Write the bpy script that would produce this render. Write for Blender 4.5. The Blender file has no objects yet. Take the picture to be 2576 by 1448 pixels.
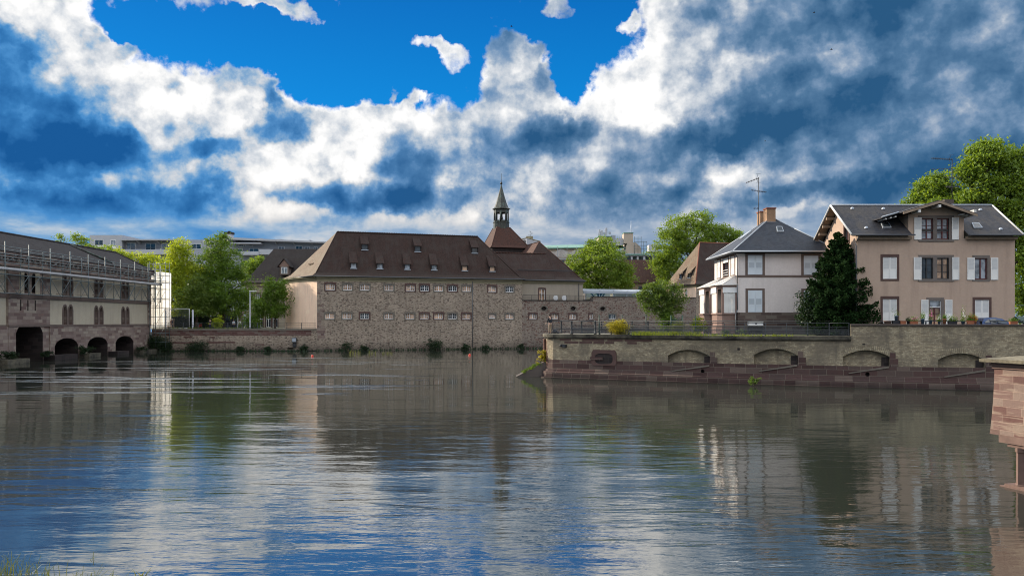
import bpy, bmesh, math, random
import numpy as np
from mathutils import Vector, Matrix
R = math.radians
random.seed(7)
sc = bpy.context.scene
COL = sc.collection
F = 2004.0            # focal length in photo pixels (photo taken as 2576 wide)
CX, HY = 1288.0, 808.0
CAMZ = 5.2

# ------------------------------------------------------------------ camera
cam_d = bpy.data.cameras.new('camera')
cam = bpy.data.objects.new('camera', cam_d)
COL.objects.link(cam)
cam.location = (0, 0, CAMZ)
cam.rotation_euler = (R(90), 0, 0)
cam_d.sensor_fit = 'HORIZONTAL'
cam_d.sensor_width = 36.0
cam_d.lens = 36.0 * F / 2576.0
cam_d.shift_y = (HY - 723.8) / 2576.0
cam_d.clip_start = 0.1
cam_d.clip_end = 6000
sc.camera = cam

# ------------------------------------------------------------------ colour management
sc.render.engine = 'CYCLES'
sc.view_settings.view_transform = 'Standard'
sc.view_settings.look = 'None'
EXPO = 0.6
sc.view_settings.exposure = EXPO
sc.view_settings.gamma = 1.0
sc.cycles.max_bounces = 6
sc.cycles.diffuse_bounces = 3
sc.cycles.glossy_bounces = 3
sc.cycles.transmission_bounces = 4
sc.cycles.transparent_max_bounces = 6
sc.cycles.caustics_reflective = False
sc.cycles.caustics_refractive = False
sc.cycles.sample_clamp_indirect = 3.0
sc.cycles.use_denoising = True
sc.cycles.pixel_filter_type = 'BLACKMAN_HARRIS'
sc.cycles.filter_width = 1.05

SUN_DIR = Vector((-0.90, 0.43, 0)).normalized()
SUN_EL = R(27)
sun_vec = Vector((SUN_DIR.x * math.cos(SUN_EL), SUN_DIR.y * math.cos(SUN_EL), math.sin(SUN_EL)))

# ------------------------------------------------------------------ node helper
class NT:
    def __init__(s, nt):
        s.nt = nt; s.N = nt.nodes; s.L = nt.links
    def n(s, t, **kw):
        nd = s.N.new(t)
        for k, v in kw.items():
            setattr(nd, k, v)
        return nd
    def put(s, sock, v):
        if isinstance(v, bpy.types.NodeSocket): s.L.new(v, sock)
        elif v is not None:
            try: sock.default_value = v
            except Exception: sock.default_value = (v[0], v[1], v[2], 1.0)
    def m(s, op, a, b=None, c=None, clamp=False):
        nd = s.n('ShaderNodeMath', operation=op); nd.use_clamp = clamp
        s.put(nd.inputs[0], a)
        if b is not None: s.put(nd.inputs[1], b)
        if c is not None: s.put(nd.inputs[2], c)
        return nd.outputs[0]
    def v(s, op, a, b=None, c=None, out=0):
        nd = s.n('ShaderNodeVectorMath', operation=op)
        s.put(nd.inputs[0], a)
        if b is not None: s.put(nd.inputs[1], b)
        if c is not None: s.put(nd.inputs[2], c)
        return nd.outputs['Value'] if op in ('LENGTH', 'DOT_PRODUCT', 'DISTANCE') else nd.outputs[0]
    def noise(s, vec, scale, detail=4, rough=.55, dist=0.0, out='Fac', lac=2.0):
        nd = s.n('ShaderNodeTexNoise'); s.put(nd.inputs['Vector'], vec)
        nd.inputs['Scale'].default_value = scale; nd.inputs['Detail'].default_value = detail
        nd.inputs['Roughness'].default_value = rough; nd.inputs['Distortion'].default_value = dist
        nd.inputs['Lacunarity'].default_value = lac
        return nd.outputs[out]
    def vor(s, vec, scale, feature='F1', rnd=1.0, out='Distance', **kw):
        nd = s.n('ShaderNodeTexVoronoi', feature=feature); s.put(nd.inputs['Vector'], vec)
        nd.inputs['Scale'].default_value = scale; nd.inputs['Randomness'].default_value = rnd
        for k, v in kw.items(): nd.inputs[k].default_value = v
        return nd.outputs[out]
    def mr(s, val, a, b, c=0.0, d=1.0, smooth=False):
        nd = s.n('ShaderNodeMapRange', interpolation_type='SMOOTHSTEP' if smooth else 'LINEAR')
        s.put(nd.inputs[0], val)
        for i, q in enumerate((a, b, c, d)): s.put(nd.inputs[i + 1], q)
        return nd.outputs[0]
    def mix(s, f, a, b, mode='MIX'):
        nd = s.n('ShaderNodeMix', data_type='RGBA', blend_type=mode)
        s.put(nd.inputs['Factor'], f); s.put(nd.inputs[6], a); s.put(nd.inputs[7], b)
        return nd.outputs[2]
    def ramp(s, f, stops, interp='LINEAR'):
        nd = s.n('ShaderNodeValToRGB'); nd.color_ramp.interpolation = interp
        s.put(nd.inputs[0], f); e = nd.color_ramp.elements
        while len(e) < len(stops): e.new(0.5)
        for i, (p, c) in enumerate(stops):
            e[i].position = p; e[i].color = (c[0], c[1], c[2], 1.0)
        return nd.outputs[0]
    def mapping(s, vec, scale=(1, 1, 1), loc=(0, 0, 0), rot=(0, 0, 0)):
        nd = s.n('ShaderNodeMapping'); s.put(nd.inputs['Vector'], vec)
        nd.inputs['Scale'].default_value = scale; nd.inputs['Location'].default_value = loc
        nd.inputs['Rotation'].default_value = rot
        return nd.outputs[0]

# ------------------------------------------------------------------ sky
world = bpy.data.worlds.new('World'); sc.world = world; world.use_nodes = True
world.cycles.sampling_method = 'MANUAL'; world.cycles.sample_map_resolution = 256
w = NT(world.node_tree); w.N.clear()
WS = 0.12                                   # background strength
tc = w.n('ShaderNodeTexCoord'); D0 = w.v('NORMALIZE', tc.outputs['Generated'])
skyn = w.n('ShaderNodeTexSky', sky_type='NISHITA'); skyn.sun_disc = False
skyn.sun_elevation = SUN_EL; skyn.sun_rotation = math.atan2(SUN_DIR.x, SUN_DIR.y)
skyn.air_density = 1.0; skyn.dust_density = 0.3; skyn.ozone_density = 3.0
sep = w.n('ShaderNodeSeparateXYZ'); w.put(sep.inputs[0], D0); DZ = sep.outputs[2]; DY = sep.outputs[1]
def dirv(x, y):
    return Vector(((x - CX) / F, 1.0, (HY - y) / F)).normalized()
# billowing offsets, so the edge of every cloud bank breaks up
wn = w.noise(D0, 9.0, 5, .62, out='Color')
warp1 = w.v('MULTIPLY', w.v('SUBTRACT', wn, (.5, .5, .5)), (.085, .05, .060))
wn2 = w.noise(D0, 34.0, 4, .6, out='Color')
warp2 = w.v('MULTIPLY', w.v('SUBTRACT', wn2, (.5, .5, .5)), (.034, .02, .030))
DW = w.v('ADD', w.v('ADD', D0, warp1), warp2)
def blobs(lst, start=0.0):
    acc = start
    for b in lst:
        x, y, rx, ry, amp = b[:5]
        c = dirv(x, y); sx = F / rx * 1.0; sz = F / ry * 1.0
        if len(b) > 5: amp *= 1.0
        e = w.v('MULTIPLY_ADD', DW, (sx, sx, sz), (-c.x * sx, -c.y * sx, -c.z * sz))
        r2 = w.v('DOT_PRODUCT', e, e)
        g = w.m('POWER', 0.5, w.m('MULTIPLY', r2, r2))
        acc = w.m('MULTIPLY_ADD', g, amp, acc)
    return acc
COVER = [(20, 20, 125, 85, 1.1), (75, 120, 45, 50, .8), (0, 370, 200, 270, 1.2), (150, 240, 60, 80, .8), (300, 310, 170, 130, 1.1),
         (560, 320, 150, 110, 1.0), (628, 235, 55, 55, .9), (480, 440, 420, 140, 1.2), (900, 430, 330, 125, 1.2), (1200, 420, 250, 150, 1.0),
         (1285, 165, 72, 78, 1.25), (1350, 200, 55, 85, .95), (1310, 300, 100, 80, 1.0), (1010, 345, 260, 55, .8),
         (1590, 300, 115, 115, 1.1), (1740, 240, 90, 100, 1.1), (1775, 10, 125, 105, 1.2), (2250, 180, 480, 330, 1.3), (1650, 470, 520, 150, 1.3),
         (675, 8, 75, 15, .72), (765, 42, 50, 14, .68), (1055, 105, 50, 19, .72), (1125, 137, 42, 30, .74),
         (1038, 248, 24, 34, .66), (985, 237, 18, 18, .62), (210, 88, 36, 24, .68), (235, 115, 70, 18, .70), (1398, 12, 36, 20, .58),
         (1580, 55, 20, 18, .55), (1650, 125, 18, 30, .58),
         (1455, 200, 34, 45, -.6), (2576, -300, 500, 250, .8), (200, -230, 700, 120, .9), (1700, -190, 500, 110, .9)]  # final pair lies above the frame: unseen cloud added to whiten the water
THICK = [(10, 128, 85, 42, .9), (60, 320, 160, 90, .85), (40, 430, 190, 90, .55), (225, 350, 80, 55, .6), (320, 390, 46, 42, .75), (400, 300, 60, 30, .4),
         (440, 225, 30, 15, .5), (550, 372, 60, 24, .6), (705, 325, 62, 38, .9), (672, 262, 22, 38, .7), (330, 490, 250, 38, .75), (60, 535, 290, 40, .75),
         (520, 455, 60, 22, .3), (870, 505, 160, 34, .75), (790, 470, 60, 45, .45), (1045, 440, 70, 65, .5), (1070, 510, 130, 40, .7),
         (1400, 345, 85, 42, .95), (1275, 390, 80, 80, .5), (1395, 208, 48, 40, .7), (1345, 180, 40, 50, .22), (1290, 150, 60, 60, -.35), (560, 260, 120, 70, -.3), (300, 230, 140, 70, -.25), (1600, 270, 110, 90, -.3), (1770, 150, 120, 130, -.3), (1000, 330, 200, 50, -.2), (640, 420, 90, 50, -.2),
         (1540, 400, 150, 80, .55), (1500, 510, 200, 45, .45), (1790, 345, 140, 38, .75), (2020, 55, 260, 75, .65), (2330, 210, 420, 260, .75),
         (1850, 490, 260, 26, .5), (2350, 470, 340, 60, .6), (1700, 545, 180, 18, .4), (1960, 260, 110, 80, .3), (2050, 320, 300, 60, .25),
         (2177, 172, 110, 30, -.25), (2070, 432, 80, 16, -.4), (2010, 530, 90, 16, -.4),
         (1810, 425, 50, 34, -.3), (1600, 490, 60, 22, -.2)]
cov = blobs(COVER)
thk = blobs(THICK)
fb = w.noise(D0, 7.0, 9, .56)
fbm = w.m('SUBTRACT', fb, 0.5)
fd = w.noise(w.v('ADD', D0, (-.013, 0, .016)), 7.0, 9, .56)      # the same noise a little towards the sun, for relief
relief = w.m('SUBTRACT', fd, fb)
fbm2 = w.m('SUBTRACT', w.noise(w.v('MULTIPLY', DW, (1, 1, 1.7)), 11.0, 7, .54), 0.5)
# unseen broken cloud behind and above, added bright to light the facades and water
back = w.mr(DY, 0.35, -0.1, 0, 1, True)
high = w.mr(DZ, 0.385, 0.50, 0, 1, True)
gen = w.noise(w.v('MULTIPLY', D0, (1, 1, 1.8)), 2.6, 6, .55)
gen_cov = w.mr(w.m('MULTIPLY_ADD', high, .10, gen), 0.36, 0.56, 0, 1.1, True)
other = w.m('MAXIMUM', back, high)
band = w.mr(DZ, 0.10, 0.145, 1.0, 0.0, True)
dens = w.m('ADD', cov, band)
dens = w.m('ADD', w.m('MULTIPLY', dens, w.m('SUBTRACT', 1.0, other)), w.m('MULTIPLY', gen_cov, other))
dens2 = w.m('MULTIPLY_ADD', w.m('SUBTRACT', w.noise(D0, 46.0, 5, .62), .5), .95, w.m('MULTIPLY_ADD', fbm, 1.2, dens))
alpha = w.mr(dens2, 0.36, 0.76, 0, 1, True)
body = w.mr(dens2, 0.55, 1.6, 0, .12, False)
t = w.m('MULTIPLY', w.m('ADD', thk, body), w.m('SUBTRACT', 1.0, w.m('MULTIPLY', other, .8)))
puff = w.vor(w.v('ADD', DW, w.v('MULTIPLY', D0, (0, 0, .25))), 17.0, 'SMOOTH_F1', Smoothness=.6, Detail=2.0, Roughness=.5)
t = w.m('MULTIPLY_ADD', fbm2, 1.8, t)
t = w.m('MULTIPLY_ADD', relief, 5.2, t)
t = w.m('MULTIPLY_ADD', w.m('SUBTRACT', puff, .42), .75, t)
edge = w.mr(dens2, .9, .45, 0, .35)
t = w.m('SUBTRACT', w.m('SUBTRACT', t, edge), .13)
lowf = w.mr(DZ, 0.142, 0.10, 0, 1, True)
n3 = w.noise(w.v('MULTIPLY', D0, (1, 1, 3.5)), 9.0, 7, .6)
low_t = w.mr(n3, 0.30, 0.68, .28, .95)
t = w.m('ADD', w.m('MULTIPLY', t, w.m('SUBTRACT', 1.0, w.m('MULTIPLY', lowf, .97))), w.m('MULTIPLY', low_t, lowf))
ccol = w.ramp(w.mr(t, -0.25, 1.75, 0, 1), [(0.0, (.98, .97, .96)), (.12, (.86, .865, .87)), (.20, (.72, .75, .79)), (.31, (.53, .59, .67)), (.42, (.32, .41, .54)), (.54, (.18, .29, .45)), (.70, (.085, .19, .34)), (1.0, (.024, .10, .225))])
# to the left the thick cloud is bluer, to the right greyer
side = w.mr(sep.outputs[0], -0.45, 0.15, 0, 1, True)
ccol = w.mix(w.m('MULTIPLY', w.m('SUBTRACT', 1.0, side), w.mr(t, .3, .9, 0, .75)), ccol, w.v('MULTIPLY', ccol, (.26, 1.02, 1.55)))
warmlow = w.m('MULTIPLY', w.mr(DZ, 0.20, 0.09, 0, .8, True), w.mr(t, .15, .6, 1, 0))
ccol = w.mix(warmlow, ccol, w.mix(.5, ccol, (.72, .66, .60)))
blue = w.v('MULTIPLY', skyn.outputs[0], (.10 * WS, .62 * WS, 1.15 * WS))
blue = w.mix(.75, blue, w.ramp(w.mr(DZ, 0.1, 0.42), [(0, (.02, .42, .95)), (.5, (.001, .25, .70)), (1, (.0005, .12, .47))]))
# both clouds and blue are given as displayed radiance; divide by the strength
toS = 1.0 / WS / 2 ** EXPO
ccol = w.mix(w.m('MULTIPLY', other, w.m('SUBTRACT', 1.0, high)), ccol, w.v('MULTIPLY', ccol, (1.04, .95, .85)))  # unseen rear cloud tinted to warm the shaded facades
cloudS = w.v('SCALE', ccol); w.put(cloudS.node.inputs['Scale'], w.m('MULTIPLY_ADD', w.m('MULTIPLY', high, w.mr(DZ, .85, .6, .1, 1)), toS * 2.0, w.m('MULTIPLY_ADD', back, toS * .65, w.mr(t, -.3, .30, toS * 1.12, toS))))  # unseen rear and overhead cloud boosted as added fill light
blueS = w.v('MULTIPLY', blue, (toS, toS, toS))
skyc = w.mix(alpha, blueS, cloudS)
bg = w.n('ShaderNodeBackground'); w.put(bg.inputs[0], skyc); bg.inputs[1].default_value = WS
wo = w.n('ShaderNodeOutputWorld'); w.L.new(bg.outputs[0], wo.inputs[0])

# ------------------------------------------------------------------ sun
sd = bpy.data.lights.new('sun', 'SUN'); sd.energy = 5.0; sd.angle = R(0.5); sd.color = (1.0, .86, .68)
so = bpy.data.objects.new('sun', sd); COL.objects.link(so)
so.rotation_euler = (-sun_vec).to_track_quat('-Z', 'Y').to_euler(); so.location = (-60, 30, 80)

# ================================================================== helpers
def tag(o, label=None, cat=None, group=None, kind=None):
    if label: o['label'] = label
    if cat: o['category'] = cat
    if group: o['group'] = group
    if kind: o['kind'] = kind
    return o
ORIG = {}
def thing(name, label, cat, loc=(0, 0, 0), group=None):
    o = bpy.data.objects.new(name, None); COL.objects.link(o)
    o.location = loc; o.empty_display_size = .3
    ORIG[o.name] = Vector(loc)
    return tag(o, label, cat, group)
def at(x, y, Y):
    return Vector(((x - CX) / F * Y, Y, CAMZ - (y - HY) / F * Y))
def wx(x, Y): return (x - CX) / F * Y
def wz(y, Y): return CAMZ - (y - HY) / F * Y

class MB:
    """collects faces, then links them as one mesh object"""
    def __init__(s): s.v = []; s.f = []; s.uv = []; s.mi = []; s.sm = []
    def face(s, pts, uv=None, mi=0, sm=False):
        pts = [Vector(p) for p in pts]
        i = len(s.v); s.v += pts; s.f.append(list(range(i, i + len(pts))))
        if uv is None:
            n = Vector((0, 0, 0))
            for a in range(1, len(pts) - 1): n += (pts[a] - pts[0]).cross(pts[a + 1] - pts[0])
            if n.length < 1e-9: n = Vector((0, 0, 1))
            n.normalize()
            if abs(n.z) > .97: uv = [(p.x, p.y) for p in pts]
            else:
                t = Vector((0, 0, 1)).cross(n).normalized(); b = n.cross(t)
                uv = [(p.dot(t), p.dot(b)) for p in pts]
        s.uv += uv; s.mi.append(mi); s.sm.append(sm)
    def box(s, x0, y0, z0, x1, y1, z1, mi=0):
        f = lambda u, z, d: Vector((u, y0 + d, z))
        s.fbox(f, x0, x1, z0, z1, 0, y1 - y0, mi)
    def fbox(s, P, u0, u1, z0, z1, d0, d1, mi=0):
        c = [P(u, z, d) for u in (u0, u1) for z in (z0, z1) for d in (d0, d1)]
        q = [(0, 1, 3, 2), (4, 6, 7, 5), (0, 4, 5, 1), (2, 3, 7, 6), (0, 2, 6, 4), (1, 5, 7, 3)]
        cen = sum(c, Vector()) / 8
        for a in q:
            p = [c[i] for i in a]
            n = (p[1] - p[0]).cross(p[2] - p[0])
            if n.dot(p[0] - cen) < 0: p.reverse()
            s.face(p, mi=mi)
    def tube(s, p0, p1, r0, r1=None, n=6, caps=True, mi=0):
        p0 = Vector(p0); p1 = Vector(p1); r1 = r0 if r1 is None else r1
        d = (p1 - p0)
        if d.length < 1e-6: return
        d.normalize()
        a = d.cross(Vector((0, 0, 1)) if abs(d.z) < .9 else Vector((1, 0, 0))).normalized(); b = d.cross(a)
        A = [p0 + (a * math.cos(t) + b * math.sin(t)) * r0 for t in [2 * math.pi * i / n for i in range(n)]]
        B = [p1 + (a * math.cos(t) + b * math.sin(t)) * r1 for t in [2 * math.pi * i / n for i in range(n)]]
        L = (p1 - p0).length; pr = 2 * math.pi * max(r0, r1)
        for i in range(n):
            j = (i + 1) % n
            s.face([A[j], A[i], B[i], B[j]], [(pr * (i + 1) / n, 0), (pr * i / n, 0), (pr * i / n, L), (pr * (i + 1) / n, L)], mi, True)
        if caps:
            if r0 > 1e-4: s.face(A, mi=mi)
            if r1 > 1e-4: s.face(B[::-1], mi=mi)
    def path(s, pts, rads, n=7):
        for i in range(len(pts) - 1): s.tube(pts[i], pts[i + 1], rads[i], rads[i + 1], n)
    def lathe(s, c, prof, n=16, rot=0.0, sm=True, mi=0, sq=None):
        c = Vector(c)
        for k in range(len(prof) - 1):
            (r0, z0), (r1, z1) = prof[k], prof[k + 1]
            for i in range(n):
                a0 = rot + 2 * math.pi * i / n; a1 = rot + 2 * math.pi * (i + 1) / n
                p = [c + Vector((r0 * math.cos(a0), r0 * math.sin(a0), z0)), c + Vector((r0 * math.cos(a1), r0 * math.sin(a1), z0)),
                     c + Vector((r1 * math.cos(a1), r1 * math.sin(a1), z1)), c + Vector((r1 * math.cos(a0), r1 * math.sin(a0), z1))]
                if r0 < 1e-4: p = [p[0], p[2], p[3]]
                elif r1 < 1e-4: p = p[:3]
                s.face(p, mi=mi, sm=sm)
    def prism(s, pts, ext, mi=0):
        """closed outline pts extruded by vector ext"""
        pts = [Vector(p) for p in pts]; ext = Vector(ext); q = [p + ext for p in pts]
        n = Vector((0, 0, 0))
        for a in range(1, len(pts) - 1): n += (pts[a] - pts[0]).cross(pts[a + 1] - pts[0])
        if n.dot(ext) > 0: pts.reverse(); q.reverse()
        s.face(pts, mi=mi); s.face(q[::-1], mi=mi)
        m_ = len(pts)
        for i in range(m_):
            j = (i + 1) % m_
            s.face([pts[j], pts[i], q[i], q[j]], mi=mi)
    def ring(s, P, outer, inner, d0, d1, mi=0):
        """frame between two outlines with the same number of (u, z) points"""
        n = len(outer)
        for i in range(n):
            j = (i + 1) % n
            o0, o1, i0, i1 = outer[i], outer[j], inner[i], inner[j]
            s.face([P(*o0, d1), P(*o1, d1), P(*i1, d1), P(*i0, d1)], mi=mi)
            s.face([P(*o1, d0), P(*o1, d1), P(*o0, d1), P(*o0, d0)], mi=mi)
            s.face([P(*i0, d0), P(*i0, d1), P(*i1, d1), P(*i1, d0)], mi=mi)
    def split(s, name, mats, parent=None):
        """one object for every separate piece"""
        key = [(round(p.x, 3), round(p.y, 3), round(p.z, 3)) for p in s.v]
        par = {}
        def find(a):
            while par.setdefault(a, a) != a: par[a] = par[par[a]]; a = par[a]
            return a
        for f in s.f:
            for i in f[1:]: par[find(key[i])] = find(key[f[0]])
        groups = {}; ui = 0
        for k, f in enumerate(s.f):
            g = groups.setdefault(find(key[f[0]]), MB())
            g.face([s.v[i] for i in f], s.uv[ui:ui + len(f)], s.mi[k], s.sm[k]); ui += len(f)
        return [g.build(name, mats, parent) for g in groups.values()]
    def build(s, name, mats, parent=None, sm=None, **tags):
        me = bpy.data.meshes.new(name)
        o = bpy.data.objects.new(name, me); COL.objects.link(o)
        off = Vector((0, 0, 0))
        if parent is not None:
            o.parent = parent; off = ORIG[parent.name]
        ORIG[o.name] = off
        me.from_pydata([tuple(p - off) for p in s.v], [], s.f)
        ul = me.uv_layers.new(name='UVMap')
        ul.data.foreach_set('uv', [c for t_ in s.uv for c in t_])
        if not isinstance(mats, (list, tuple)): mats = [mats]
        for m_ in mats: me.materials.append(m_)
        me.polygons.foreach_set('material_index', s.mi)
        me.polygons.foreach_set('use_smooth', s.sm)
        me.update()
        if any(s.sm):
            bm = bmesh.new(); bm.from_mesh(me); bmesh.ops.remove_doubles(bm, verts=bm.verts, dist=1e-4); bm.to_mesh(me); bm.free()
        return tag(o, tags.get('label'), tags.get('cat'), tags.get('group'), tags.get('kind'))

def clone(o, delta, parent=None, **tags):
    """a copy of one part (and its sub-parts), moved by delta"""
    c = o.copy(); COL.objects.link(c)
    c.parent = parent or o.parent
    c.location = o.location + Vector(delta); ORIG[c.name] = ORIG.get(o.name, Vector())
    for ch in [x for x in o.children]:
        d = ch.copy(); COL.objects.link(d); d.parent = c
    tag(c, tags.get('label'), tags.get('cat'), tags.get('group'))
    return c
def dup(root, loc, rz=None, label=None, scale=None):
    kids = [x for x in root.children]
    r = root.copy(); COL.objects.link(r); r.location = loc
    if rz is not None: r.rotation_euler = (0, 0, rz)
    if scale: r.scale = (scale,) * 3 if not isinstance(scale, tuple) else scale
    if label: r['label'] = label
    ORIG[r.name] = Vector(loc)
    for ch in kids:
        c = ch.copy(); COL.objects.link(c); c.parent = r
        for g in ch.children:
            d = g.copy(); COL.objects.link(d); d.parent = c
    return r

def plane_frame(O, U, N):
    """local (u, z, d) -> world; d points outwards along N"""
    O = Vector(O); U = Vector(U).normalized(); N = Vector(N).normalized()
    return lambda u, z, d=0.0: Vector((O.x + U.x * u + N.x * d, O.y + U.y * u + N.y * d, z))

def arch(u0, u1, zs, zt, k=10):
    """top outline of an arch, springing zs, crown zt"""
    return [(u0 + (u1 - u0) * i / k, zs + (zt - zs) * math.sin(math.pi * i / k) ** .75) for i in range(k + 1)]

def holed_wall(P, u0, u1, z0, z1, holes, mb, reveal=None, backs=None, du=None, ztop=None):
    """front skin with real recesses.  hole = dict(u0,u1,zb,zt,depth[,k]); zb, zt numbers or functions of u"""
    cuts = {round(u0, 5), round(u1, 5)}
    for h in holes:
        k = h.get('k', 1)
        for i in range(k + 1): cuts.add(round(h['u0'] + (h['u1'] - h['u0']) * i / k, 5))
    if du:
        n = max(1, int((u1 - u0) / du))
        for i in range(1, n): cuts.add(round(u0 + (u1 - u0) * i / n, 5))
    cuts = sorted({min(max(c, u0), u1) for c in cuts if u0 - 1e-3 <= c <= u1 + 1e-3})
    ev = lambda f, u: f(u) if callable(f) else f
    reveal = reveal or mb
    def q(m_, a, b, d):   # a=(u,zlo,zhi) b=...
        (ua, l0, h0), (ub, l1, h1) = a, b
        if h0 - l0 < 1e-5 and h1 - l1 < 1e-5: return
        m_.face([P(ua, l0, d), P(ub, l1, d), P(ub, h1, d), P(ua, h0, d)], [(ua, l0), (ub, l1), (ub, h1), (ua, h0)])
    for a, b in zip(cuts[:-1], cuts[1:]):
        if b - a < 1e-4: continue
        mid = (a + b) / 2
        hs = sorted([h for h in holes if h['u0'] < mid < h['u1']], key=lambda h: ev(h['zb'], mid))
        la = lb = z0
        for h in hs:
            ba, bb, ta, tb = ev(h['zb'], a), ev(h['zb'], b), ev(h['zt'], a), ev(h['zt'], b)
            q(mb, (a, la, ba), (b, lb, bb), 0)
            d = -h['depth']
            rv = h.get('reveal', reveal)
            rv.face([P(a, ta, 0), P(b, tb, 0), P(b, tb, d), P(a, ta, d)])
            if not h.get('nosill'): rv.face([P(a, ba, d), P(b, bb, d), P(b, bb, 0), P(a, ba, 0)])
            bk = h.get('back', backs)
            if bk is not None: q(bk, (a, ba, ta), (b, bb, tb), d)
            if abs(a - h['u0']) < 1e-4 and ta - ba > 1e-4: rv.face([P(a, ba, d), P(a, ba, 0), P(a, ta, 0), P(a, ta, d)])
            if abs(b - h['u1']) < 1e-4 and tb - bb > 1e-4: rv.face([P(b, bb, 0), P(b, bb, d), P(b, tb, d), P(b, tb, 0)])
            la, lb = ta, tb
        zt_ = ev(ztop, a) if ztop else z1; zt2 = ev(ztop, b) if ztop else z1
        q(mb, (a, la, zt_), (b, lb, zt2), 0)

def hip_roof(mb, c, r, flare=(.14, .07), thick=.12, wallz=None):
    """c: four eave corners (front-left, front-right, back-right, back-left); r: two ridge ends"""
    c = [Vector(p) for p in c]; r = [Vector(p) for p in r]
    rr = [r[0], r[1], r[1], r[0]]
    m_ = []
    for p, q in zip(c, rr):
        v = p.lerp(q, flare[0]); v.z = p.z + (q.z - p.z) * flare[1]; m_.append(v)
    for i in range(4):
        j = (i + 1) % 4
        mb.face([c[i], c[j], m_[j], m_[i]])
        p = [m_[i], m_[j], rr[j], rr[i]]
        if (rr[j] - rr[i]).length < 1e-4: p = p[:3]
        mb.face(p)
    lo = [p - Vector((0, 0, thick)) for p in c]
    for i in range(4):
        j = (i + 1) % 4; mb.face([lo[i], lo[j], c[j], c[i]])
    mb.face(lo[::-1])

# ================================================================== materials
MATS = {}
def mat(name, fn=None, color=(.5, .5, .5), rough=.8, spec=.3, metal=0.0, noise=.0, nscale=3.0, bump=0.0):
    if name in MATS: return MATS[name]
    m_ = bpy.data.materials.new(name); m_.use_nodes = True
    k = NT(m_.node_tree); b = k.N['Principled BSDF']
    b.inputs['Roughness'].default_value = rough; b.inputs['Specular IOR Level'].default_value = spec
    b.inputs['Metallic'].default_value = metal
    b.inputs['Base Color'].default_value = (*color, 1)
    if fn: fn(k, b)
    elif noise:
        g = k.n('ShaderNodeNewGeometry').outputs['Position']
        n1 = k.noise(g, nscale, 5, .6); n2 = k.noise(g, nscale * .17, 3, .6)
        f = k.m('MULTIPLY_ADD', k.m('ADD', k.m('SUBTRACT', n1, .5), k.m('SUBTRACT', n2, .5)), noise * 2, 1.0)
        c = k.v('SCALE', color); k.put(c.node.inputs['Scale'], f); k.put(b.inputs['Base Color'], c)
        if bump:
            bp = k.n('ShaderNodeBump'); bp.inputs['Strength'].default_value = bump; bp.inputs['Distance'].default_value = .02
            k.put(bp.inputs['Height'], n1); k.L.new(bp.outputs[0], b.inputs['Normal'])
    MATS[name] = m_
    return m_
def sc_col(k, col, f):
    c = k.v('SCALE', col); k.put(c.node.inputs['Scale'], f); return c
def bumpn(k, b, h, strength=.5, dist=.03):
    bp = k.n('ShaderNodeBump'); bp.inputs['Strength'].default_value = strength; bp.inputs['Distance'].default_value = dist
    k.put(bp.inputs['Height'], h); k.L.new(bp.outputs[0], b.inputs['Normal'])
def uvn(k): return k.n('ShaderNodeUVMap').outputs[0]
def pos(k): return k.n('ShaderNodeNewGeometry').outputs['Position']
def streaks(k, uv, sx=2.2, sy=.12):
    return k.noise(k.mapping(uv, (sx, sy, 1)), 1.0, 5, .65)

def rubble(mortar, stones, dens=1.0, sx=1.9, sy=5.0, mort=.25):
    def fn(k, b):
        uv = uvn(k)
        wob = k.v('SCALE', k.v('SUBTRACT', k.noise(uv, 2.2, 3, out='Color'), (.5, .5, .5))); wob.node.inputs['Scale'].default_value = .35
        q = k.mapping(k.v('ADD', uv, wob), (sx, sy, 1))
        vd = k.vor(q, 1.0, 'F1'); vc = k.vor(q, 1.0, 'F1', out='Color')
        sp = k.n('ShaderNodeSeparateColor'); k.put(sp.inputs[0], vc)
        st = k.ramp(sp.outputs[0], stones)
        big = k.noise(uv, .35, 4, .6); gaps = k.noise(uv, 1.4, 4, .7)
        thr = k.m('MULTIPLY_ADD', sp.outputs[1], .55, k.m('MULTIPLY_ADD', gaps, .8, -.42 + (1 - dens) * -.3))
        mask = k.mr(k.m('SUBTRACT', thr, vd), -.08, .12, 0, 1, True)
        fine = k.noise(uv, 9, 4, .7)
        mcol = sc_col(k, mortar, k.m('MULTIPLY_ADD', k.m('ADD', big, fine), .7, .3))
        c = k.mix(mask, mcol, sc_col(k, st, k.m('MULTIPLY_ADD', fine, .8, .6)))
        sz = k.n('ShaderNodeSeparateXYZ'); k.put(sz.inputs[0], pos(k))
        damp = k.mr(k.m('ADD', sz.outputs[2], k.m('MULTIPLY', k.noise(uv, .8, 4), 1.6)), .6, 2.6, .35, 1)
        st2 = k.mr(streaks(k, uv), .35, .6, .82, 1.05)
        k.put(b.inputs['Base Color'], sc_col(k, c, k.m('MULTIPLY', damp, st2)))
        bumpn(k, b, k.m('MULTIPLY_ADD', mask, .6, fine), .6, .05)
    return fn

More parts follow.
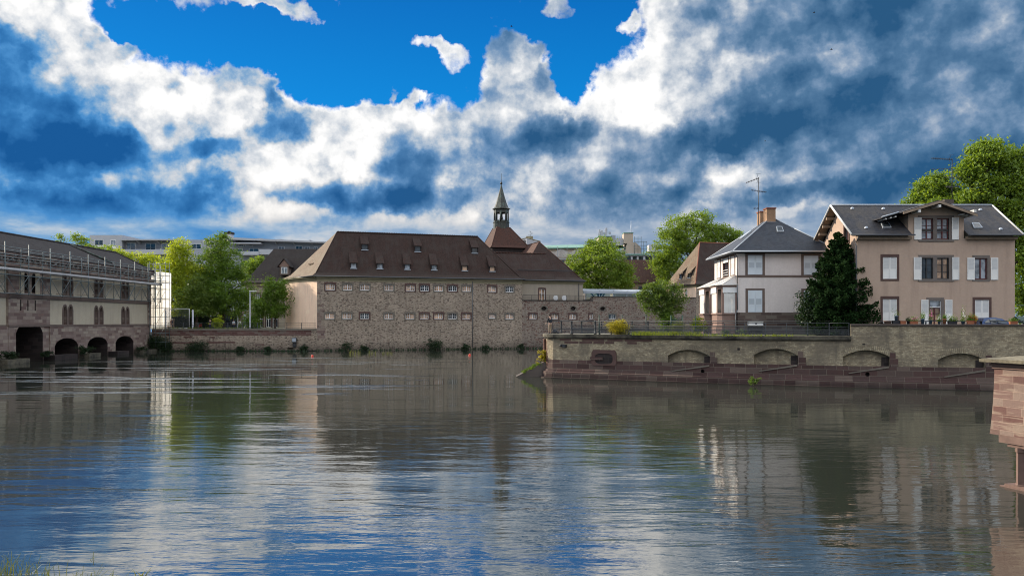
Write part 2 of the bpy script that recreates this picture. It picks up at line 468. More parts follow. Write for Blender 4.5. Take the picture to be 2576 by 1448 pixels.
def blocks(cols, bw=1.1, bh=.42, mortar=(.3, .27, .23), msize=.018, dampz=None, off=.5, vary=.35, contrast=1.0, bandy=False):
    def fn(k, b):
        uv = uvn(k)
        br = k.n('ShaderNodeTexBrick'); k.put(br.inputs['Vector'], uv)
        br.inputs['Scale'].default_value = 1.0; br.inputs['Brick Width'].default_value = bw; br.inputs['Row Height'].default_value = bh
        br.inputs['Mortar Size'].default_value = msize; br.inputs['Mortar Smooth'].default_value = .3
        br.inputs['Color1'].default_value = (0, 0, 0, 1); br.inputs['Color2'].default_value = (1, 1, 1, 1); br.inputs['Mortar'].default_value = (.5, .5, .5, 1)
        br.offset = off; br.squash = .7; br.squash_frequency = 3
        c = k.ramp(br.outputs['Color'], cols, 'LINEAR')
        fine = k.noise(uv, 7, 5, .7); big = k.noise(uv, .5, 4, .65)
        if bandy:
            bn = k.noise(k.mapping(uv, (.6, 5.5, 1), rot=(0, 0, .12)), 1.3, 3, .5)
            c = k.mix(k.mr(bn, .52, .60, 0, .6, True), c, (.25, .19, .145))
        c = sc_col(k, c, k.m('ADD', k.m('MULTIPLY_ADD', fine, vary * 1.3, 1 - vary * .65 - vary * .5), k.m('MULTIPLY', big, vary)))
        c = k.mix(br.outputs['Fac'], c, mortar)
        sz = k.n('ShaderNodeSeparateXYZ'); k.put(sz.inputs[0], pos(k))
        z = sz.outputs[2]
        if dampz:
            d = k.mr(k.m('ADD', z, k.m('MULTIPLY', k.noise(uv, .9, 4), dampz)), dampz * .25, dampz * 1.4, .22, 1)
            c = sc_col(k, c, d)
        k.put(b.inputs['Base Color'], c)
        bumpn(k, b, k.m('SUBTRACT', fine, br.outputs['Fac']), .5, .03)
    return fn

def plaster(col, stain=(.3, .25, .2), amt=.5, topz=None, warm=None):
    def fn(k, b):
        uv = uvn(k)
        n1 = k.noise(uv, .45, 5, .65); n2 = k.noise(uv, 6, 5, .7); s = streaks(k, uv, 1.3, .15)
        c = k.mix(k.mr(s, .45, .75, 0, amt, True), col, stain)
        c = k.mix(k.mr(n1, .5, .72, 0, amt * .8, True), c, tuple(min(.85, x * 1.25) for x in col))
        c = sc_col(k, c, k.m('MULTIPLY_ADD', n2, .3, .85))
        k.put(b.inputs['Base Color'], c); bumpn(k, b, n2, .25, .02)
    return fn

def tiles(c1, c2, lichen=(.13, .13, .11), la=.3, rowh=.16, colw=.17, lz=None):
    def fn(k, b):
        uv = uvn(k)
        sp = k.n('ShaderNodeSeparateXYZ'); k.put(sp.inputs[0], uv)
        br = k.n('ShaderNodeTexBrick'); k.put(br.inputs['Vector'], uv)
        br.inputs['Scale'].default_value = 1.0; br.inputs['Brick Width'].default_value = colw; br.inputs['Row Height'].default_value = rowh
        br.inputs['Mortar Size'].default_value = .012; br.inputs['Color1'].default_value = (0, 0, 0, 1); br.inputs['Color2'].default_value = (1, 1, 1, 1)
        br.inputs['Mortar'].default_value = (.2, .2, .2, 1)
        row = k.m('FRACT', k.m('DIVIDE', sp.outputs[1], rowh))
        big = k.noise(uv, .5, 5, .65); fine = k.noise(uv, 5.0, 4, .7); s = streaks(k, uv, 1.6, .2)
        c = k.mix(br.outputs['Color'], c1, c2)
        c = k.mix(k.mr(k.m('ADD', k.m('MULTIPLY', big, .6), k.m('MULTIPLY', s, .5)), .48, .66, 0, min(1, la * 1.4), True), c, lichen)
        if lz:
            g = k.n('ShaderNodeSeparateXYZ'); k.put(g.inputs[0], pos(k))
            low = k.mr(k.m('ADD', g.outputs[2], k.m('MULTIPLY', k.m('ADD', s, fine), 2.2)), lz + 1.2, lz + 3.6, .75, 0)
            c = k.mix(low, c, lichen)
        c = sc_col(k, c, k.m('MULTIPLY_ADD', fine, .9, .55))
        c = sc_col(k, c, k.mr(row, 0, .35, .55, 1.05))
        k.put(b.inputs['Base Color'], c)
        bumpn(k, b, k.m('ADD', row, k.m('MULTIPLY', fine, .4)), .7, .03)
    return fn

M = {}
M['rubble'] = mat('rubble_masonry', rubble((.27, .22, .17), [(0, (.06, .044, .036)), (.4, (.105, .078, .062)), (.65, (.17, .135, .108)), (1, (.13, .08, .064))], 1.45, 2.7, 8.0))
M['rubble_red'] = mat('red_rubble_masonry', rubble((.20, .165, .135), [(0, (.05, .03, .025)), (.5, (.11, .055, .045)), (1, (.15, .08, .06))], 1.45, 2.4, 7.0))
M['quoin'] = mat('grey_pink_sandstone', blocks([(0, (.10, .06, .055)), (.5, (.17, .12, .10)), (1, (.22, .18, .15))], .8, .45, mortar=(.2, .17, .14)))
M['surround'] = mat('window_surround_sandstone', color=(.075, .043, .037), noise=.35, nscale=2.5, bump=.2)
M['surround_grey'] = mat('window_surround_grey_stone', color=(.125, .108, .088), noise=.3, nscale=2.5, bump=.2)
M['gable_plaster'] = mat('weathered_pink_plaster', plaster((.78, .56, .41), (.55, .39, .29), .7), rough=.9)
M['cornice'] = mat('cornice_stone', color=(.21, .185, .12), noise=.25, nscale=1.0)
M['annex_plaster'] = mat('annex_grey_plaster', plaster((.28, .24, .19), (.18, .16, .13), .5), rough=.9)
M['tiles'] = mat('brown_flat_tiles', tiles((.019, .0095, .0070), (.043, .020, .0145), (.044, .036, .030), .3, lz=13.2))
M['tiles_sunlit'] = mat('sunlit_lichened_tiles', tiles((.085, .056, .036), (.155, .10, .064), (.15, .13, .092), .4, .2, .2))  # paler copy for sunlit slopes; sunlight is put into the colour
M['tiles_red'] = mat('red_brown_tiles', tiles((.035, .014, .010), (.085, .034, .022), (.05, .034, .028), .2))
M['tiles_dark'] = mat('dark_brown_tiles', tiles((.011, .008, .008), (.024, .016, .015), (.035, .033, .032), .22))
M['slate'] = mat('blue_grey_slate', tiles((.012, .017, .026), (.026, .033, .047), (.05, .05, .056), .2, .17, .3), rough=.55)
M['slate_worn'] = mat('grey_slate_with_brown_stains', tiles((.020, .021, .027), (.038, .038, .045), (.07, .058, .046), .4, .2, .32), rough=.6)
M['barrage_stone'] = mat('barrage_pink_sandstone', blocks([(0, (.12, .078, .068)), (.45, (.20, .15, .128)), (.8, (.27, .225, .18)), (1, (.15, .095, .08))], 1.3, .42, mortar=(.17, .13, .11), dampz=1.1, vary=.4))
M['barrage_dark'] = mat('shaded_wet_masonry', blocks([(0, (.010, .007, .007)), (1, (.030, .021, .020))], 1.3, .5, mortar=(.03, .025, .022)))  # near-black: shade inside arches and openings is put into the colour
M['barrage_plaster'] = mat('cream_plaster', plaster((.40, .35, .265), (.24, .20, .15), .45), rough=.9)
M['red_blocks'] = mat('dark_red_sandstone_blocks', blocks([(0, (.036, .018, .016)), (.4, (.068, .038, .034)), (.7, (.048, .030, .027)), (1, (.11, .080, .066))], 1.25, .46, mortar=(.14, .115, .09), msize=.016, dampz=.5, vary=.4))
M['red_course'] = mat('red_sandstone_course', blocks([(0, (.07, .03, .026)), (.6, (.11, .058, .05)), (1, (.12, .095, .08))], 1.0, .3, mortar=(.15, .12, .10), vary=.5))
M['yellow_brick'] = mat('yellow_brick', None) if False else None
def yb(k, b):
    uv = uvn(k)
    wob = k.v('SCALE', k.v('SUBTRACT', k.noise(uv, 3, 2, out='Color'), (.5, .5, .5))); wob.node.inputs['Scale'].default_value = .11
    br = k.n('ShaderNodeTexBrick'); k.put(br.inputs['Vector'], k.v('ADD', uv, wob))
    br.inputs['Scale'].default_value = 1.0; br.inputs['Brick Width'].default_value = .26; br.inputs['Row Height'].default_value = .105
    br.inputs['Mortar Size'].default_value = .014; br.inputs['Mortar Smooth'].default_value = .5
    br.inputs['Color1'].default_value = (0, 0, 0, 1); br.inputs['Color2'].default_value = (1, 1, 1, 1); br.inputs['Mortar'].default_value = (.5, .5, .5, 1)
    c = k.ramp(br.outputs['Color'], [(0, (.14, .105, .065)), (.3, (.29, .235, .15)), (1, (.42, .36, .24))])
    big = k.noise(uv, .45, 6, .7); fine = k.noise(uv, 5, 5, .75); s = streaks(k, uv, 1.1, .16)
    c = k.mix(br.outputs['Fac'], c, (.16, .135, .105))
    c = k.mix(k.mr(fine, .45, .62, .55, 0, True), c, (.21, .175, .12))
    c = k.mix(k.mr(big, .40, .62, 0, .85, True), c, (.12, .10, .074))
    c = k.mix(k.mr(s, .52, .72, 0, .6, True), c, (.09, .078, .06))
    wn_ = k.noise(k.mapping(uv, (1, 1.6, 1)), 1.9, 6, .8)
    c = k.mix(k.mr(wn_, .66, .74, 0, .6, True), c, (.34, .32, .30))
    c = sc_col(k, c, k.m('MULTIPLY_ADD', fine, .7, .65))
    k.put(b.inputs['Base Color'], c); bumpn(k, b, k.m('SUBTRACT', fine, br.outputs['Fac']), .6, .02)
M['yellow_brick'] = mat('yellow_weathered_brick', yb)
def capm(k, b):
    uv = uvn(k); g = pos(k)
    n1 = k.noise(g, .55, 5, .7); n2 = k.noise(g, 5, 5, .7)
    c = k.ramp(n1, [(.38, (.012, .011, .009)), (.5, (.06, .054, .040)), (.64, (.11, .098, .07)), (.76, (.07, .078, .035))])
    k.put(b.inputs['Base Color'], sc_col(k, c, k.m('MULTIPLY_ADD', n2, .9, .55))); bumpn(k, b, n2, .4, .03)
M['cap'] = mat('mossy_coping_stone', capm)
M['coping_brown'] = mat('brown_coping', color=(.07, .056, .048), noise=.4, nscale=2)
M['villa_wall'] = mat('pale_pink_render', plaster((.56, .51, .49), (.38, .33, .31), .38), rough=.9)
M['peach_wall'] = mat('peach_render', plaster((.365, .27, .21), (.25, .18, .14), .6), rough=.9)
M['villa_base'] = mat('brown_sandstone_base', blocks([(0, (.05, .033, .03)), (.5, (.085, .06, .052)), (.85, (.13, .108, .09)), (1, (.06, .04, .037))], .95, .34, mortar=(.12, .095, .08), vary=.4))
M['bay_stone'] = mat('pink_sandstone_bay', color=(.19, .125, .105), noise=.35, nscale=1.8, bump=.2)
M['band'] = mat('brown_band_stone', color=(.12, .088, .075), noise=.3, nscale=2)
M['win_grey_stone'] = mat('grey_window_stone', color=(.125, .105, .095), noise=.25, nscale=2)
M['white'] = mat('white_paint', color=(.66, .66, .66), rough=.5, noise=.08, nscale=2)
M['shutter'] = mat('white_shutter_paint', color=(.62, .61, .59), rough=.55, noise=.1, nscale=1.5)
M['shutter_gap'] = mat('shutter_louvre_shadow_grey', color=(.30, .31, .33), rough=.7)
M['shutter_blue'] = mat('pale_blue_grey_shutter_paint', color=(.50, .55, .60), rough=.55, noise=.1, nscale=1.5)
M['blue_gap'] = mat('pale_blue_louvre_shadow', color=(.26, .29, .33), rough=.7)  # darker blue-grey stands in for the shade between louvre slats
def glassm(col, rough=.06):
    def fn(k, b):
        n = k.noise(pos(k), .9, 3, .6)
        c = k.mix(k.mr(n, .4, .6, 0, 1, True), tuple(x * .35 for x in col), col)
        k.put(b.inputs['Base Color'], c); b.inputs['Roughness'].default_value = rough; b.inputs['Specular IOR Level'].default_value = .6
    return fn
M['glass'] = mat('dark_window_glass', glassm((.035, .045, .055)))
M['glass_warm'] = mat('curtain_and_reflection_glass', glassm((.52, .33, .21), .12))  # lit curtains and reflected sunlit buildings are put into the peach colour
M['glass_pale'] = mat('net_curtain_glass', glassm((.30, .33, .37), .1))
M['maroon'] = mat('maroon_frame_paint', color=(.075, .018, .018), rough=.5)
M['iron'] = mat('grey_green_iron_paint', color=(.028, .032, .036), rough=.6, noise=.2)
M['iron_dark'] = mat('dark_iron', color=(.018, .019, .022), rough=.5)
M['green_iron'] = mat('dark_green_fence_paint', color=(.012, .045, .034), rough=.5)
M['steel'] = mat('galvanised_scaffold_tube', color=(.115, .145, .15), rough=.55, metal=.15, noise=.2)
M['plank'] = mat('aluminium_scaffold_deck', color=(.45, .44, .44), rough=.5, noise=.25, nscale=.6)
M['zinc'] = mat('zinc_sheet', color=(.30, .33, .37), rough=.45, metal=.3, noise=.12)
M['pipe'] = mat('painted_downpipe', color=(.07, .075, .085), rough=.5)
def copper(k, b):
    g = pos(k); n1 = k.noise(k.mapping(g, (1.5, 1.5, .35)), 1.5, 5, .7)
    c = k.ramp(n1, [(.3, (.018, .015, .012)), (.52, (.042, .046, .038)), (.72, (.085, .14, .12))])
    k.put(b.inputs['Base Color'], c); b.inputs['Roughness'].default_value = .55
M['copper'] = mat('patinated_copper', copper)
M['green_roof'] = mat('green_metal_roof', color=(.13, .25, .20), rough=.6, noise=.4, nscale=.6)
M['concrete'] = mat('pale_grey_render', color=(.36, .37, .40), rough=.9, noise=.12, nscale=.25)
M['concrete_b'] = mat('blue_grey_render', color=(.27, .29, .33), rough=.9, noise=.12, nscale=.25)
M['beige'] = mat('beige_render', color=(.38, .32, .26), rough=.9, noise=.12, nscale=.4)
M['chimney'] = mat('ochre_render_chimney', color=(.25, .155, .095), rough=.9, noise=.5, nscale=1.6)
M['chimney_red'] = mat('red_brick_chimney', color=(.20, .075, .05), rough=.9, noise=.5, nscale=1.6)
M['wood'] = mat('weathered_wood', color=(.22, .165, .12), rough=.85, noise=.4, nscale=3)
M['wood_white'] = mat('white_weathered_board', color=(.5, .49, .47), rough=.8, noise=.2)
M['bark'] = mat('bark', color=(.055, .042, .032), rough=.95, noise=.5, nscale=5, bump=.5)
M['terracotta'] = mat('terracotta', color=(.28, .10, .05), rough=.85, noise=.2)
M['blue_pot'] = mat('glazed_blue_pot', color=(.04, .07, .10), rough=.35)
M['black_plastic'] = mat('black_plastic', color=(.015, .016, .02), rough=.5)
M['red_plastic'] = mat('red_buoy_plastic', color=(.55, .05, .03), rough=.4)
M['skin'] = mat('skin', color=(.42, .26, .19), rough=.6)
M['hair_dark'] = mat('dark_hair', color=(.015, .012, .010), rough=.7)
M['hair_white'] = mat('white_hair', color=(.6, .58, .54), rough=.8)
M['shirt_dark'] = mat('dark_plaid_shirt', color=(.022, .026, .032), rough=.9, noise=.6, nscale=8)
M['khaki'] = mat('khaki_trousers', color=(.20, .155, .11), rough=.9, noise=.15)
M['navy'] = mat('navy_cloth', color=(.02, .025, .045), rough=.9)
M['maroon_cloth'] = mat('dark_red_cloth', color=(.09, .03, .03), rough=.9)
M['car_blue'] = mat('blue_car_paint', color=(.045, .085, .20), rough=.25, spec=.6, noise=.05)
M['rubber'] = mat('rubber', color=(.02, .02, .02), rough=.8)
M['petal_white'] = mat('white_petals', color=(.75, .73, .68), rough=.7)
M['petal_pink'] = mat('pink_petals', color=(.65, .15, .35), rough=.7)
M['petal_red'] = mat('red_petals', color=(.5, .05, .03), rough=.7)
def tarp(k, b):
    n = k.noise(k.mapping(pos(k), (.5, .5, 1.2)), 1.0, 4, .6)
    k.put(b.inputs['Base Color'], sc_col(k, (.80, .80, .78), k.m('MULTIPLY_ADD', n, .3, .85)))
    tr = k.n('ShaderNodeBsdfTranslucent'); tr.inputs[0].default_value = (.82, .80, .76, 1)
    mx = k.n('ShaderNodeMixShader'); mx.inputs[0].default_value = .6
    k.L.new(b.outputs[0], mx.inputs[1]); k.L.new(tr.outputs[0], mx.inputs[2]); k.L.new(mx.outputs[0], k.N['Material Output'].inputs[0])
M['tarp'] = mat('white_tarpaulin', tarp, rough=.7)
def netm(k, b):
    tr = k.n('ShaderNodeBsdfTransparent'); mx = k.n('ShaderNodeMixShader'); mx.inputs[0].default_value = .45
    k.L.new(tr.outputs[0], mx.inputs[1]); k.L.new(b.outputs[0], mx.inputs[2]); k.L.new(mx.outputs[0], k.N['Material Output'].inputs[0])
M['netting'] = mat('grey_scaffold_netting', netm, color=(.42, .42, .44), rough=.9)
def wiremesh(k, b):
    uv = uvn(k); s = k.n('ShaderNodeSeparateXYZ'); k.put(s.inputs[0], k.mapping(uv, (1, 1, 1), rot=(0, 0, .785)))
    a = k.m('LESS_THAN', k.m('FRACT', k.m('MULTIPLY', s.outputs[0], 18)), .17); c = k.m('LESS_THAN', k.m('FRACT', k.m('MULTIPLY', s.outputs[1], 18)), .17)
    tr = k.n('ShaderNodeBsdfTransparent'); mx = k.n('ShaderNodeMixShader'); k.put(mx.inputs[0], k.m('MAXIMUM', a, c))
    k.L.new(tr.outputs[0], mx.inputs[1]); k.L.new(b.outputs[0], mx.inputs[2]); k.L.new(mx.outputs[0], k.N['Material Output'].inputs[0])
M['wiremesh'] = mat('diagonal_wire_mesh', wiremesh, color=(.06, .065, .07), rough=.6)
def paneg(k, b):
    tr = k.n('ShaderNodeBsdfTransparent'); tr.inputs[0].default_value = (.75, .82, .80, 1)
    gl = k.n('ShaderNodeBsdfGlossy'); gl.inputs['Roughness'].default_value = .05
    fr = k.n('ShaderNodeFresnel'); fr.inputs[0].default_value = 1.5
    mx = k.n('ShaderNodeMixShader'); k.L.new(fr.outputs[0], mx.inputs[0]); k.L.new(tr.outputs[0], mx.inputs[1]); k.L.new(gl.outputs[0], mx.inputs[2])
    k.L.new(mx.outputs[0], k.N['Material Output'].inputs[0])
M['clear_glass'] = mat('clear_glass', paneg)

def leafm(name, c1, c2, trans=.45, tcol=None):
    def fn(k, b):
        g = pos(k)
        n1 = k.noise(g, 6.0, 2, .6); n2 = k.noise(g, .45, 3, .6)
        f = k.m('ADD', k.m('MULTIPLY', n1, .7), k.m('MULTIPLY', n2, .5))
        c = k.mix(k.mr(f, .40, .80, 0, 1), c1, c2)
        k.put(b.inputs['Base Color'], c); b.inputs['Roughness'].default_value = .5 if trans > .2 else .85; b.inputs['Specular IOR Level'].default_value = .35 if trans > .2 else .1
        tr = k.n('ShaderNodeBsdfTranslucent')
        tint = tcol or (1.5, 1.35, .45)
        k.put(tr.inputs[0], k.v('MULTIPLY', c, tint))
        mx = k.n('ShaderNodeMixShader'); mx.inputs[0].default_value = trans
        k.L.new(b.outputs[0], mx.inputs[1]); k.L.new(tr.outputs[0], mx.inputs[2]); k.L.new(mx.outputs[0], k.N['Material Output'].inputs[0])
    M[name] = mat(name, fn); return M[name]
leafm('leaf_yellow_green', (.18, .26, .018), (.34, .40, .035), .55)
leafm('leaf_green', (.055, .115, .014), (.14, .23, .028), .45)
leafm('leaf_plane', (.085, .155, .018), (.21, .30, .045), .5)
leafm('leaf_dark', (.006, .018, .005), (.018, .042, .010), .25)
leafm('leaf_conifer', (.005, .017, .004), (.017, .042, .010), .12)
leafm('leaf_olive', (.045, .10, .012), (.13, .18, .030), .4)
leafm('leaf_gold', (.20, .20, .012), (.42, .34, .02), .35)
leafm('leaf_reed', (.06, .085, .02), (.16, .17, .06), .35)
leafm('leaf_grass', (.06, .10, .014), (.17, .20, .03), .4)
def groundm(k, b):
    g = pos(k); n1 = k.noise(g, .3, 5, .6); n2 = k.noise(g, 8, 4, .7)
    c = k.ramp(n1, [(.4, (.17, .155, .13)), (.52, (.13, .125, .10)), (.62, (.06, .09, .02))])
    k.put(b.inputs['Base Color'], sc_col(k, c, k.m('MULTIPLY_ADD', n2, .6, .7))); bumpn(k, b, n2, .3, .02)
M['ground'] = mat('cobbles_and_grass_ground', groundm)
def waterm(k, b):
    g = pos(k)
    b.inputs['Base Color'].default_value = (.022, .025, .020, 1); b.inputs['Roughness'].default_value = .015
    b.inputs['IOR'].default_value = 4.2; b.inputs['Specular IOR Level'].default_value = .5
    big = k.noise(k.mapping(g, (.03, .085, 1)), 1.0, 4, .6)
    calm = k.mr(big, .38, .68, .45, 1.35, True)
    w0 = k.noise(k.mapping(g, (.10, .34, 1), rot=(0, 0, .12)), 1.0, 2, .5, .5)
    w1 = k.noise(k.mapping(g, (.34, 1.15, 1), rot=(0, 0, .08)), 1.0, 3, .5, .6)
    w2 = k.noise(k.mapping(g, (1.3, 4.4, 1), rot=(0, 0, -.10)), 1.0, 3, .55, .4)
    s = k.n('ShaderNodeSeparateXYZ'); k.put(s.inputs[0], g)
    nearw = k.mr(s.outputs[1], 105, 30, .30, 1.0)
    h = k.m('ADD', k.m('ADD', k.m('MULTIPLY', w0, .040), k.m('MULTIPLY', w1, k.mr(s.outputs[1], 66, 34, .012, .027))), k.m('MULTIPLY', w2, k.mr(s.outputs[1], 60, 24, .004, .008)))
    h = k.m('MULTIPLY', k.m('MULTIPLY', h, calm), nearw)
    k.put(b.inputs['Roughness'], k.mr(s.outputs[1], 62, 30, .015, .03))
    pat = k.noise(k.mapping(g, (.045, .42, 1), rot=(0, 0, .03)), 1.0, 4, .65)
    left = k.mr(s.outputs[0], -2, -20, 0, 1, True); far = k.mr(s.outputs[1], 48, 66, 0, 1, True); far2 = k.mr(s.outputs[1], 124, 108, 0, 1, True)
    ruf = k.m('MULTIPLY', k.m('MULTIPLY', left, k.m('MULTIPLY', far, far2)), k.mr(pat, .555, .63, 0, 1, True))
    w4 = k.noise(k.mapping(g, (.9, 3.4, 1)), 1.0, 3, .6)
    h = k.m('ADD', h, k.m('MULTIPLY', k.m('MULTIPLY', ruf, w4), .12))
    bumpn(k, b, h, 1.0, 1.0)
M['water'] = mat('river_water', waterm)

# ================================================================== foliage and small generators
def leaf_mesh(name, pts, sizes, mat_, parent=None, seed=1, flat=.35, aspect=.6, up=None, **tags):
    rng = np.random.default_rng(seed)
    n = len(pts); pts = np.asarray(pts, float)
    off = ORIG[parent.name] if parent is not None else Vector((0, 0, 0))
    pts = pts - np.array(off)
    a = rng.normal(size=(n, 3)); a /= np.linalg.norm(a, axis=1)[:, None]
    if up is not None: a = a * (1 - up) + np.array([0, 0, up]) ; a /= np.linalg.norm(a, axis=1)[:, None]
    b = rng.normal(size=(n, 3)); b -= (b * a).sum(1)[:, None] * a; b /= np.linalg.norm(b, axis=1)[:, None]
    c = np.cross(a, b)
    s = np.asarray(sizes).reshape(-1, 1)
    v = np.stack([pts - a * s * .5, pts + b * s * aspect * .5 + c * s * .1, pts + a * s * .5, pts - b * s * aspect * .5 + c * s * .1], 1).reshape(-1, 3)
    me = bpy.data.meshes.new(name); me.vertices.add(4 * n); me.loops.add(4 * n); me.polygons.add(n)
    me.vertices.foreach_set('co', v.ravel()); me.loops.foreach_set('vertex_index', np.arange(4 * n, dtype=np.int32))
    me.polygons.foreach_set('loop_start', np.arange(0, 4 * n, 4, dtype=np.int32)); me.polygons.foreach_set('loop_total', np.full(n, 4, dtype=np.int32))
    me.update(calc_edges=True); me.materials.append(mat_)
    o = bpy.data.objects.new(name, me); COL.objects.link(o)
    if parent is not None: o.parent = parent
    ORIG[o.name] = off
    return tag(o, tags.get('label'), tags.get('cat'), tags.get('group'), tags.get('kind'))

def clump_pts(lobes, n, rng, cl=.9, per=60, shell=.55):
    """lobes: (x,y,z,rx,ry,rz). leaves gathered in clumps near each lobe's surface"""
    lobes = np.array(lobes, float); vol = (lobes[:, 3] * lobes[:, 4] * lobes[:, 5]) ** (2 / 3.)
    k = max(1, n // per); li = rng.choice(len(lobes), k, p=vol / vol.sum())
    d = rng.normal(size=(k, 3)); d /= np.linalg.norm(d, axis=1)[:, None]
    rad = shell + (1 - shell) * rng.random(k) ** .6 + rng.normal(size=k) * .05
    cen = lobes[li, :3] + d * lobes[li, 3:6] * rad[:, None]
    cs = cl * (.5 + .8 * rng.random(k))
    ci = rng.integers(0, k, n)
    g = rng.normal(size=(n, 3)) * np.array([1, 1, .62]) * cs[ci][:, None] * .5
    return cen[ci] + g

def tree(name, label, base, lobes, n, size, leafmat, trunk_r=.25, seed=1, cl=.9, per=60, group=None, cat='tree', trunk_top=None, shell=.55, barkmat=None):
    base = Vector(base)
    root = thing(name, label, cat, base, group)
    rng = np.random.default_rng(seed); rd = random.Random(seed)
    L = [(base.x + l[0], base.y + l[1], base.z + l[2], l[3], l[4], l[5]) for l in lobes]
    t = MB()
    top = trunk_top or max(l[2] for l in lobes) * .75
    pts = [base + Vector((0, 0, -.1))]; m_ = 5
    for i in range(1, m_ + 1): pts.append(base + Vector((rd.uniform(-.12, .12) * i / 2, rd.uniform(-.12, .12) * i / 2, top * i / m_)))
    t.path(pts, [trunk_r * (1.25 - .2 * i) if i < 2 else trunk_r * max(.15, 1 - .17 * i) for i in range(m_ + 1)], 8)
    for l in L:
        c = Vector(l[:3]); h = base.z + max(.25 * top, min(top * .85, (c.z - base.z) * .6))
        f = (h - base.z) / top; i = min(m_ - 1, int(f * m_)); s0 = pts[i].lerp(pts[i + 1], f * m_ - i)
        mid = s0.lerp(c, .5) + Vector((rd.uniform(-.3, .3), rd.uniform(-.3, .3), .2))
        t.path([s0, mid, c], [trunk_r * .4, trunk_r * .25, trunk_r * .08], 5)
        for _ in range(3):
            e = c + Vector((rd.uniform(-1, 1) * l[3] * .8, rd.uniform(-1, 1) * l[4] * .8, rd.uniform(-.3, 1) * l[5] * .8))
            t.tube(mid.lerp(c, rd.random()), e, trunk_r * .12, .012, 4)
    t.build('trunk', barkmat or M['bark'], root)
    L = [(a, b_, c_, d * 1.13, e * 1.13, f * 1.10) for a, b_, c_, d, e, f in L]; n = int(n * 1.5)
    P_ = clump_pts(L, n, rng, cl, per, shell)
    P_ = P_[P_[:, 2] > base.z + .15]
    leaf_mesh('crown', P_, size * (.6 + .8 * rng.random(len(P_))), leafmat, root, seed)
    return root

def bush(name, label, base, r, n, size, leafmat, seed=1, group=None, cat='bush', lobes=4):
    rd = random.Random(seed); base = Vector(base)
    rx, ry, rz = r
    L = []
    for i in range(lobes):
        f = rd.uniform(.5, .8)
        L.append((base.x + rd.uniform(-.5, .5) * rx, base.y + rd.uniform(-.4, .4) * ry, base.z + rz * rd.uniform(.35, .6), rx * f, ry * f, rz * rd.uniform(.4, .6)))
    rng = np.random.default_rng(seed); root = thing(name, label, cat, base, group)
    P_ = clump_pts(L, n, rng, min(rx, rz) * .35, 25, .3); P_[:, 2] = np.maximum(P_[:, 2], base.z + .02)
    leaf_mesh('leaves', P_, size * (.6 + .8 * rng.random(n)), leafmat, root, seed)
    t = MB()
    for i in range(5):
        t.tube(base + Vector((rd.uniform(-.1, .1), rd.uniform(-.1, .1), 0)), base + Vector((rd.uniform(-.5, .5) * rx, rd.uniform(-.5, .5) * ry, rz * .8)), .02, .006, 4)
    t.build('stems', M['bark'], root)
    return root

def blades(name, label, spots, h, leafmat, seed=1, cat='reeds', group=None, lean=.4, wd=.012, per=30, spread=.25):
    """tufts of curved grass blades: one thing with its blades as its mesh"""
    rd = random.Random(seed); root = None
    b = MB()
    for (x, y, z) in spots:
        for _ in range(per):
            p = Vector((x + rd.gauss(0, spread), y + rd.gauss(0, spread), z - .05)); hh = h * rd.uniform(.5, 1.1)
            d = Vector((rd.gauss(.25, .6), rd.gauss(0, .6), 0)); L = lean * rd.uniform(.2, 1.3)
            side = Vector((1, rd.uniform(-.5, .5), 0)).normalized() * wd
            q = [p, p + Vector((0, 0, hh * .45)) + d * L * .2 * hh, p + Vector((0, 0, hh * .85)) + d * L * .6 * hh, p + Vector((0, 0, hh * (1.0 - .2 * L))) + d * L * 1.2 * hh]
            ws = [1, .9, .55, .05]
            for i in range(3):
                b.face([q[i] - side * ws[i], q[i] + side * ws[i], q[i + 1] + side * ws[i + 1], q[i + 1] - side * ws[i + 1]])
    return b.build(name, leafmat, label=label, cat=cat, group=group)

# ================================================================== ground and river
GZ = 3.9
A0 = Vector((-34.5, 141.0, 0)); FU = Vector((.952, .306, 0)).normalized(); FN = Vector((.306, -.952, 0)).normalized()
FAC = plane_frame(A0, FU, FN)
GD = Vector((-.70, .714, 0)).normalized()                      # direction of the sunlit gable wall, going back
def fac_u(x, setback=0.0):
    k = (x - CX) / F; o = A0 - FN * setback
    return (k * o.y - o.x) / (FU.x - k * FU.y)
def fac_Y(u, setback=0.0): return A0.y + FU.y * u - FN.y * setback
def fac_z(y, u, setback=0.0): return wz(y, fac_Y(u, setback))

g = MB()
far = 5000
q = [(-63.5, 140.2), (-34.6, 141.05)]
e = A0 + FU * 140 - FN * .1
poly = [(-far, 140.2), (-63.5, 140.2), (-34.6, 141.05), (e.x, e.y), (far, e.y), (far, far), (-far, far)]
g.face([(x, y, GZ) for x, y in poly])
g.build('ground', M['ground'], kind='structure')
wt = MB(); wt.face([(-far, -far, 0), (far, -far, 0), (far, 400, 0), (-far, 400, 0)])
wt.build('river', M['water'], kind='structure')
bed = MB(); bed.face([(-far, -far, -2.5), (far, -far, -2.5), (far, 500, -2.5), (-far, 500, -2.5)])
bed.build('riverbed', mat('river_mud', color=(.06, .05, .035)), kind='structure')

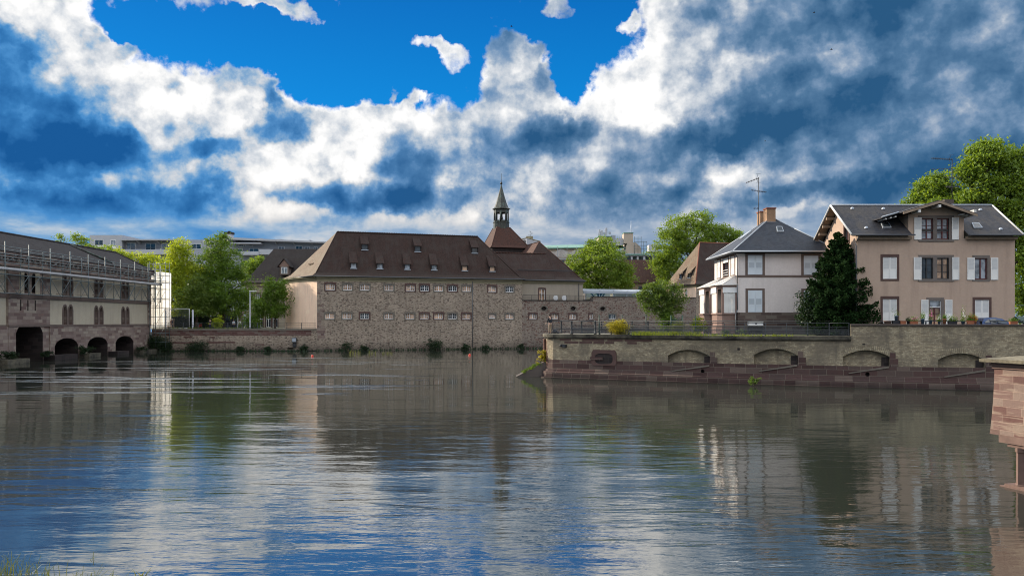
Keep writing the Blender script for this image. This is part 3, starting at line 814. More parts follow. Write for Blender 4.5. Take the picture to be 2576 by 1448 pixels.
# ================================================================== covered dam on the left
BX = -63.3
DAM = lambda u, z, d=0.0: Vector((BX + d, u, z))
dam = thing('covered_dam', 'long arcaded stone and cream plaster building standing in the river at the left edge', 'building', (BX, 120, 0))
arches = [(76.6, 82.0, 1.8, 2.85), (84.9, 90.6, 1.8, 2.85), (101.2, 107.0, 3.7, 5.1), (110.3, 116.2, 1.8, 2.85), (118.8, 124.7, 1.8, 2.85), (127.2, 133.2, 1.8, 2.85)]
lower = MB(); dark = MB(); back = MB()
def zarch(a, b, zs, zt):
    return lambda u: zs + (zt - zs) * max(0.0, 1 - abs((u - (a + b) / 2) / ((b - a) / 2)) ** 2.1) ** .62
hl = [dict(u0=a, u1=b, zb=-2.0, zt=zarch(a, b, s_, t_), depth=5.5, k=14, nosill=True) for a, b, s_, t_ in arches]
PAV = (99.7, 108.7)
def DAMP(u, z, d=0.0):
    return DAM(u, z, d + (.28 if PAV[0] <= u <= PAV[1] else 0))
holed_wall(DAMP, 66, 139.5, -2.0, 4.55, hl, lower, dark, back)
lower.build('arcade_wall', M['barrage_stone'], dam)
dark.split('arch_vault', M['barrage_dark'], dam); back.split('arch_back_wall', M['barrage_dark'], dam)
# upper storeys with paired lancets
win_u = [79.3, 87.8, 96.3, 113.5, 122.0, 130.4]
up = MB(); rv = MB(); gl = MB(); fr = MB(); hs = []
for wu in win_u:
    for s_ in (-.72, .72):
        for (zb, zs, zt) in ((4.75, 6.75, 7.35), (8.95, 10.8, 11.45)):
            a, b = wu + s_ - .42, wu + s_ + .42
            hs.append(dict(u0=a, u1=b, zb=zb, zt=zarch(a, b, zs, zt), depth=.45, k=8))
holed_wall(DAM, 66, PAV[0] + .02, 4.55, 12.0, [h for h in hs if h['u1'] < PAV[0]], up, rv, gl)
holed_wall(DAM, PAV[1] - .02, 139.5, 4.55, 12.0, [h for h in hs if h['u0'] > PAV[1]], up, rv, gl)
up.split('plaster_wall', M['barrage_plaster'], dam); rv.split('window_reveal', M['barrage_stone'], dam); gl.split('window_pane', M['glass'], dam)
for wu in win_u:
    for (zb, zs, zt) in ((4.62, 6.75, 7.35), (8.85, 10.8, 11.45)):
        m_ = MB()
        for s_ in (-.72, .72):
            a, b = wu + s_ - .42, wu + s_ + .42; f = zarch(a, b, zs, zt); f2 = zarch(a - .27, b + .27, zs, zt + .3)
            inn = [(a, zb + .1)] + [(a + (b - a) * i / 10, f(a + (b - a) * i / 10)) for i in range(11)] + [(b, zb + .1)]
            out = [(a - .27, zb - .06)] + [(a - .27 + (b - a + .54) * i / 10, f2(a - .27 + (b - a + .54) * i / 10)) for i in range(11)] + [(b + .27, zb - .06)]
            m_.ring(DAM, out, inn, -.02, .05)
            m_.fbox(DAM, wu + s_ - .03, wu + s_ + .03, zb, zt, -.4, -.34)
            for zz in (.33, .66): m_.fbox(DAM, a, b, zb + (zt - zb) * zz - .03, zb + (zt - zb) * zz + .03, -.4, -.35)
        m_.build('lancet_window', M['band'], dam)
# pavilion over the wide arch, with slits and one lancet pair
pv = MB(); rv2 = MB(); gl2 = MB(); hs = []
for u_ in (102.2, 103.7, 105.3): hs.append(dict(u0=u_ - .12, u1=u_ + .12, zb=6.6, zt=8.0, depth=.5))
for s_ in (-.9, .9):
    a, b = 104.1 + s_ - .5, 104.1 + s_ + .5
    hs.append(dict(u0=a, u1=b, zb=8.95, zt=zarch(a, b, 10.8, 11.5), depth=.45, k=8))
PD = lambda u, z, d=0.0: DAM(u, z, d + .28)
holed_wall(PD, PAV[0], PAV[1], 4.55, 12.0, hs, pv, rv2, gl2)
for u_ in PAV: pv.face([DAM(u_, -2, 0), DAM(u_, -2, .28), DAM(u_, 12, .28), DAM(u_, 12, 0)])
pv.build('pavilion_wall', M['barrage_stone'], dam); rv2.split('slit_reveal', M['barrage_dark'], dam); gl2.split('slit_back', M['barrage_dark'], dam)
pp = MB()
pp.fbox(PD, 101.9, 102.9, 8.7, 11.9, .0, .04); pp.fbox(PD, 105.3, 106.3, 8.7, 11.9, .0, .04)
pp.split('plaster_panel', M['barrage_plaster'], dam)
bands = MB()
for (z0, z1, d) in ((4.5, 4.78, .07), (8.2, 8.72, .12)):
    bands.fbox(DAMP, 66, PAV[0] - .001, z0, z1, 0, d); bands.fbox(PD, PAV[0], PAV[1], z0, z1, 0, d); bands.fbox(DAM, PAV[1] + .001, 139.6, z0, z1, 0, d)
bands.build('string_course', M['band'], dam)
co = MB()
co.fbox(DAM, 66, 139.9, 11.85, 12.15, -.3, .45); co.fbox(DAM, 66, 140.15, 12.15, 12.4, -.3, .75)
co.fbox(DAM, 66, 139.55, 12.4, 13.25, -.3, .1); co.fbox(DAM, 66, 139.8, 13.25, 13.55, -.3, .5); co.fbox(DAM, 66, 139.9, 13.55, 13.95, -.3, .62)
co.build('cornice', M['barrage_stone'], dam)
bk = MB()
for u_ in np.arange(67, 139, 1.15): bk.fbox(DAM, u_, u_ + .35, 12.9, 13.24, .1, .4)
bk.split('corbel', M['barrage_stone'], dam)
qn = MB(); qn.fbox(DAM, 138.3, 139.56, 4.5, 12, -.2, .06); qn.box(BX - 9.4, 139.5, -2, BX, 139.56, 13.9); qn.build('end_wall', M['barrage_stone'], dam)
rf = MB()
hip_roof(rf, [(BX + .65, 60, 13.96), (BX + .65, 139.9, 13.96), (BX - 10.1, 139.9, 13.96), (BX - 10.1, 60, 13.96)], [(BX - 4.7, 62, 17.0), (BX - 4.7, 136.8, 17.0)], (.05, .02))
rf.build('roof', M['tiles_dark'], dam)
rc = MB(); rc.tube((BX - 4.7, 62, 17.05), (BX - 4.7, 136.8, 17.05), .14); rc.tube((BX + .5, 139.9, 14.0), (BX - 4.7, 136.8, 17.05), .1); rc.build('ridge_tiles', M['tiles_dark'], dam)
vl = MB(); vl.tube((BX - 4.6, 122.3, 17.0), (BX - .2, 126.5, 14.55), .16, .16, 5); vl.build('flashing', M['copper'], dam)
for i, (a, b, d_, h_) in enumerate([(96.5, 101.0, 2.2, .55), (107.2, 112.8, 1.8, .62), (116.3, 119.6, 1.6, .5), (124.8, 128.6, 1.5, .48), (133.4, 139.3, 1.5, .42)]):
    m_ = MB(); m_.fbox(DAM, a, b, -2, h_, .05, d_); m_.build('footing', M['barrage_dark'] if i % 2 else M['cap'], dam)

# scaffolding hung along the upper storey
sf = thing('facade_scaffolding', 'long galvanised scaffolding with a bright deck strapped to the upper storey of the dam building', 'scaffolding', (BX + 1.2, 118, 8.6))
XO, XI = 1.95, .85
us = [67.96 + 4.74 * i for i in range(16)]
for i, u_ in enumerate(us):
    m_ = MB(); d_ = XO
    m_.tube(DAM(u_, 8.5, d_), DAM(u_, 14.9, d_), .055, n=6); m_.build('standard', M['steel'], sf)
    if True:
        m_ = MB(); m_.tube(DAM(u_ + .02, 8.5, XI), DAM(u_ + .2, 14.4, XI), .04, n=5); m_.build('inner_standard', M['steel'], sf)
for z_, d_ in ((14.3, XO), (13.4, XO), (12.75, XO), (12.3, XO), (10.95, XO), (8.65, XO), (14.1, XI), (13.2, XI), (11.0, XI), (8.7, XI)):
    m_ = MB(); m_.tube(DAM(68, z_, d_), DAM(139.2, z_, d_), .042, n=5); m_.build('ledger', M['steel'], sf)
m_ = MB(); m_.fbox(DAM, 68, 139.4, 11.5, 11.58, XI - .1, XO + .05); m_.fbox(DAM, 68, 139.4, 11.58, 11.78, XO + .05, XO + .09); m_.build('deck', M['plank'], sf)
for i, u_ in enumerate(us[:-1]):
    m_ = MB(); z0, z1 = (8.65, 10.95) if i % 2 else (10.95, 8.65)
    m_.tube(DAM(u_, z0, XO), DAM(u_ + 2.37, z1, XO), .035, n=5); m_.build('brace', M['steel'], sf)
    m_ = MB(); m_.tube(DAM(u_ + 2.37, z1, XO), DAM(u_ + 4.74, z0, XO), .035, n=5); m_.build('brace', M['steel'], sf)
    if True:
        m_ = MB(); m_.tube(DAM(u_, z1, XI), DAM(u_ + 2.37, z0, XI), .03, n=4); m_.build('brace', M['steel'], sf)
for i, u_ in enumerate(us[:-1]):
    for (za, zb2, d_) in ((8.65, 10.95, XI), (12.3, 13.4, XO), (11.6, 14.3, XI)):
        m_ = MB(); a_, b_ = (za, zb2) if (i + int(d_)) % 2 else (zb2, za); m_.tube(DAM(u_, a_, d_), DAM(u_ + 2.37, b_, d_), .028, n=4); m_.build('brace', M['steel'], sf)
for i in range(9):
    u_ = us[3 + i]; m_ = MB(); m_.fbox(DAM, u_ - 1.6, u_ + 1.2, 8.95 + .08 * (i % 3), 9.0 + .08 * (i % 3), XI, XI + .25); m_.build('board', M['wood'], sf)

# corner scaffold tower beside the end of the dam
st = thing('scaffold_tower', 'slender scaffold tower standing on the bank at the end of the dam building', 'scaffolding', (-62.2, 141, 0))
tx = [-65.6, -63.6 + .5, -61.9, -61.0]; ty = [139.0, 141.0]
for x_ in (-62.95, -61.9, -60.2):
    for y_ in (138.4, 140.0):
        m_ = MB(); m_.tube((x_, y_, .7 if x_ > -62.5 else 1.6), (x_, y_, 15.6), .042, n=5); m_.build('standard', M['steel'], st)
for z_ in (1.6, 3.2, 4.6, 6.0, 7.6, 9.2, 10.8, 12.2, 13.2, 14.2, 15.2):
    m_ = MB()
    for y_ in (138.4, 140.0): m_.tube((-63.1, y_, z_), (-60.1, y_, z_), .035, n=4)
    for x_ in (-62.95, -60.2): m_.tube((x_, 138.3, z_), (x_, 140.1, z_), .035, n=4)
    m_.build('ledger', M['steel'], st)
for i, z_ in enumerate((1.6, 4.6, 7.6, 10.8)):
    m_ = MB(); m_.tube((-61.9, 138.4, z_), (-60.2, 138.4, z_ + 2.9), .03, n=4); m_.build('brace', M['steel'], st)
for z_ in (9.0, 11.9):
    m_ = MB(); m_.box(-65.5, 138.3, z_, -60.0, 140.2, z_ + .07); m_.build('deck', M['plank'], st)

# tarpaulin wrapped stair tower behind it
tp = thing('wrapped_scaffold', 'tall scaffold box wrapped in glowing white tarpaulin behind the end of the dam', 'scaffolding', (-63.2, 143, GZ))
m_ = MB(); x0, x1, y0, y1, z0, z1 = -66.4, -62.3, 141.4, 145.6, GZ + .5, 14.0
pts = [(x0, y0), (x1 - .95, y0), (x1 - .9, y0 + .3), (x1, y0 + .35), (x1, y1), (x0, y1)]
rd = random.Random(3)
for a, b in list(zip(pts, pts[1:] + pts[:1]))[:4]:
    n_ = 5
    for i in range(n_):
        for j in range(8):
            def P_(s_, t_):
                w_ = math.sin(s_ * 13 + t_ * 9) * .05 * math.sin(math.pi * s_)
                return (a[0] + (b[0] - a[0]) * s_ + w_, a[1] + (b[1] - a[1]) * s_ + w_, z0 + (z1 - z0) * t_)
            m_.face([P_(i / n_, j / 8), P_((i + 1) / n_, j / 8), P_((i + 1) / n_, (j + 1) / 8), P_(i / n_, (j + 1) / 8)])
m_.build('tarpaulin', M['tarp'], tp)
for (x_, y_) in ((x1 - 1.0, y0 - .06), (x1 + .05, y0 + .3), (x0, y0 - .06)):
    m_ = MB(); m_.tube((x_, y_, GZ), (x_, y_, z1 + .6), .04, n=5); m_.build('standard', M['steel'], tp)
for z_ in (6, 8, 10, 12, 13.9):
    m_ = MB(); m_.tube((x0, y0 - .06, z_), (x1, y0 - .06, z_), .03, n=4); m_.build('ledger', M['steel'], tp)

# ================================================================== quay wall on the left bank
QU = (Vector((-34.5, 141, 0)) - Vector((-63.3, 140.0, 0))); QL = QU.length; QU.normalize()
QUAY = plane_frame((-63.3, 140.0, 0), QU, (QU.y, -QU.x, 0))
qw = thing('quay_wall', 'low river wall of weathered brick with red stone courses below the trees', 'wall', (-49, 140.5, 0))
m_ = MB(); holed_wall(QUAY, 0, QL, -2, 2.75, [dict(u0=23.6, u1=24.6, zb=.15, zt=.6, depth=.5)], m_, m_, m_); m_.build('brick_face', M['rubble'], qw)
m_ = MB(); m_.fbox(QUAY, 0, QL - 1.0, 2.75, 3.62, -.4, .03); m_.build('red_stone_courses', M['red_course'], qw)
m_ = MB(); m_.fbox(QUAY, QL - 1.0, QL, 2.75, 3.62, -.4, .0); m_.build('end_block', M['rubble'], qw)
m_ = MB(); m_.fbox(QUAY, 0, QL - .05, 3.62, GZ + .02, -.7, .12); m_.build('coping', M['surround_grey'], qw)
m_ = MB()
for (a, b, z_) in ((2, 8, 1.3), (9.5, 14.5, 1.35), (18, 19.5, .95), (5.5, 7, 2.3), (10, 11, 2.25)): m_.fbox(QUAY, a, b, z_, z_ + .32, 0, .02)
m_.split('loose_red_course', M['red_course'], qw)
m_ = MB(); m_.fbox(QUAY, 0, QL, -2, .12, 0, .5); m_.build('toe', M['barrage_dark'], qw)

# ================================================================== generic railing
def railing(name, label, pts, z, h, post_mat, spacing=None, posts=None, rails=(1.0, .55, .12), pr=.035, rr=.022, mesh=False, group=None, heavy=False, rail_mat=None, vert=False):
    """pts: polyline (x, y); posts as parts, each rail as one part"""
    V = [Vector((p[0], p[1], 0)) for p in pts]
    o = V[0].lerp(V[-1], .5); root = thing(name, label, 'railing', (o.x, o.y, z), group)
    seg = []; tot = 0
    for a, b in zip(V[:-1], V[1:]): seg.append((tot, a, b)); tot += (b - a).length
    def pt(s_):
        for t0, a, b in reversed(seg):
            if s_ >= t0 - 1e-6: return a + (b - a).normalized() * (s_ - t0)
        return V[0]
    if posts is None:
        n = max(1, round(tot / spacing)); posts = [tot * i / n for i in range(n + 1)]
    for s_ in posts:
        p = pt(min(s_, tot)); m_ = MB()
        if heavy:
            m_.lathe((p.x, p.y, z), [(0, 0), (.13, 0), (.13, .12), (.085, .18), (.085, h * .5), (.10, h * .53), (.085, h * .56), (.085, h - .08), (.11, h - .05), (.10, h + .02), (0, h + .05)], 8)
        else:
            m_.lathe((p.x, p.y, z), [(0, 0), (pr * 2.2, 0), (pr * 1.8, .10), (pr, .14), (pr, h), (0, h + .02)], 6)
        m_.build('post', post_mat, root)
    for f in rails:
        m_ = MB()
        ps = [pt(s_) for s_ in ([0] + [t0 for t0, _, _ in seg[1:]] + [tot])]
        for a, b in zip(ps[:-1], ps[1:]): m_.tube((a.x, a.y, z + h * f), (b.x, b.y, z + h * f), rr if f < .99 else rr * 1.25, n=5)
        m_.build('rail', rail_mat or post_mat, root)
    if vert:
        for s_ in posts[:-1]:
            p = pt(s_ + (posts[1] - posts[0]) / 2); m_ = MB(); m_.tube((p.x, p.y, z + h * rails[-1]), (p.x, p.y, z + h * rails[1]), .012, n=4); m_.build('middle_bar', post_mat, root)
    if mesh:
        m_ = MB()
        ps = [pt(s_) for s_ in ([0] + [t0 for t0, _, _ in seg[1:]] + [tot])]
        for a, b in zip(ps[:-1], ps[1:]):
            L_ = (b - a).length
            m_.face([(a.x, a.y, z + h * .12), (b.x, b.y, z + h * .12), (b.x, b.y, z + h * .55), (a.x, a.y, z + h * .55)], [(0, 0), (L_, 0), (L_, h * .43), (0, h * .43)])
        m_.build('wire_mesh', M['wiremesh'], root)
    return root
q0, q1 = QUAY(.2, 0, -.3), QUAY(QL - .2, 0, -.3)
railing('quay_railing', 'dark iron railing along the edge of the tree-lined left quay', [(q0.x, q0.y), (q1.x, q1.y)], GZ + .02, 1.05, M['iron'], spacing=2.6, rails=(1.0, .66, .33, .08), pr=.05, heavy=False)

# construction fence panels standing on the quay
for i, (xa, xb, lab) in enumerate([(413, 422, 'narrow white mesh fence panel next to the wrapped scaffold'), (424, 476, 'wide white mesh site fence panel in front of the white-haired people')]):
    Yf = 142.2; a = wx(xa, Yf); b = wx(xb, Yf)
    t_ = thing('site_fence', lab, 'fence panel', ((a + b) / 2, Yf, GZ), 'white site fence panels')
    m_ = MB(); zt = wz(776, Yf)
    for p, q_ in (((a, GZ), (a, zt)), ((b, GZ), (b, zt)), ((a, zt), (b, zt)), ((a, GZ + .15), (b, GZ + .15))): m_.tube((p[0], Yf, p[1]), (q_[0], Yf, q_[1]), .04, n=5)
    m_.build('frame', M['white'], t_)
    m_ = MB(); m_.face([(a, Yf, GZ + .15), (b, Yf, GZ + .15), (b, Yf, zt), (a, Yf, zt)], [(0, 0), ((b - a) / 3, 0), ((b - a) / 3, 1), (0, 1)]); m_.build('wire_mesh', M['wiremesh'], t_)
for i, (x_, lab, r_) in enumerate([(417, 'thick white fence post nearest the wrapped scaffold', .14), (485, 'pale concrete post just left of the parked bicycles', .16)]):
    t_ = thing('fence_post', lab, 'post', (wx(x_, 142), 142, GZ)); m_ = MB(); m_.lathe((wx(x_, 142), 142, GZ), [(0, 0), (r_ * 1.4, 0), (r_ * 1.4, .12), (r_, .16), (r_, wz(780, 142) - GZ), (0, wz(778, 142) - GZ)], 8); m_.build('shaft', M['concrete'], t_)
# slim flagpole-like lamp post
t_ = thing('lamp_post', 'slim pale lamp post standing between the big dark tree and the pink gable', 'lamp post', (wx(629, 142), 142, GZ))
x_ = wx(629, 142); m_ = MB(); m_.lathe((x_, 142, GZ), [(0, 0), (.17, 0), (.16, .5), (.12, .6), (.085, wz(733, 142) - GZ), (0, wz(732, 142) - GZ)], 8); m_.build('pole', M['concrete'], t_)
m_ = MB(); m_.box(x_ - .1, 141.8, wz(733, 142), x_ + 1.1, 142.2, wz(733, 142) + .14); m_.build('lamp_head', M['white'], t_)

# ================================================================== main masonry building
EZ = 13.3
mb_ = thing('commandery_building', 'long rubble masonry building with two rows of small windows and a huge brown tiled roof', 'building', tuple(A0 + FU * 19 - FN * 4))
FL = fac_u(1313)
P0 = FAC
up_row = [830.6, 874.3, 917.9, 978.6, 1032.3, 1068.2, 1103.7, 1138.6, 1174, 1238, 1282]
lo_row = [829.4, 873, 917.2, 978.2, 1031.4, 1067.3, 1103.2, 1138.1, 1173, 1238.3, 1281.7]
lo_ext = [1340.8, 1395, 1441, 1491, 1540]
W = []
for i, x in enumerate(up_row): W.append((fac_u(x), 11.36, 1.62 if i != 9 else 1.62, 1.12, 'red' if i in (0, 4, 5, 7, 9) else 'grey', 'glass_warm' if i not in (5, 7, 10) else 'glass'))
for i, x in enumerate(lo_row): W.append((fac_u(x), 6.2, 1.62 if i != 9 else 1.25, 1.05 if i != 9 else .85, 'red' if i in (2, 5, 6, 8) else 'grey', 'glass_warm' if i not in (2, 7) else 'glass'))
Wr = [(fac_u(x), 6.2, 1.5, 1.0, 'red' if i < 4 else 'grey', 'glass_warm' if i != 4 else 'glass') for i, x in enumerate(lo_ext)]
def stone_window(P, u, z, w_, h_, kind, glass, parent):
    """sandstone surround, white frame, panes: a part with sub-parts"""
    n = 8; rise = .16
    inn = [(u - w_ / 2, z - h_ / 2)] + [(u - w_ / 2 + w_ * i / n, z + h_ / 2 - rise + rise * math.sin(math.pi * i / n)) for i in range(n + 1)] + [(u + w_ / 2, z - h_ / 2)]
    sw = w_ / 2 + .24; tz = z + h_ / 2 + .24; bz = z - h_ / 2 - .2
    out = [(u - sw, bz)] + [(u - sw + 2 * sw * i / n, tz) for i in range(n + 1)] + [(u + sw, bz)]
    s = MB(); s.ring(P, out, inn, -.06, .035)
    win = s.build('window', M['surround'] if kind == 'red' else M['surround_grey'], parent)
    f = MB(); ft = .075
    inn2 = [(u + (a - u) * (1 - 2 * ft / w_), z + (b - z) * (1 - 2 * ft / h_)) for a, b in inn]
    f.ring(P, inn, inn2, -.24, -.17)
    f.fbox(P, u - .05, u + .05, z - h_ / 2, z + h_ / 2 - .03, -.24, -.16)
    for s_ in (-.25, .25): f.fbox(P, u + s_ * w_ - .016, u + s_ * w_ + .016, z - h_ / 2, z + h_ / 2 - .08, -.235, -.185)
    f.fbox(P, u - w_ / 2, u + w_ / 2, z - .016, z + .016, -.235, -.185)
    f.fbox(P, u - w_ / 2 + .01, u + w_ / 2 - .01, z - h_ / 2, z - h_ / 2 + .1, -.24, -.12)
    f.build('frame', M['white'], win)
    p = MB(); p.face([P(u - w_ / 2, z - h_ / 2, -.23), P(u + w_ / 2, z - h_ / 2, -.23), P(u + w_ / 2, z + h_ / 2, -.23), P(u - w_ / 2, z + h_ / 2, -.23)])
    p.build('pane', M[glass], win)
    return win
def holes_for(W): return [dict(u0=u - w_ / 2, u1=u + w_ / 2, zb=z - h_ / 2, zt=z + h_ / 2, depth=.26) for (u, z, w_, h_, k_, g_) in W]
wl = MB(); rv = MB()
holed_wall(P0, 0, FL, -2, EZ - .9, holes_for(W), wl, rv, None)
wl.build('river_facade', M['rubble'], mb_); rv.split('window_reveal', M['annex_plaster'], mb_)
for a in W: stone_window(P0, *a, parent=mb_)
BL = 11.3
GAB = plane_frame(A0, GD, Vector((-GD.y, GD.x, 0)) * -1 if False else Vector((-.714, -.70, 0)))
gb = MB(); gb.face([GAB(BL, 2, 0), GAB(0, 2, 0), GAB(0, EZ - .9, 0), GAB(BL, EZ - .9, 0)], [(BL, 2), (0, 2), (0, EZ - .9), (BL, EZ - .9)])
gb.build('gable_wall', M['gable_plaster'], mb_)
Bc = A0 + GD * BL; Cc = A0 + FU * FL; Dc = Cc - FN * 10.1
ow = MB()
ow.face([(Cc.x, Cc.y, 2), (Dc.x, Dc.y, 2), (Dc.x, Dc.y, EZ), (Cc.x, Cc.y, EZ)]); ow.face([(Dc.x, Dc.y, 2), (Bc.x, Bc.y, 2), (Bc.x, Bc.y, EZ), (Dc.x, Dc.y, EZ)])
ow.build('rear_walls', M['annex_plaster'], mb_)
cn = MB()
for (z0, z1, d) in ((EZ - .95, EZ - .55, .06), (EZ - .55, EZ - .3, .22), (EZ - .3, EZ - .02, .42)):
    cn.fbox(P0, -d * .5, FL, z0, z1, -.2, d); cn.fbox(GAB, -.02, BL + .2, z0, z1, -.2, d)
cn.build('cornice', M['cornice'], mb_)
cq = MB(); rd = random.Random(5); z = 2.2
while z < EZ - 1.5:
    h_ = rd.uniform(.35, .6); cq.fbox(P0, .02, rd.choice((.75, 1.15, 1.4)), z, z + h_ - .04, 0, .025); z += h_ + (0 if z < 7 else rd.uniform(.1, 1.4))
cq.split('corner_stone', M['quoin'], mb_)
rr0 = A0 + FU * 3.9 - FN * 4.9; rr1 = A0 + FU * 30.8 - FN * 4.9
ov = .5
c0 = A0 + FN * ov - FU * .75; c1 = Cc + FN * ov + FU * .45; c2 = Dc - FN * ov + FU * .45; c3 = Bc - FN * ov + GD * .6
RZ = 21.66
rf = MB(); hip_roof(rf, [(p.x, p.y, EZ) for p in (c0, c1, c2, c3)], [(rr0.x, rr0.y, RZ), (rr1.x, rr1.y, RZ)], (.13, .065))
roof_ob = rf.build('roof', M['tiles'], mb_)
# overlay of paler lichened tiles on the hip; sunlight is put into their colour
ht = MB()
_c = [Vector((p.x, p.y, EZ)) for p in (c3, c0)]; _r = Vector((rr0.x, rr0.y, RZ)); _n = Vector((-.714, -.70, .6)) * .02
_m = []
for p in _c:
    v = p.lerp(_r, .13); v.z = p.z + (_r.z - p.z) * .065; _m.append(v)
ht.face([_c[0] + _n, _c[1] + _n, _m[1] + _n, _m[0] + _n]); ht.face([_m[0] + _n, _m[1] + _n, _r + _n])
ht.build('hip_tiles', M['tiles_sunlit'], mb_)
rt = MB()
n_ = 60
for i in range(n_):
    a = rr0.lerp(rr1, i / n_); b = rr0.lerp(rr1, (i + .92) / n_); rt.tube((a.x, a.y, RZ + .05), (b.x, b.y, RZ + .09), .13, .16, 6)
for p, q_ in ((c0, rr0), (c1, rr1)):
    e0 = Vector((p.x, p.y, EZ)); e1 = Vector((q_.x, q_.y, RZ)); v = e0.lerp(e1, .13); v.z = e0.z + (e1.z - e0.z) * .065
    rt.tube(e0, v, .09, n=5); rt.tube(v, e1, .1, n=5)
rt.build('ridge_tiles', M['tiles'], mb_)
gt = MB(); gt.tube((c0.x + FN.x * .08, c0.y + FN.y * .08, EZ - .06), (c1.x + FN.x * .08, c1.y + FN.y * .08, EZ - .06), .09, n=6); gt.tube((c0.x, c0.y, EZ - .06), (c3.x, c3.y, EZ - .06), .08, n=6); gt.build('gutter', M['pipe'], mb_)
dp = MB(); u_ = fac_u(1188.5); dp.tube(P0(u_, .4, .08), P0(u_, EZ - .6, .08), .06, n=6); dp.build('downpipe', M['pipe'], mb_)
# shed dormers
def roof_d(z):      # how far behind the facade the front slope is at height z
    zf = EZ + (RZ - EZ) * .065; df = -ov + (4.9 + ov) * .13
    return df + (z - zf) / (RZ - zf) * (4.9 - df)
def dormer(P, u, z, w_, h_, parent, roofd, lit='glass', roofm='tiles', run=2.3, mdl=None):
    d0 = -roofd(z - h_ / 2) + .12; df = d0 + .02
    s = MB(); s.fbox(P, u - w_ / 2 - .12, u - w_ / 2, z - h_ / 2 - .1, z + h_ / 2 + .08, -2.2 + d0, df); s.fbox(P, u + w_ / 2, u + w_ / 2 + .12, z - h_ / 2 - .1, z + h_ / 2 + .08, -2.2 + d0, df)
    s.fbox(P, u - w_ / 2, u + w_ / 2, z + h_ / 2, z + h_ / 2 + .08, -2.2 + d0, df)
    dm = s.build('dormer', M['tiles_dark'], parent)
    t = MB(); za = z + h_ / 2 + .1; rise = run * .95
    a, b = u - w_ / 2 - .28, u + w_ / 2 + .28
    dtop = -roofd(za + rise) - .05
    top = [P(a, za - .08, d0 + .35), P(b, za - .08, d0 + .35), P(b - .1, za + rise, dtop), P(a + .1, za + rise, dtop)]
    bot = [p - Vector((0, 0, .12)) for p in top]
    t.face(top); t.face(bot[::-1])
    for i in range(4): t.face([bot[i], bot[(i + 1) % 4], top[(i + 1) % 4], top[i]])
    t.build('dormer_roof', M[roofm], dm)
    g = MB(); g.face([P(u - w_ / 2, z - h_ / 2, d0 - .1), P(u + w_ / 2, z - h_ / 2, d0 - .1), P(u + w_ / 2, z + h_ / 2, d0 - .1), P(u - w_ / 2, z + h_ / 2, d0 - .1)]); g.build('pane', M[lit], dm)
    f = MB(); f.fbox(P, u - w_ / 2 - .14, u + w_ / 2 + .14, z - h_ / 2 - .14, z - h_ / 2, d0 - .2, d0 + .12); f.build('sill', M['zinc'], dm)
    return dm
for x, y, lit in [(889.6, 667.4, 'glass_pale'), (955.9, 668.6, 'glass_pale'), (1024.8, 670.4, 'glass_pale'), (1092.4, 672, 'glass_pale'), (1169.5, 673.5, 'glass_warm'), (1238.5, 675.5, 'glass_warm')]:
    u_ = fac_u(x, .6); dormer(P0, u_, fac_z(y, u_, .9), .95, .95, mb_, roof_d, lit)
for x, y in [(917.4, 621), (1050.4, 625.6), (1193.7, 629.4)]:
    u_ = fac_u(x, 3); dormer(P0, u_, fac_z(y, u_, 3.2), 1.0, 1.05, mb_, roof_d, 'glass', run=1.7)
# one dormer on the sunlit hip
hd = MB(); zc = 15.2; cp = GAB(BL * .42, zc, -1.75)
hv = Vector((-.714, -.70, 0)); hs_ = GD
PH = plane_frame((cp.x, cp.y, 0), Vector((.70, -.714, 0)), hv)
hd.fbox(PH, -.55, .55, zc - .6, zc + .6, -2.6, 0); hdm = hd.build('dormer', M['tiles_dark'], mb_)
t = MB(); tp_ = [PH(-.8, zc + .55, .35), PH(.8, zc + .55, .35), PH(.7, zc + 1.9, -2.3), PH(-.7, zc + 1.9, -2.3)]; bt_ = [p - Vector((0, 0, .14)) for p in tp_]
t.face(tp_); t.face(bt_[::-1])
for i in range(4): t.face([bt_[i], bt_[(i + 1) % 4], tp_[(i + 1) % 4], tp_[i]])
t.build('dormer_roof', M['tiles_sunlit'], hdm)
g = MB(); g.face([PH(-.42, zc - .45, .01), PH(.42, zc - .45, .01), PH(.42, zc + .45, .01), PH(-.42, zc + .45, .01)]); g.build('pane', M['glass'], hdm)

# floodlight on the quay wall, mooring ring
fl = thing('floodlight', 'square dark floodlight on a bracket low on the quay wall left of the pink gable', 'floodlight', tuple(QUAY(QL - 3.9, 1.9, .3)))
m_ = MB(); m_.fbox(QUAY, QL - 4.3, QL - 3.5, 1.55, 2.35, .35, .6); m_.build('housing', M['iron'], fl)
m_ = MB(); m_.fbox(QUAY, QL - 4.22, QL - 3.58, 1.63, 2.27, .6, .62); m_.build('lens', M['zinc'], fl)
m_ = MB(); m_.fbox(QUAY, QL - 4.2, QL - 3.6, .7, 1.5, 0, .35); m_.tube(QUAY(QL - 3.4, 2.0, 0), QUAY(QL - 3.4, 2.0, .5), .06); m_.build('bracket', M['iron_dark'], fl)

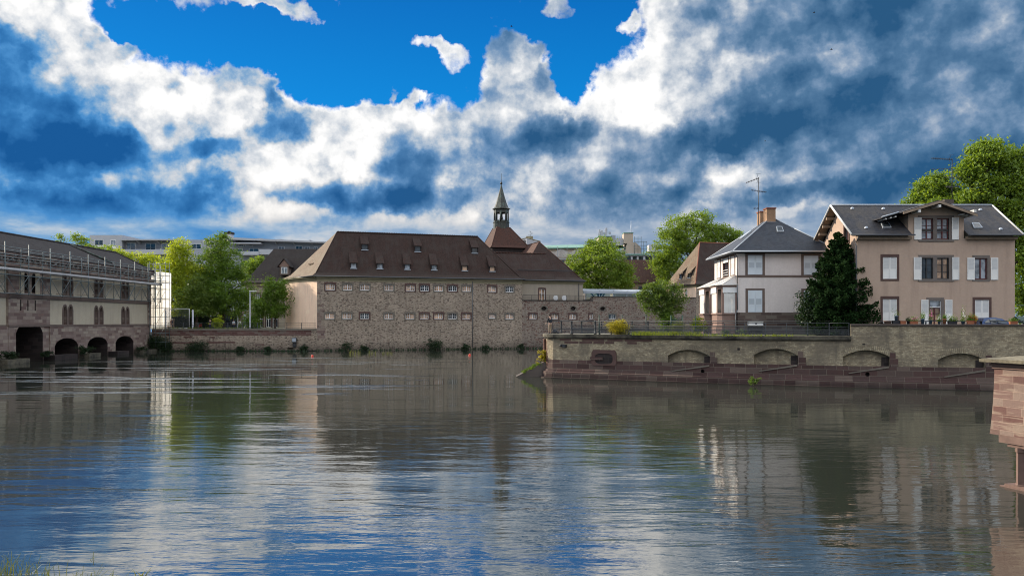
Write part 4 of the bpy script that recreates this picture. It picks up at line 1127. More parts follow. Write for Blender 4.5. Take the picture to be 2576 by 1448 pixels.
# ================================================================== bell tower behind the main roof
Yt = 172.0
tw = thing('bell_turret_building', 'square tower block with a tiled pyramid roof carrying a green copper belfry and pointed spire', 'tower', (wx(1262, Yt), Yt, GZ))
bt = MB(); ctr = Vector((wx(1261, Yt), Yt, 0)) + FU * .9
TF = plane_frame(ctr, FU, FN); hw = 4.55
bt.fbox(TF, -hw + .4, hw - .4, GZ, 20.7, -hw + .4, hw - .4); bt.build('tower_wall', M['tiles_dark'], tw)
pr = MB(); s_ = hw; ez = 20.75; tz = 25.4; th = 1.45; off = -.9
cs = [TF(-s_, ez, s_), TF(s_, ez, s_), TF(s_, ez, -s_), TF(-s_, ez, -s_)]; ts = [TF(off - th, tz, th), TF(off + th, tz, th), TF(off + th, tz, -th), TF(off - th, tz, -th)]
ms = []
for a, b in zip(cs, ts):
    v = a.lerp(b, .18); v.z = a.z + (b.z - a.z) * .11; ms.append(v)
for i in range(4):
    j = (i + 1) % 4; pr.face([cs[i], cs[j], ms[j], ms[i]]); pr.face([ms[i], ms[j], ts[j], ts[i]])
pr.face([p - Vector((0, 0, .02)) for p in cs][::-1]); pr.build('pyramid_roof', M['tiles_red'], tw)
hr = MB()
for i in range(4): hr.tube(cs[i], ms[i], .09, n=5); hr.tube(ms[i], ts[i], .09, n=5)
hr.build('hip_tiles', M['tiles_red'], tw)
o_ = TF(off, 0, 0); rot = math.atan2(FU.y, FU.x) + R(22.5)
bb = MB(); bb.lathe((o_.x, o_.y, 0), [(1.75, 24.6), (1.70, 26.4), (1.82, 26.45), (1.82, 26.6), (1.6, 26.62)], 8, rot, False); bb.build('copper_drum', M['copper'], tw)
for i in range(8):
    a = rot + math.pi / 4 * i; m_ = MB(); p = Vector((o_.x + 1.5 * math.cos(a), o_.y + 1.5 * math.sin(a), 0))
    m_.tube((p.x, p.y, 26.6), (p.x, p.y, 29.3), .17, n=6); m_.build('belfry_post', M['copper'], tw)
m_ = MB(); m_.lathe((o_.x, o_.y, 0), [(1.62, 28.55), (1.62, 29.35), (1.45, 29.35), (1.45, 28.55), (1.62, 28.55)], 8, rot, False)
m_.lathe((o_.x, o_.y, 0), [(1.62, 26.6), (1.62, 26.95), (1.45, 26.95), (1.45, 26.6)], 8, rot, False); m_.split('belfry_frieze', M['copper'], tw)
m_ = MB(); m_.lathe((o_.x, o_.y, 0), [(0, 29.3), (1.85, 29.3), (2.0, 29.42), (1.55, 29.75), (1.2, 30.6), (.75, 32.1), (.3, 33.8), (.14, 34.5), (.09, 34.7)], 8, rot, False); m_.build('spire', M['copper'], tw)
m_ = MB(); m_.lathe((o_.x, o_.y, 0), [(.08, 34.5), (.09, 34.7), (.24, 34.85), (.27, 35.0), (.2, 35.2), (.06, 35.35), (.045, 37.0), (0, 37.2)], 8); m_.build('finial', M['iron_dark'], tw)
m_ = MB(); m_.lathe((o_.x, o_.y, 0), [(0, 28.4), (.16, 28.3), (.3, 27.8), (.42, 27.35), (.46, 27.3), (0, 27.3)], 12); m_.build('bell', M['iron_dark'], tw)

# ================================================================== river wall and terrace right of the main building
U2 = fac_u(1492); U3 = 76.1; TZ = 9.2; WZ = 10.05
rw = thing('river_terrace_wall', 'tall rubble river wall right of the long facade with small barred windows and oval openings', 'wall', tuple(FAC(57, 0)))
ovals = [(fac_u(x), fac_z(y, fac_u(x))) for x, y in [(1368.5, 775.5), (1442, 775.5), (1516, 776)]]
hl = holes_for(Wr)
for (u_, z_) in ovals:
    def zf(s, u_=u_, z_=z_): return lambda u: z_ + s * .42 * math.sqrt(max(0, 1 - ((u - u_) / .6) ** 2))
    hl.append(dict(u0=u_ - .6, u1=u_ + .6, zb=zf(-1), zt=zf(1), depth=.4, k=10))
m1 = MB(); r1 = MB(); b1 = MB()
def wall_top(u): return TZ if u < U2 + .001 else WZ
for h in hl: h.setdefault('back', None)
for h in hl[len(Wr):]: h['back'] = b1
holed_wall(FAC, FL, U2, -2, TZ, [h for h in hl if h['u0'] < U2], m1, r1, None); m1.build('wall_face', M['rubble_red'], rw)
m1 = MB(); holed_wall(plane_frame(A0 + FN * .06, FU, FN), U2, U3, -2, WZ, [h for h in hl if h['u0'] > U2], m1, r1, None)
m1.face([FAC(U2, TZ - .5, -1.5), FAC(U2, TZ - .5, .06), FAC(U2, WZ, .06), FAC(U2, WZ, -1.5)]); m1.build('raised_wall_face', M['rubble_red'], rw)
r1.split('window_reveal', M['annex_plaster'], rw); b1.split('oval_back', M['barrage_dark'], rw)
FAC2 = plane_frame(A0 + FN * .06, FU, FN)
for a in Wr: stone_window(FAC if a[0] < U2 else FAC2, *a, parent=rw)
for (u_, z_) in ovals:
    m_ = MB(); k_ = 16; f = FAC if u_ < U2 else FAC2
    m_.ring(f, [(u_ + .78 * math.cos(t), z_ + .58 * math.sin(t)) for t in [2 * math.pi * i / k_ for i in range(k_)]], [(u_ + .58 * math.cos(t), z_ + .40 * math.sin(t)) for t in [2 * math.pi * i / k_ for i in range(k_)]], -.02, .05); m_.build('oval_surround', M['surround_grey'], rw)
m_ = MB(); m_.fbox(FAC, FL + .02, U2, TZ - .02, TZ + .12, -2.5, .1); m_.fbox(FAC2, U2 - .1, U3, WZ, WZ + .12, -.7, .12); m_.build('coping', M['coping_brown'], rw)
m_ = MB(); m_.face([FAC(FL, TZ - .03, 0), FAC(U2, TZ - .03, 0), FAC(U2, TZ - .03, -40), FAC(FL, TZ - .03, -40)]); m_.face([FAC(U2, WZ - .5, 0), FAC(U3, WZ - .5, 0), FAC(U3, WZ - .5, -6), FAC(U2, WZ - .5, -6)]); m_.build('terrace_floor', M['coping_brown'], rw)

# balcony railing of thin bars
a0 = FAC(FL + .2, 0, -.1); a1 = FAC(U2 - .2, 0, -.1)
br = railing('terrace_railing', 'long railing of thin vertical bars on top of the river wall terrace', [(a0.x, a0.y), (a1.x, a1.y)], TZ + .1, .98, M['iron_dark'], spacing=1.75, rails=(1.0, .06), pr=.03, rr=.025)
L_ = (a1 - a0).length; nb = 86
m_ = MB(); m_.tube((a0.x, a0.y, TZ + .15), (a0.x, a0.y, TZ + 1.05), .014, n=4); b0 = m_.build('bar', M['iron_dark'], br)
for i in range(1, nb): clone(b0, (a1 - a0) * (i / nb))

# two round table tops leaning on the terrace
for i, x in enumerate((1398, 1419.5)):
    u_ = fac_u(x, .7); p = FAC(u_, TZ + .1, -.7)
    t_ = thing('folded_table', 'white round folded table top behind the terrace railing, %s of the pair' % ('left' if i == 0 else 'right'), 'table', tuple(p), 'white round tables on the terrace')
    m_ = MB(); k_ = 20; f = plane_frame((p.x, p.y, 0), FU, FN)
    m_.prism([f(.5 * math.cos(2 * math.pi * j / k_), TZ + .62 + .5 * math.sin(2 * math.pi * j / k_), 0) for j in range(k_)], -FN * .04); m_.build('table_top', M['white'], t_)
    m_ = MB(); m_.tube(f(0, TZ + .1, -.25), f(0, TZ + .7, -.08), .03); m_.tube(f(-.25, TZ + .12, -.25), f(.25, TZ + .12, -.25), .025); m_.build('foot', M['iron_dark'], t_)

# ================================================================== annex with the sunlit wing roof
SB = 1.5
AN = plane_frame(A0 - FN * SB, FU, FN)
Ua, Ub = FL + .02, fac_u(1466, SB)
an = thing('terrace_annex', 'plastered annex with dark brown roofs and one sunlit slope rising behind the terrace', 'building', tuple(AN((Ua + Ub) / 2, TZ, -4)))
ud = fac_u(1363.5, SB); zd0, zd1 = TZ + .05, fac_z(725, ud, SB)
m_ = MB(); rv = MB(); holed_wall(AN, Ua - 1, Ub, TZ - .2, 12.6, [dict(u0=ud - .62, u1=ud + .62, zb=zd0, zt=zd1, depth=.3)], m_, rv, None)
m_.face([AN(Ub, TZ - .2, 0), AN(Ub, TZ - .2, -14), AN(Ub, 12.6, -14), AN(Ub, 12.6, 0)]); m_.build('wall', M['annex_plaster'], an); rv.build('door_reveal', M['annex_plaster'], an)
def tall_window(P, u, z0, z1, w_, parent, glass='glass_warm', kind='surround', name='window', arched=True, fr='white', cross=True):
    n = 8; rise = .22 if arched else 0.0
    inn = [(u - w_ / 2, z0)] + [(u - w_ / 2 + w_ * i / n, z1 - rise + rise * math.sin(math.pi * i / n)) for i in range(n + 1)] + [(u + w_ / 2, z0)]
    out = [(u - w_ / 2 - .2, z0 - .1)] + [(u - w_ / 2 - .2 + (w_ + .4) * i / n, z1 + .2 - rise * .5 + rise * .5 * math.sin(math.pi * i / n)) for i in range(n + 1)] + [(u + w_ / 2 + .2, z0 - .1)]
    s = MB(); s.ring(P, out, inn, -.05, .04); win = s.build(name, M[kind], parent)
    f = MB(); zc = (z0 + z1) / 2; hh = z1 - z0
    inn2 = [(u + (a - u) * (1 - .16 / w_), zc + (b - zc) * (1 - .16 / hh)) for a, b in inn]
    f.ring(P, inn, inn2, -.24, -.16); f.fbox(P, u - .045, u + .045, z0, z1 - .05, -.24, -.15)
    if cross: f.fbox(P, u - w_ / 2, u + w_ / 2, z0 + hh * .58, z0 + hh * .58 + .07, -.24, -.155)
    f.build('frame', M[fr], win)
    p = MB(); p.face([P(u - w_ / 2, z0, -.22), P(u + w_ / 2, z0, -.22), P(u + w_ / 2, z1, -.22), P(u - w_ / 2, z1, -.22)]); p.build('pane', M[glass], win)
    return win
tall_window(AN, ud, zd0, zd1, 1.24, an, 'glass_warm', 'surround', 'french_window')
m_ = MB()
for (z0, z1, d) in ((12.5, 12.75, .06), (12.75, 13.0, .22), (13.0, 13.25, .4)): m_.fbox(AN, Ua - .8, Ub + d, z0, z1, -.2, d)
m_.build('cornice', M['cornice'], an)
m_ = MB(); u_ = fac_u(1456, SB - .1); m_.tube(AN(u_, TZ + .1, .08), AN(u_, 12.9, .1), .06, n=6); m_.build('downpipe', M['pipe'], an)
# low front roof
AZ = 13.27
m_ = MB(); m_.face([AN(Ua - 7, AZ, .55), AN(Ub - 6, AZ, .55), AN(Ub - 6, 14.2, -.2), AN(Ua - 7, 14.2, -.2)]); m_.face([AN(Ua - 7, 14.2, -.2), AN(Ub - 6, 14.2, -.2), AN(Ub - 6, 18.75, -4.6), AN(Ua - 9, 18.75, -4.6)]); m_.face([AN(Ua - 9, 18.75, -4.6), AN(Ub - 6, 18.75, -4.6), AN(Ub - 6, 14, -9), AN(Ua - 9, 14, -9)]); m_.build('low_roof', M['tiles'], an)
m_ = MB()
for i in range(26):
    a = AN(Ua - 9 + i * .62, 18.8, -4.6); b = AN(Ua - 9 + (i + .9) * .62, 18.86, -4.6); m_.tube(a, b, .12, .15, 5)
m_.build('ridge_tiles', M['tiles_red'], an)
# taller wing, ridge running straight back
wa, wb = fac_u(1297, SB), Ub + .5; wm = (wa + wb) / 2 + .1; WR = 21.45
c = [AN(wa, AZ, .6), AN(wb, AZ, .6), AN(wb, AZ, -38), AN(wa, AZ, -38)]
fa = AN(wm, WR, -7.0); fb = AN(wm, WR, -38)
m_ = MB(); md = []
for p, q_ in ((c[0], fa), (c[1], fa), (c[2], fb), (c[3], fb)):
    v = p.lerp(q_, .13); v.z = p.z + (q_.z - p.z) * .075; md.append(v)
m_.face([c[0], c[1], md[1], md[0]]); m_.face([md[0], md[1], fa]); m_.face([c[1], c[2], md[2], md[1]]); m_.face([md[1], md[2], fb, fa]); m_.face([md[2], md[3], fb]); m_.face([p - Vector((0, 0, .05)) for p in c][::-1])
m_.build('wing_roof', M['tiles'], an)
m_ = MB(); m_.face([c[3], c[0], md[0], md[3]]); m_.face([md[3], md[0], fa, fb]); m_.build('sunlit_wing_slope', M['tiles_red'], an)  # redder, paler tiles; sunlight on this slope is put into the colour
m_ = MB(); m_.tube(fa, fb, .12, n=5); m_.tube(md[1], fa, .1, n=5); m_.tube(md[0], fa, .1, n=5); m_.build('hip_ridge', M['tiles_red'], an)
m_ = MB(); m_.tube(AN(Ua, 15.2, -.95), AN(Ub - 1.0, 15.2, -.95), .05, n=4); m_.tube(AN(Ua, 15.35, -.9), AN(Ub - 1.2, 15.35, -.9), .03, n=4); m_.build('snow_guard', M['iron'], an)
m_ = MB(); m_.tube(AN(Ua - .3, AZ - .05, .65), AN(wb, AZ - .05, .65), .08, n=5); m_.build('gutter', M['pipe'], an)

# ================================================================== glazed passage on the terrace
SG = 4.5; GP = plane_frame(A0 - FN * SG, FU, FN)
ga, gb_ = fac_u(1466, SG), fac_u(1640, SG); gz0, gz1 = TZ, fac_z(734, fac_u(1500, SG), SG)
gp = thing('glazed_passage', 'long glass walled passage under a pale curved sheet roof on the terrace', 'passage', tuple(GP((ga + gb_) / 2, TZ)))
m_ = MB(); k_ = 6
for i in range(k_):
    a, b = i / k_, (i + 1) / k_; f = lambda s: (gz1 + .15 + .55 * math.sin(math.pi * s / 2 * .95), .35 - 2.2 * s)
    (z0_, d0_), (z1_, d1_) = f(a), f(b); m_.face([GP(ga, z0_, d0_), GP(gb_, z0_, d0_), GP(gb_, z1_, d1_), GP(ga, z1_, d1_)], sm=True)
m_.build('curved_roof', M['zinc'], gp)
m_ = MB(); m_.fbox(GP, ga, gb_, gz1 - .3, gz1 + .16, .28, .4); m_.build('eaves_beam', M['zinc'], gp)
pu = [fac_u(x, SG) for x in (1473, 1507.6, 1542.6, 1576.5, 1611)]
for u_ in pu:
    m_ = MB(); m_.fbox(GP, u_ - .07, u_ + .07, gz0, gz1 - .2, 0, .14); m_.build('mullion', M['zinc'], gp)
    m_ = MB(); m_.fbox(GP, u_ - .03, u_ + .03, gz1 + .2, gz1 + .26, -1.6, .36); m_.build('roof_seam', M['iron'], gp)
for a, b in zip(pu[:-1], pu[1:]):
    m_ = MB(); m_.fbox(GP, a + .08, b - .08, gz0 + .1, gz1 - .25, .04, .06); m_.build('glass_panel', M['clear_glass'], gp)
m_ = MB(); m_.fbox(GP, ga, gb_, gz0, gz0 + .5, -2.6, -2.5); m_.build('rear_plinth', M['beige'], gp)

# ================================================================== hip roofed stone house at the bend of the wall
H0 = FAC(U3, 0, .06); HU = FU; HB = -FN
HR = plane_frame(H0, FU, FN); HLf = plane_frame(H0, -FN, -FU)          # right hand (shaded) face and left (sunlit) face
hh_ = thing('hip_roofed_house', 'stone and cream plaster house under a steep brown hipped roof left of the pale villa', 'building', tuple(HR(6, GZ, -5)))
m_ = MB(); m_.face([HR(0, -2), HR(24, -2), HR(24, 12.3), HR(0, 12.3)], [(0, -2), (24, -2), (24, 12.3), (0, 12.3)]); m_.build('stone_wall', M['rubble'], hh_)
wy = []
for x in (1726, 1717 - 24):
    k = (x - CX) / F; d_ = (k * H0.y - H0.x) / (HB.x - k * HB.y); wy.append(d_)
m_ = MB(); rv = MB(); hl = [dict(u0=d_ - .62, u1=d_ + .62, zb=10.35, zt=12.1, depth=.25) for d_ in wy]
PL = plane_frame(H0, HB, -FU)
holed_wall(PL, 0, 13, 2, 12.3, hl, m_, rv, None); m_.build('plaster_wall', M['gable_plaster'], hh_); rv.split('window_reveal', M['gable_plaster'], hh_)
for d_ in wy: tall_window(PL, d_, 10.35, 12.1, 1.2, hh_, 'glass_pale', 'gable_plaster')
m_ = MB()
for (z0, z1, d) in ((12.25, 12.55, .06), (12.55, 12.85, .25)): m_.fbox(HR, -d, 24, z0, z1, -.2, d); m_.fbox(PL, -.1, 13.2, z0, z1, -.2, d)
m_.build('cornice', M['cornice'], hh_)
ez = 12.9; o = .55
c = [HR(-o, ez, o), HR(24, ez, o), HR(24, ez, -13 - o), HR(-o, ez, -13 - o)]
ra = HR(4.6, 22.2, -6.3); rb = HR(17, 22.2, -6.3)
m_ = MB(); hip_roof(m_, [tuple(p) for p in c], [tuple(ra), tuple(rb)], (.13, .065)); m_.build('roof', M['tiles'], hh_)
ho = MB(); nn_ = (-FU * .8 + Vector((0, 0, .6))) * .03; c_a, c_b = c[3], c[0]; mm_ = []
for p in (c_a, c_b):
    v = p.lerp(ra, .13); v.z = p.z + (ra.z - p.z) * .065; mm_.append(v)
ho.face([c_a + nn_, c_b + nn_, mm_[1] + nn_, mm_[0] + nn_]); ho.face([mm_[0] + nn_, mm_[1] + nn_, ra + nn_]); ho.build('sunlit_slope', M['tiles_sunlit'], hh_)  # paler overlay; sunlight is put into its tile colour
m_ = MB(); v = c[0].lerp(ra, .13); v.z = c[0].z + (ra.z - c[0].z) * .065; m_.tube(c[0], v, .1, n=5); m_.tube(v, ra, .11, n=5); m_.tube(ra, rb, .11, n=5); m_.build('hip_tiles', M['chimney_red'], hh_)
def rd2(z): return -o + 5.1 * .13 + (z - ez - .6) / 8.7 * 4.4
for d_ in (3.6, 7.2):
    dormer(PL, d_, 14.9, .8, .9, hh_, rd2, 'glass', 'tiles_sunlit', run=1.7)

# ================================================================== houses and blocks further back
# house with the dark roof behind the left trees
Ym = 166.0
X0, X1 = wx(619, Ym), -38.0
hm = thing('dark_roofed_house', 'plastered house with big dark brown roof and one gabled dormer behind the left trees', 'building', ((X0 + X1) / 2, Ym + 6, GZ))
PM = plane_frame((0, Ym, 0), (1, 0, 0), (0, -1, 0))
wxs = [(wx(648, Ym), wz(767, Ym), wz(737, Ym), .95)] + [(wx(x, Ym), GZ + .1, GZ + 2.9, 1.0) for x in (655, 675, 692)]
m_ = MB(); rv = MB(); holed_wall(PM, X0, X1, GZ, 12.9, [dict(u0=u_ - w_ / 2, u1=u_ + w_ / 2, zb=a, zt=b, depth=.3) for u_, a, b, w_ in wxs], m_, rv, None)
m_.face([(X0, Ym + 13, GZ), (X0, Ym, GZ), (X0, Ym, 12.9), (X0, Ym + 13, 12.9)]); m_.build('wall', M['annex_plaster'], hm); rv.split('window_reveal', M['annex_plaster'], hm)
for u_, a, b, w_ in wxs: tall_window(PM, u_, a, b, w_, hm, 'glass_pale' if a > 6 else 'glass')
m_ = MB(); m_.fbox(PM, X0 - .3, X1, 12.6, 13.2, -.2, .35); m_.fbox(plane_frame((X0, Ym, 0), (0, 1, 0), (-1, 0, 0)), 0, 13, 12.6, 13.2, -.2, .35); m_.build('cornice', M['cornice'], hm)
m_ = MB(); hip_roof(m_, [(X0 - .6, Ym - .6, 13.25), (X1, Ym - .6, 13.25), (X1, Ym + 13.6, 13.25), (X0 - .6, Ym + 13.6, 13.25)], [(wx(689, Ym + 6.5), Ym + 6.5, 20.9), (X1 - 1, Ym + 6.5, 20.9)], (.13, .07)); m_.build('roof', M['tiles_dark'], hm)
xd, zd = wx(716, Ym + .6), wz(679, Ym + .6)
m_ = MB(); m_.fbox(PM, xd - .95, xd + .95, zd - 1.0, zd + .8, -3, -.4); dm = m_.build('dormer', M['band'], hm)
m_ = MB(); m_.prism([PM(xd - 1.2, zd + .75, -.3), PM(xd + 1.2, zd + .75, -.3), PM(xd, zd + 2.2, -.3)], (0, 3.2, 0)); m_.build('dormer_gable', M['bay_stone'], dm)
m_ = MB()
for s_ in (-1, 1): m_.face([PM(xd + s_ * 1.45, zd + .6, 0), PM(xd, zd + 2.4, 0), PM(xd, zd + 2.4, -4.5), PM(xd + s_ * 1.45, zd + .6, -4.5)])
m_.build('dormer_roof', M['tiles_dark'], dm)
m_ = MB(); m_.fbox(PM, xd - .62, xd + .62, zd - .75, zd + .6, -.4, -.37); m_.build('frame', M['white'], dm)
for s_ in (-.3, .3):
    m_ = MB(); m_.fbox(PM, xd + s_ - .23, xd + s_ + .23, zd - .65, zd + .5, -.37, -.36); m_.build('pane', M['glass_pale'], dm)

# large red brown roof behind the trees in the middle
Yr = 196.0; xa, xb = wx(1545, Yr), wx(1690, Yr)
hb = thing('barn_like_house', 'house with a plain dark red-brown roof seen between the two middle trees', 'building', ((xa + xb) / 2, Yr + 6, GZ))
zr, ze = wz(653, Yr + 6), wz(711, Yr)
m_ = MB(); m_.face([(xa, Yr, ze), (xb, Yr, ze), (xb, Yr + 6, zr), (xa, Yr + 6, zr)]); m_.face([(xb, Yr + 12, ze), (xa, Yr + 12, ze), (xa, Yr + 6, zr), (xb, Yr + 6, zr)]); m_.build('roof', M['tiles_red'], hb)
m_ = MB(); m_.box(xa + .4, Yr + .6, GZ, xb - .4, Yr + 11.4, ze - .02)
for x_ in (xa + .4, xb - .4): m_.face([(x_, Yr + .6, ze), (x_, Yr + 11.4, ze), (x_, Yr + 6, zr - .3)])
m_.build('wall', M['wood'], hb)
for i in range(4):
    x_ = xa + 3 + i * 3; m_ = MB(); m_.box(x_, Yr + .5, ze - 2.4, x_ + 1.6, Yr + .59, ze - .8); m_.build('window', M['glass'], hb)

# modern building with green roofs, rooftop plant and netted scaffolding
Yb = 236.0; PB = plane_frame((0, Yb, 0), (1, 0, 0), (0, -1, 0)); bx = lambda x: wx(x, Yb); bz = lambda y: wz(y, Yb)
ob = thing('office_building', 'office building with green metal roofs, rooftop antennas and netted scaffolding beyond the trees', 'building', (bx(1500), Yb + 8, GZ))
m_ = MB(); m_.box(bx(1355), Yb, GZ, bx(1545), Yb + 16, bz(621)); m_.build('left_wing_wall', M['beige'], ob)
m_ = MB(); a, b = bx(1350), bx(1548)
m_.face([(a, Yb - .8, bz(624)), (b, Yb - .8, bz(620)), (b, Yb + 5, bz(609)), (a, Yb + 5, bz(613))]); m_.face([(a, Yb - .8, bz(626.5)), (b, Yb - .8, bz(622.5)), (b, Yb - .8, bz(620)), (a, Yb - .8, bz(624))]); m_.face([(a, Yb + 5, bz(613)), (b, Yb + 5, bz(609)), (b, Yb + 14, bz(609)), (a, Yb + 14, bz(613))]); m_.build('green_roof', M['green_roof'], ob)
for i in range(9):
    x_ = bx(1372 + i * 13); m_ = MB(); m_.box(x_, Yb - .08, bz(668), x_ + 1.0, Yb, bz(655)); m_.build('window', M['glass'], ob)
m_ = MB(); m_.box(bx(1360), Yb - .35, bz(653), bx(1545), Yb, bz(649)); m_.build('ledge', M['concrete'], ob)
for i in range(7):
    x_ = bx(1378 + i * 24); m_ = MB(); m_.tube((x_, Yb - 1.3, bz(668)), (x_, Yb - 1.3, bz(620)), .07, n=5); m_.build('scaffold_pole', M['steel'], ob)
m_ = MB(); nx = 24
for i in range(nx):
    xa_, xb_ = bx(1380 + i * 6), bx(1380 + (i + 1) * 6); za = bz(631 + 4 * math.sin(i * .9)); zb = bz(631 + 4 * math.sin((i + 1) * .9))
    m_.face([(xa_, Yb - 1.4 - .3 * math.sin(i * 2.1), bz(647)), (xb_, Yb - 1.4 - .3 * math.sin((i + 1) * 2.1), bz(647)), (xb_, Yb - 1.4, zb), (xa_, Yb - 1.4, za)])
m_.build('netting', M['netting'], ob)
m_ = MB(); m_.box(bx(1507), Yb + 1, bz(622), bx(1538), Yb + 8, bz(594.5)); m_.build('penthouse', M['beige'], ob)
m_ = MB(); m_.box(bx(1505), Yb + .7, bz(594.5), bx(1540), Yb + 8.3, bz(592.5)); m_.build('penthouse_roof', M['green_roof'], ob)
m_ = MB(); m_.box(bx(1518), Yb + .9, bz(605), bx(1525), Yb + 1.0, bz(600)); m_.build('window', M['glass'], ob)
m_ = MB(); m_.box(bx(1538), Yb + 1.5, bz(616), bx(1550), Yb + 6, bz(590)); m_.build('plant_room', M['concrete_b'], ob)
m_ = MB(); m_.box(bx(1550), Yb + 1.5, bz(616), bx(1570), Yb + 6, bz(598)); m_.build('air_handler', M['concrete'], ob)
m_ = MB(); m_.face([(bx(1538), Yb + .5, bz(628)), (bx(1575), Yb + .5, bz(624)), (bx(1572), Yb + 5, bz(613)), (bx(1540), Yb + 5, bz(615))]); m_.build('green_slope', M['green_roof'], ob)
m_ = MB(); m_.box(bx(1569.5), Yb, bz(612), bx(1592.5), Yb + 4, bz(586)); m_.build('chimney', M['beige'], ob)
m_ = MB(); m_.box(bx(1568.5), Yb - .2, bz(586), bx(1593.5), Yb + 4.2, bz(584.5)); m_.build('chimney_cap', M['green_roof'], ob)
m_ = MB(); m_.prism([(bx(1572), Yb - .1, bz(640)), (bx(1614), Yb - .1, bz(640)), (bx(1612), Yb - .1, bz(622)), (bx(1600), Yb - .1, bz(610)), (bx(1578), Yb - .1, bz(608))], (0, 8, 0)); m_.build('gable_block', M['beige'], ob)
for x_, y0_, y1_, w_ in ((1510.5, 594, 575, .35), (1516, 594, 577, .5), (1527.5, 594, 571, .55)):
    m_ = MB(); m_.box(bx(x_) - w_ / 2, Yb + 2, bz(y0_ - 4), bx(x_) + w_ / 2, Yb + 2.4, bz(y1_)); m_.tube((bx(x_) - .4, Yb + 2.3, bz(y0_)), (bx(x_) - .4, Yb + 2.3, bz(y1_ + 2)), .08, n=5); m_.build('panel_antenna', M['concrete'], ob)
for x_, y_ in ((1521, 584), (1536, 583)):
    m_ = MB(); m_.box(bx(x_) - .35, Yb + 2, bz(y_ + 4), bx(x_) + .35, Yb + 2.4, bz(y_ - 2)); m_.build('radio_unit', M['zinc'], ob)
m_ = MB(); m_.tube((bx(1590), Yb + 2, bz(600)), (bx(1590), Yb + 2, bz(553)), .14, .07, n=6); m_.build('mast', M['zinc'], ob)
for x_ in (1562, 1556, 1567): 
    m_ = MB(); m_.tube((bx(x_), Yb + 3, bz(600)), (bx(x_), Yb + 3, bz(590)), .05, n=4); m_.build('vent_pipe', M['steel'], ob)
for x_ in (1595, 1604, 1612, 1618, 1626):
    m_ = MB(); m_.tube((bx(x_), Yb - .8, bz(640)), (bx(x_), Yb - .8, bz(595 if x_ < 1613 else 607)), .06, n=4); m_.build('scaffold_pole', M['steel'], ob)
for y_ in (600, 609, 618, 627):
    m_ = MB(); m_.tube((bx(1594), Yb - .8, bz(y_)), (bx(1626 if y_ > 605 else 1612), Yb - .8, bz(y_)), .06, n=4); m_.build('scaffold_rail', M['steel'], ob)
m_ = MB(); m_.box(bx(1545), Yb - .3, bz(649), bx(1575), Yb + 2, bz(628)); m_.build('netted_bay', M['netting'], ob)
m_ = MB(); m_.box(bx(1574), Yb - .5, GZ, bx(1700), Yb + 12, bz(637)); m_.build('right_wing_wall', M['concrete'], ob)
m_ = MB(); a, b = bx(1571), bx(1702); m_.face([(a, Yb - 1, bz(639.5)), (b, Yb - 1, bz(639.5)), (b, Yb + 5, bz(630)), (a + 1.5, Yb + 5, bz(630))]); m_.box(a, Yb - 1.05, bz(642), b, Yb - 1.0, bz(639.5)); m_.build('right_green_roof', M['green_roof'], ob)
for x0_, x1_ in ((1575, 1586), (1591, 1601), (1606, 1617), (1623, 1640), (1645, 1658)):
    m_ = MB(); m_.box(bx(x0_), Yb - .6, bz(662), bx(x1_), Yb - .52, bz(645)); m_.build('window', M['glass'], ob)
m_ = MB(); m_.box(bx(1635), Yb + 1, bz(632), bx(1660), Yb + 5, bz(614)); m_.build('roof_block', M['concrete'], ob)

# rendered stair head with graffiti
Yg = 205.0; gx = lambda x: wx(x, Yg); gz = lambda y: wz(y, Yg)
gr = thing('graffiti_block', 'pale rendered roof block with black graffiti letters between spire and sunlit roof', 'building', (gx(1333), Yg, GZ))
p0 = (gx(1305), Yg + 1.5); p1 = (gx(1325), Yg - .5); p2 = (gx(1361), Yg + 3); p3 = (gx(1342), Yg + 6)
m_ = MB(); tops = {0: gz(601), 1: gz(598.5), 2: gz(604), 3: gz(600)}
pp_ = [p0, p1, p2, p3]
for i in range(4):
    j = (i + 1) % 4; m_.face([(*pp_[i], GZ), (*pp_[j], GZ), (*pp_[j], tops[j]), (*pp_[i], tops[i])])
m_.face([(*pp_[i], tops[i]) for i in range(4)]); m_.build('wall', M['concrete'], gr)
m_ = MB()
for i in range(4):
    j = (i + 1) % 4; m_.tube((*pp_[i], tops[i]), (*pp_[j], tops[j]), .12, n=4)
m_.build('coping', M['cornice'], gr)
m_ = MB(); m_.box(gx(1324), Yg + 1, gz(603), gx(1341), Yg + 3.5, gz(592.5)); m_.build('chimney', M['cornice'], gr)
def antenna(name, p, h, booms, parent, r=.03):
    m_ = MB(); m_.tube(p, (p[0], p[1], p[2] + h), r, n=5)
    for (z_, dx, dz, els) in booms:
        a = Vector((p[0], p[1], p[2] + h * z_)); b = a + Vector((dx, -.2, dz)); m_.tube(a, b, r * .6, n=4)
        for i in range(els):
            q_ = a.lerp(b, (i + .5) / els); s = .32; m_.tube(q_ + Vector((0, -s, .02)), q_ + Vector((0, s, .02)), r * .35, n=3); m_.tube(q_ + Vector((0, 0, -.1)), q_ + Vector((0, 0, .1)), r * .4, n=3)
        if els > 5:
            for s in (-1, 1): m_.tube(a + Vector((dx * .15, 0, 0)), a + Vector((dx * .05, 0, .42 * s)), r * .45, n=3); m_.tube(a + Vector((dx * .05 - .2, 0, .42 * s)), a + Vector((dx * .05 + .25, 0, .42 * s)), r * .3, n=3)
    return m_.build(name, M['iron_dark'], parent)
antenna('television_antenna', (gx(1336), Yg + 2, gz(593)), 1.4, [(.95, -.4, .05, 4), (.6, .6, .02, 5), (.25, -.7, .02, 4)], gr, .05)
cu = bpy.data.curves.new('graffiti', 'FONT'); cu.body = 'SER'; cu.size = 2.3; cu.extrude = .01; cu.offset = .03; cu.space_character = .92
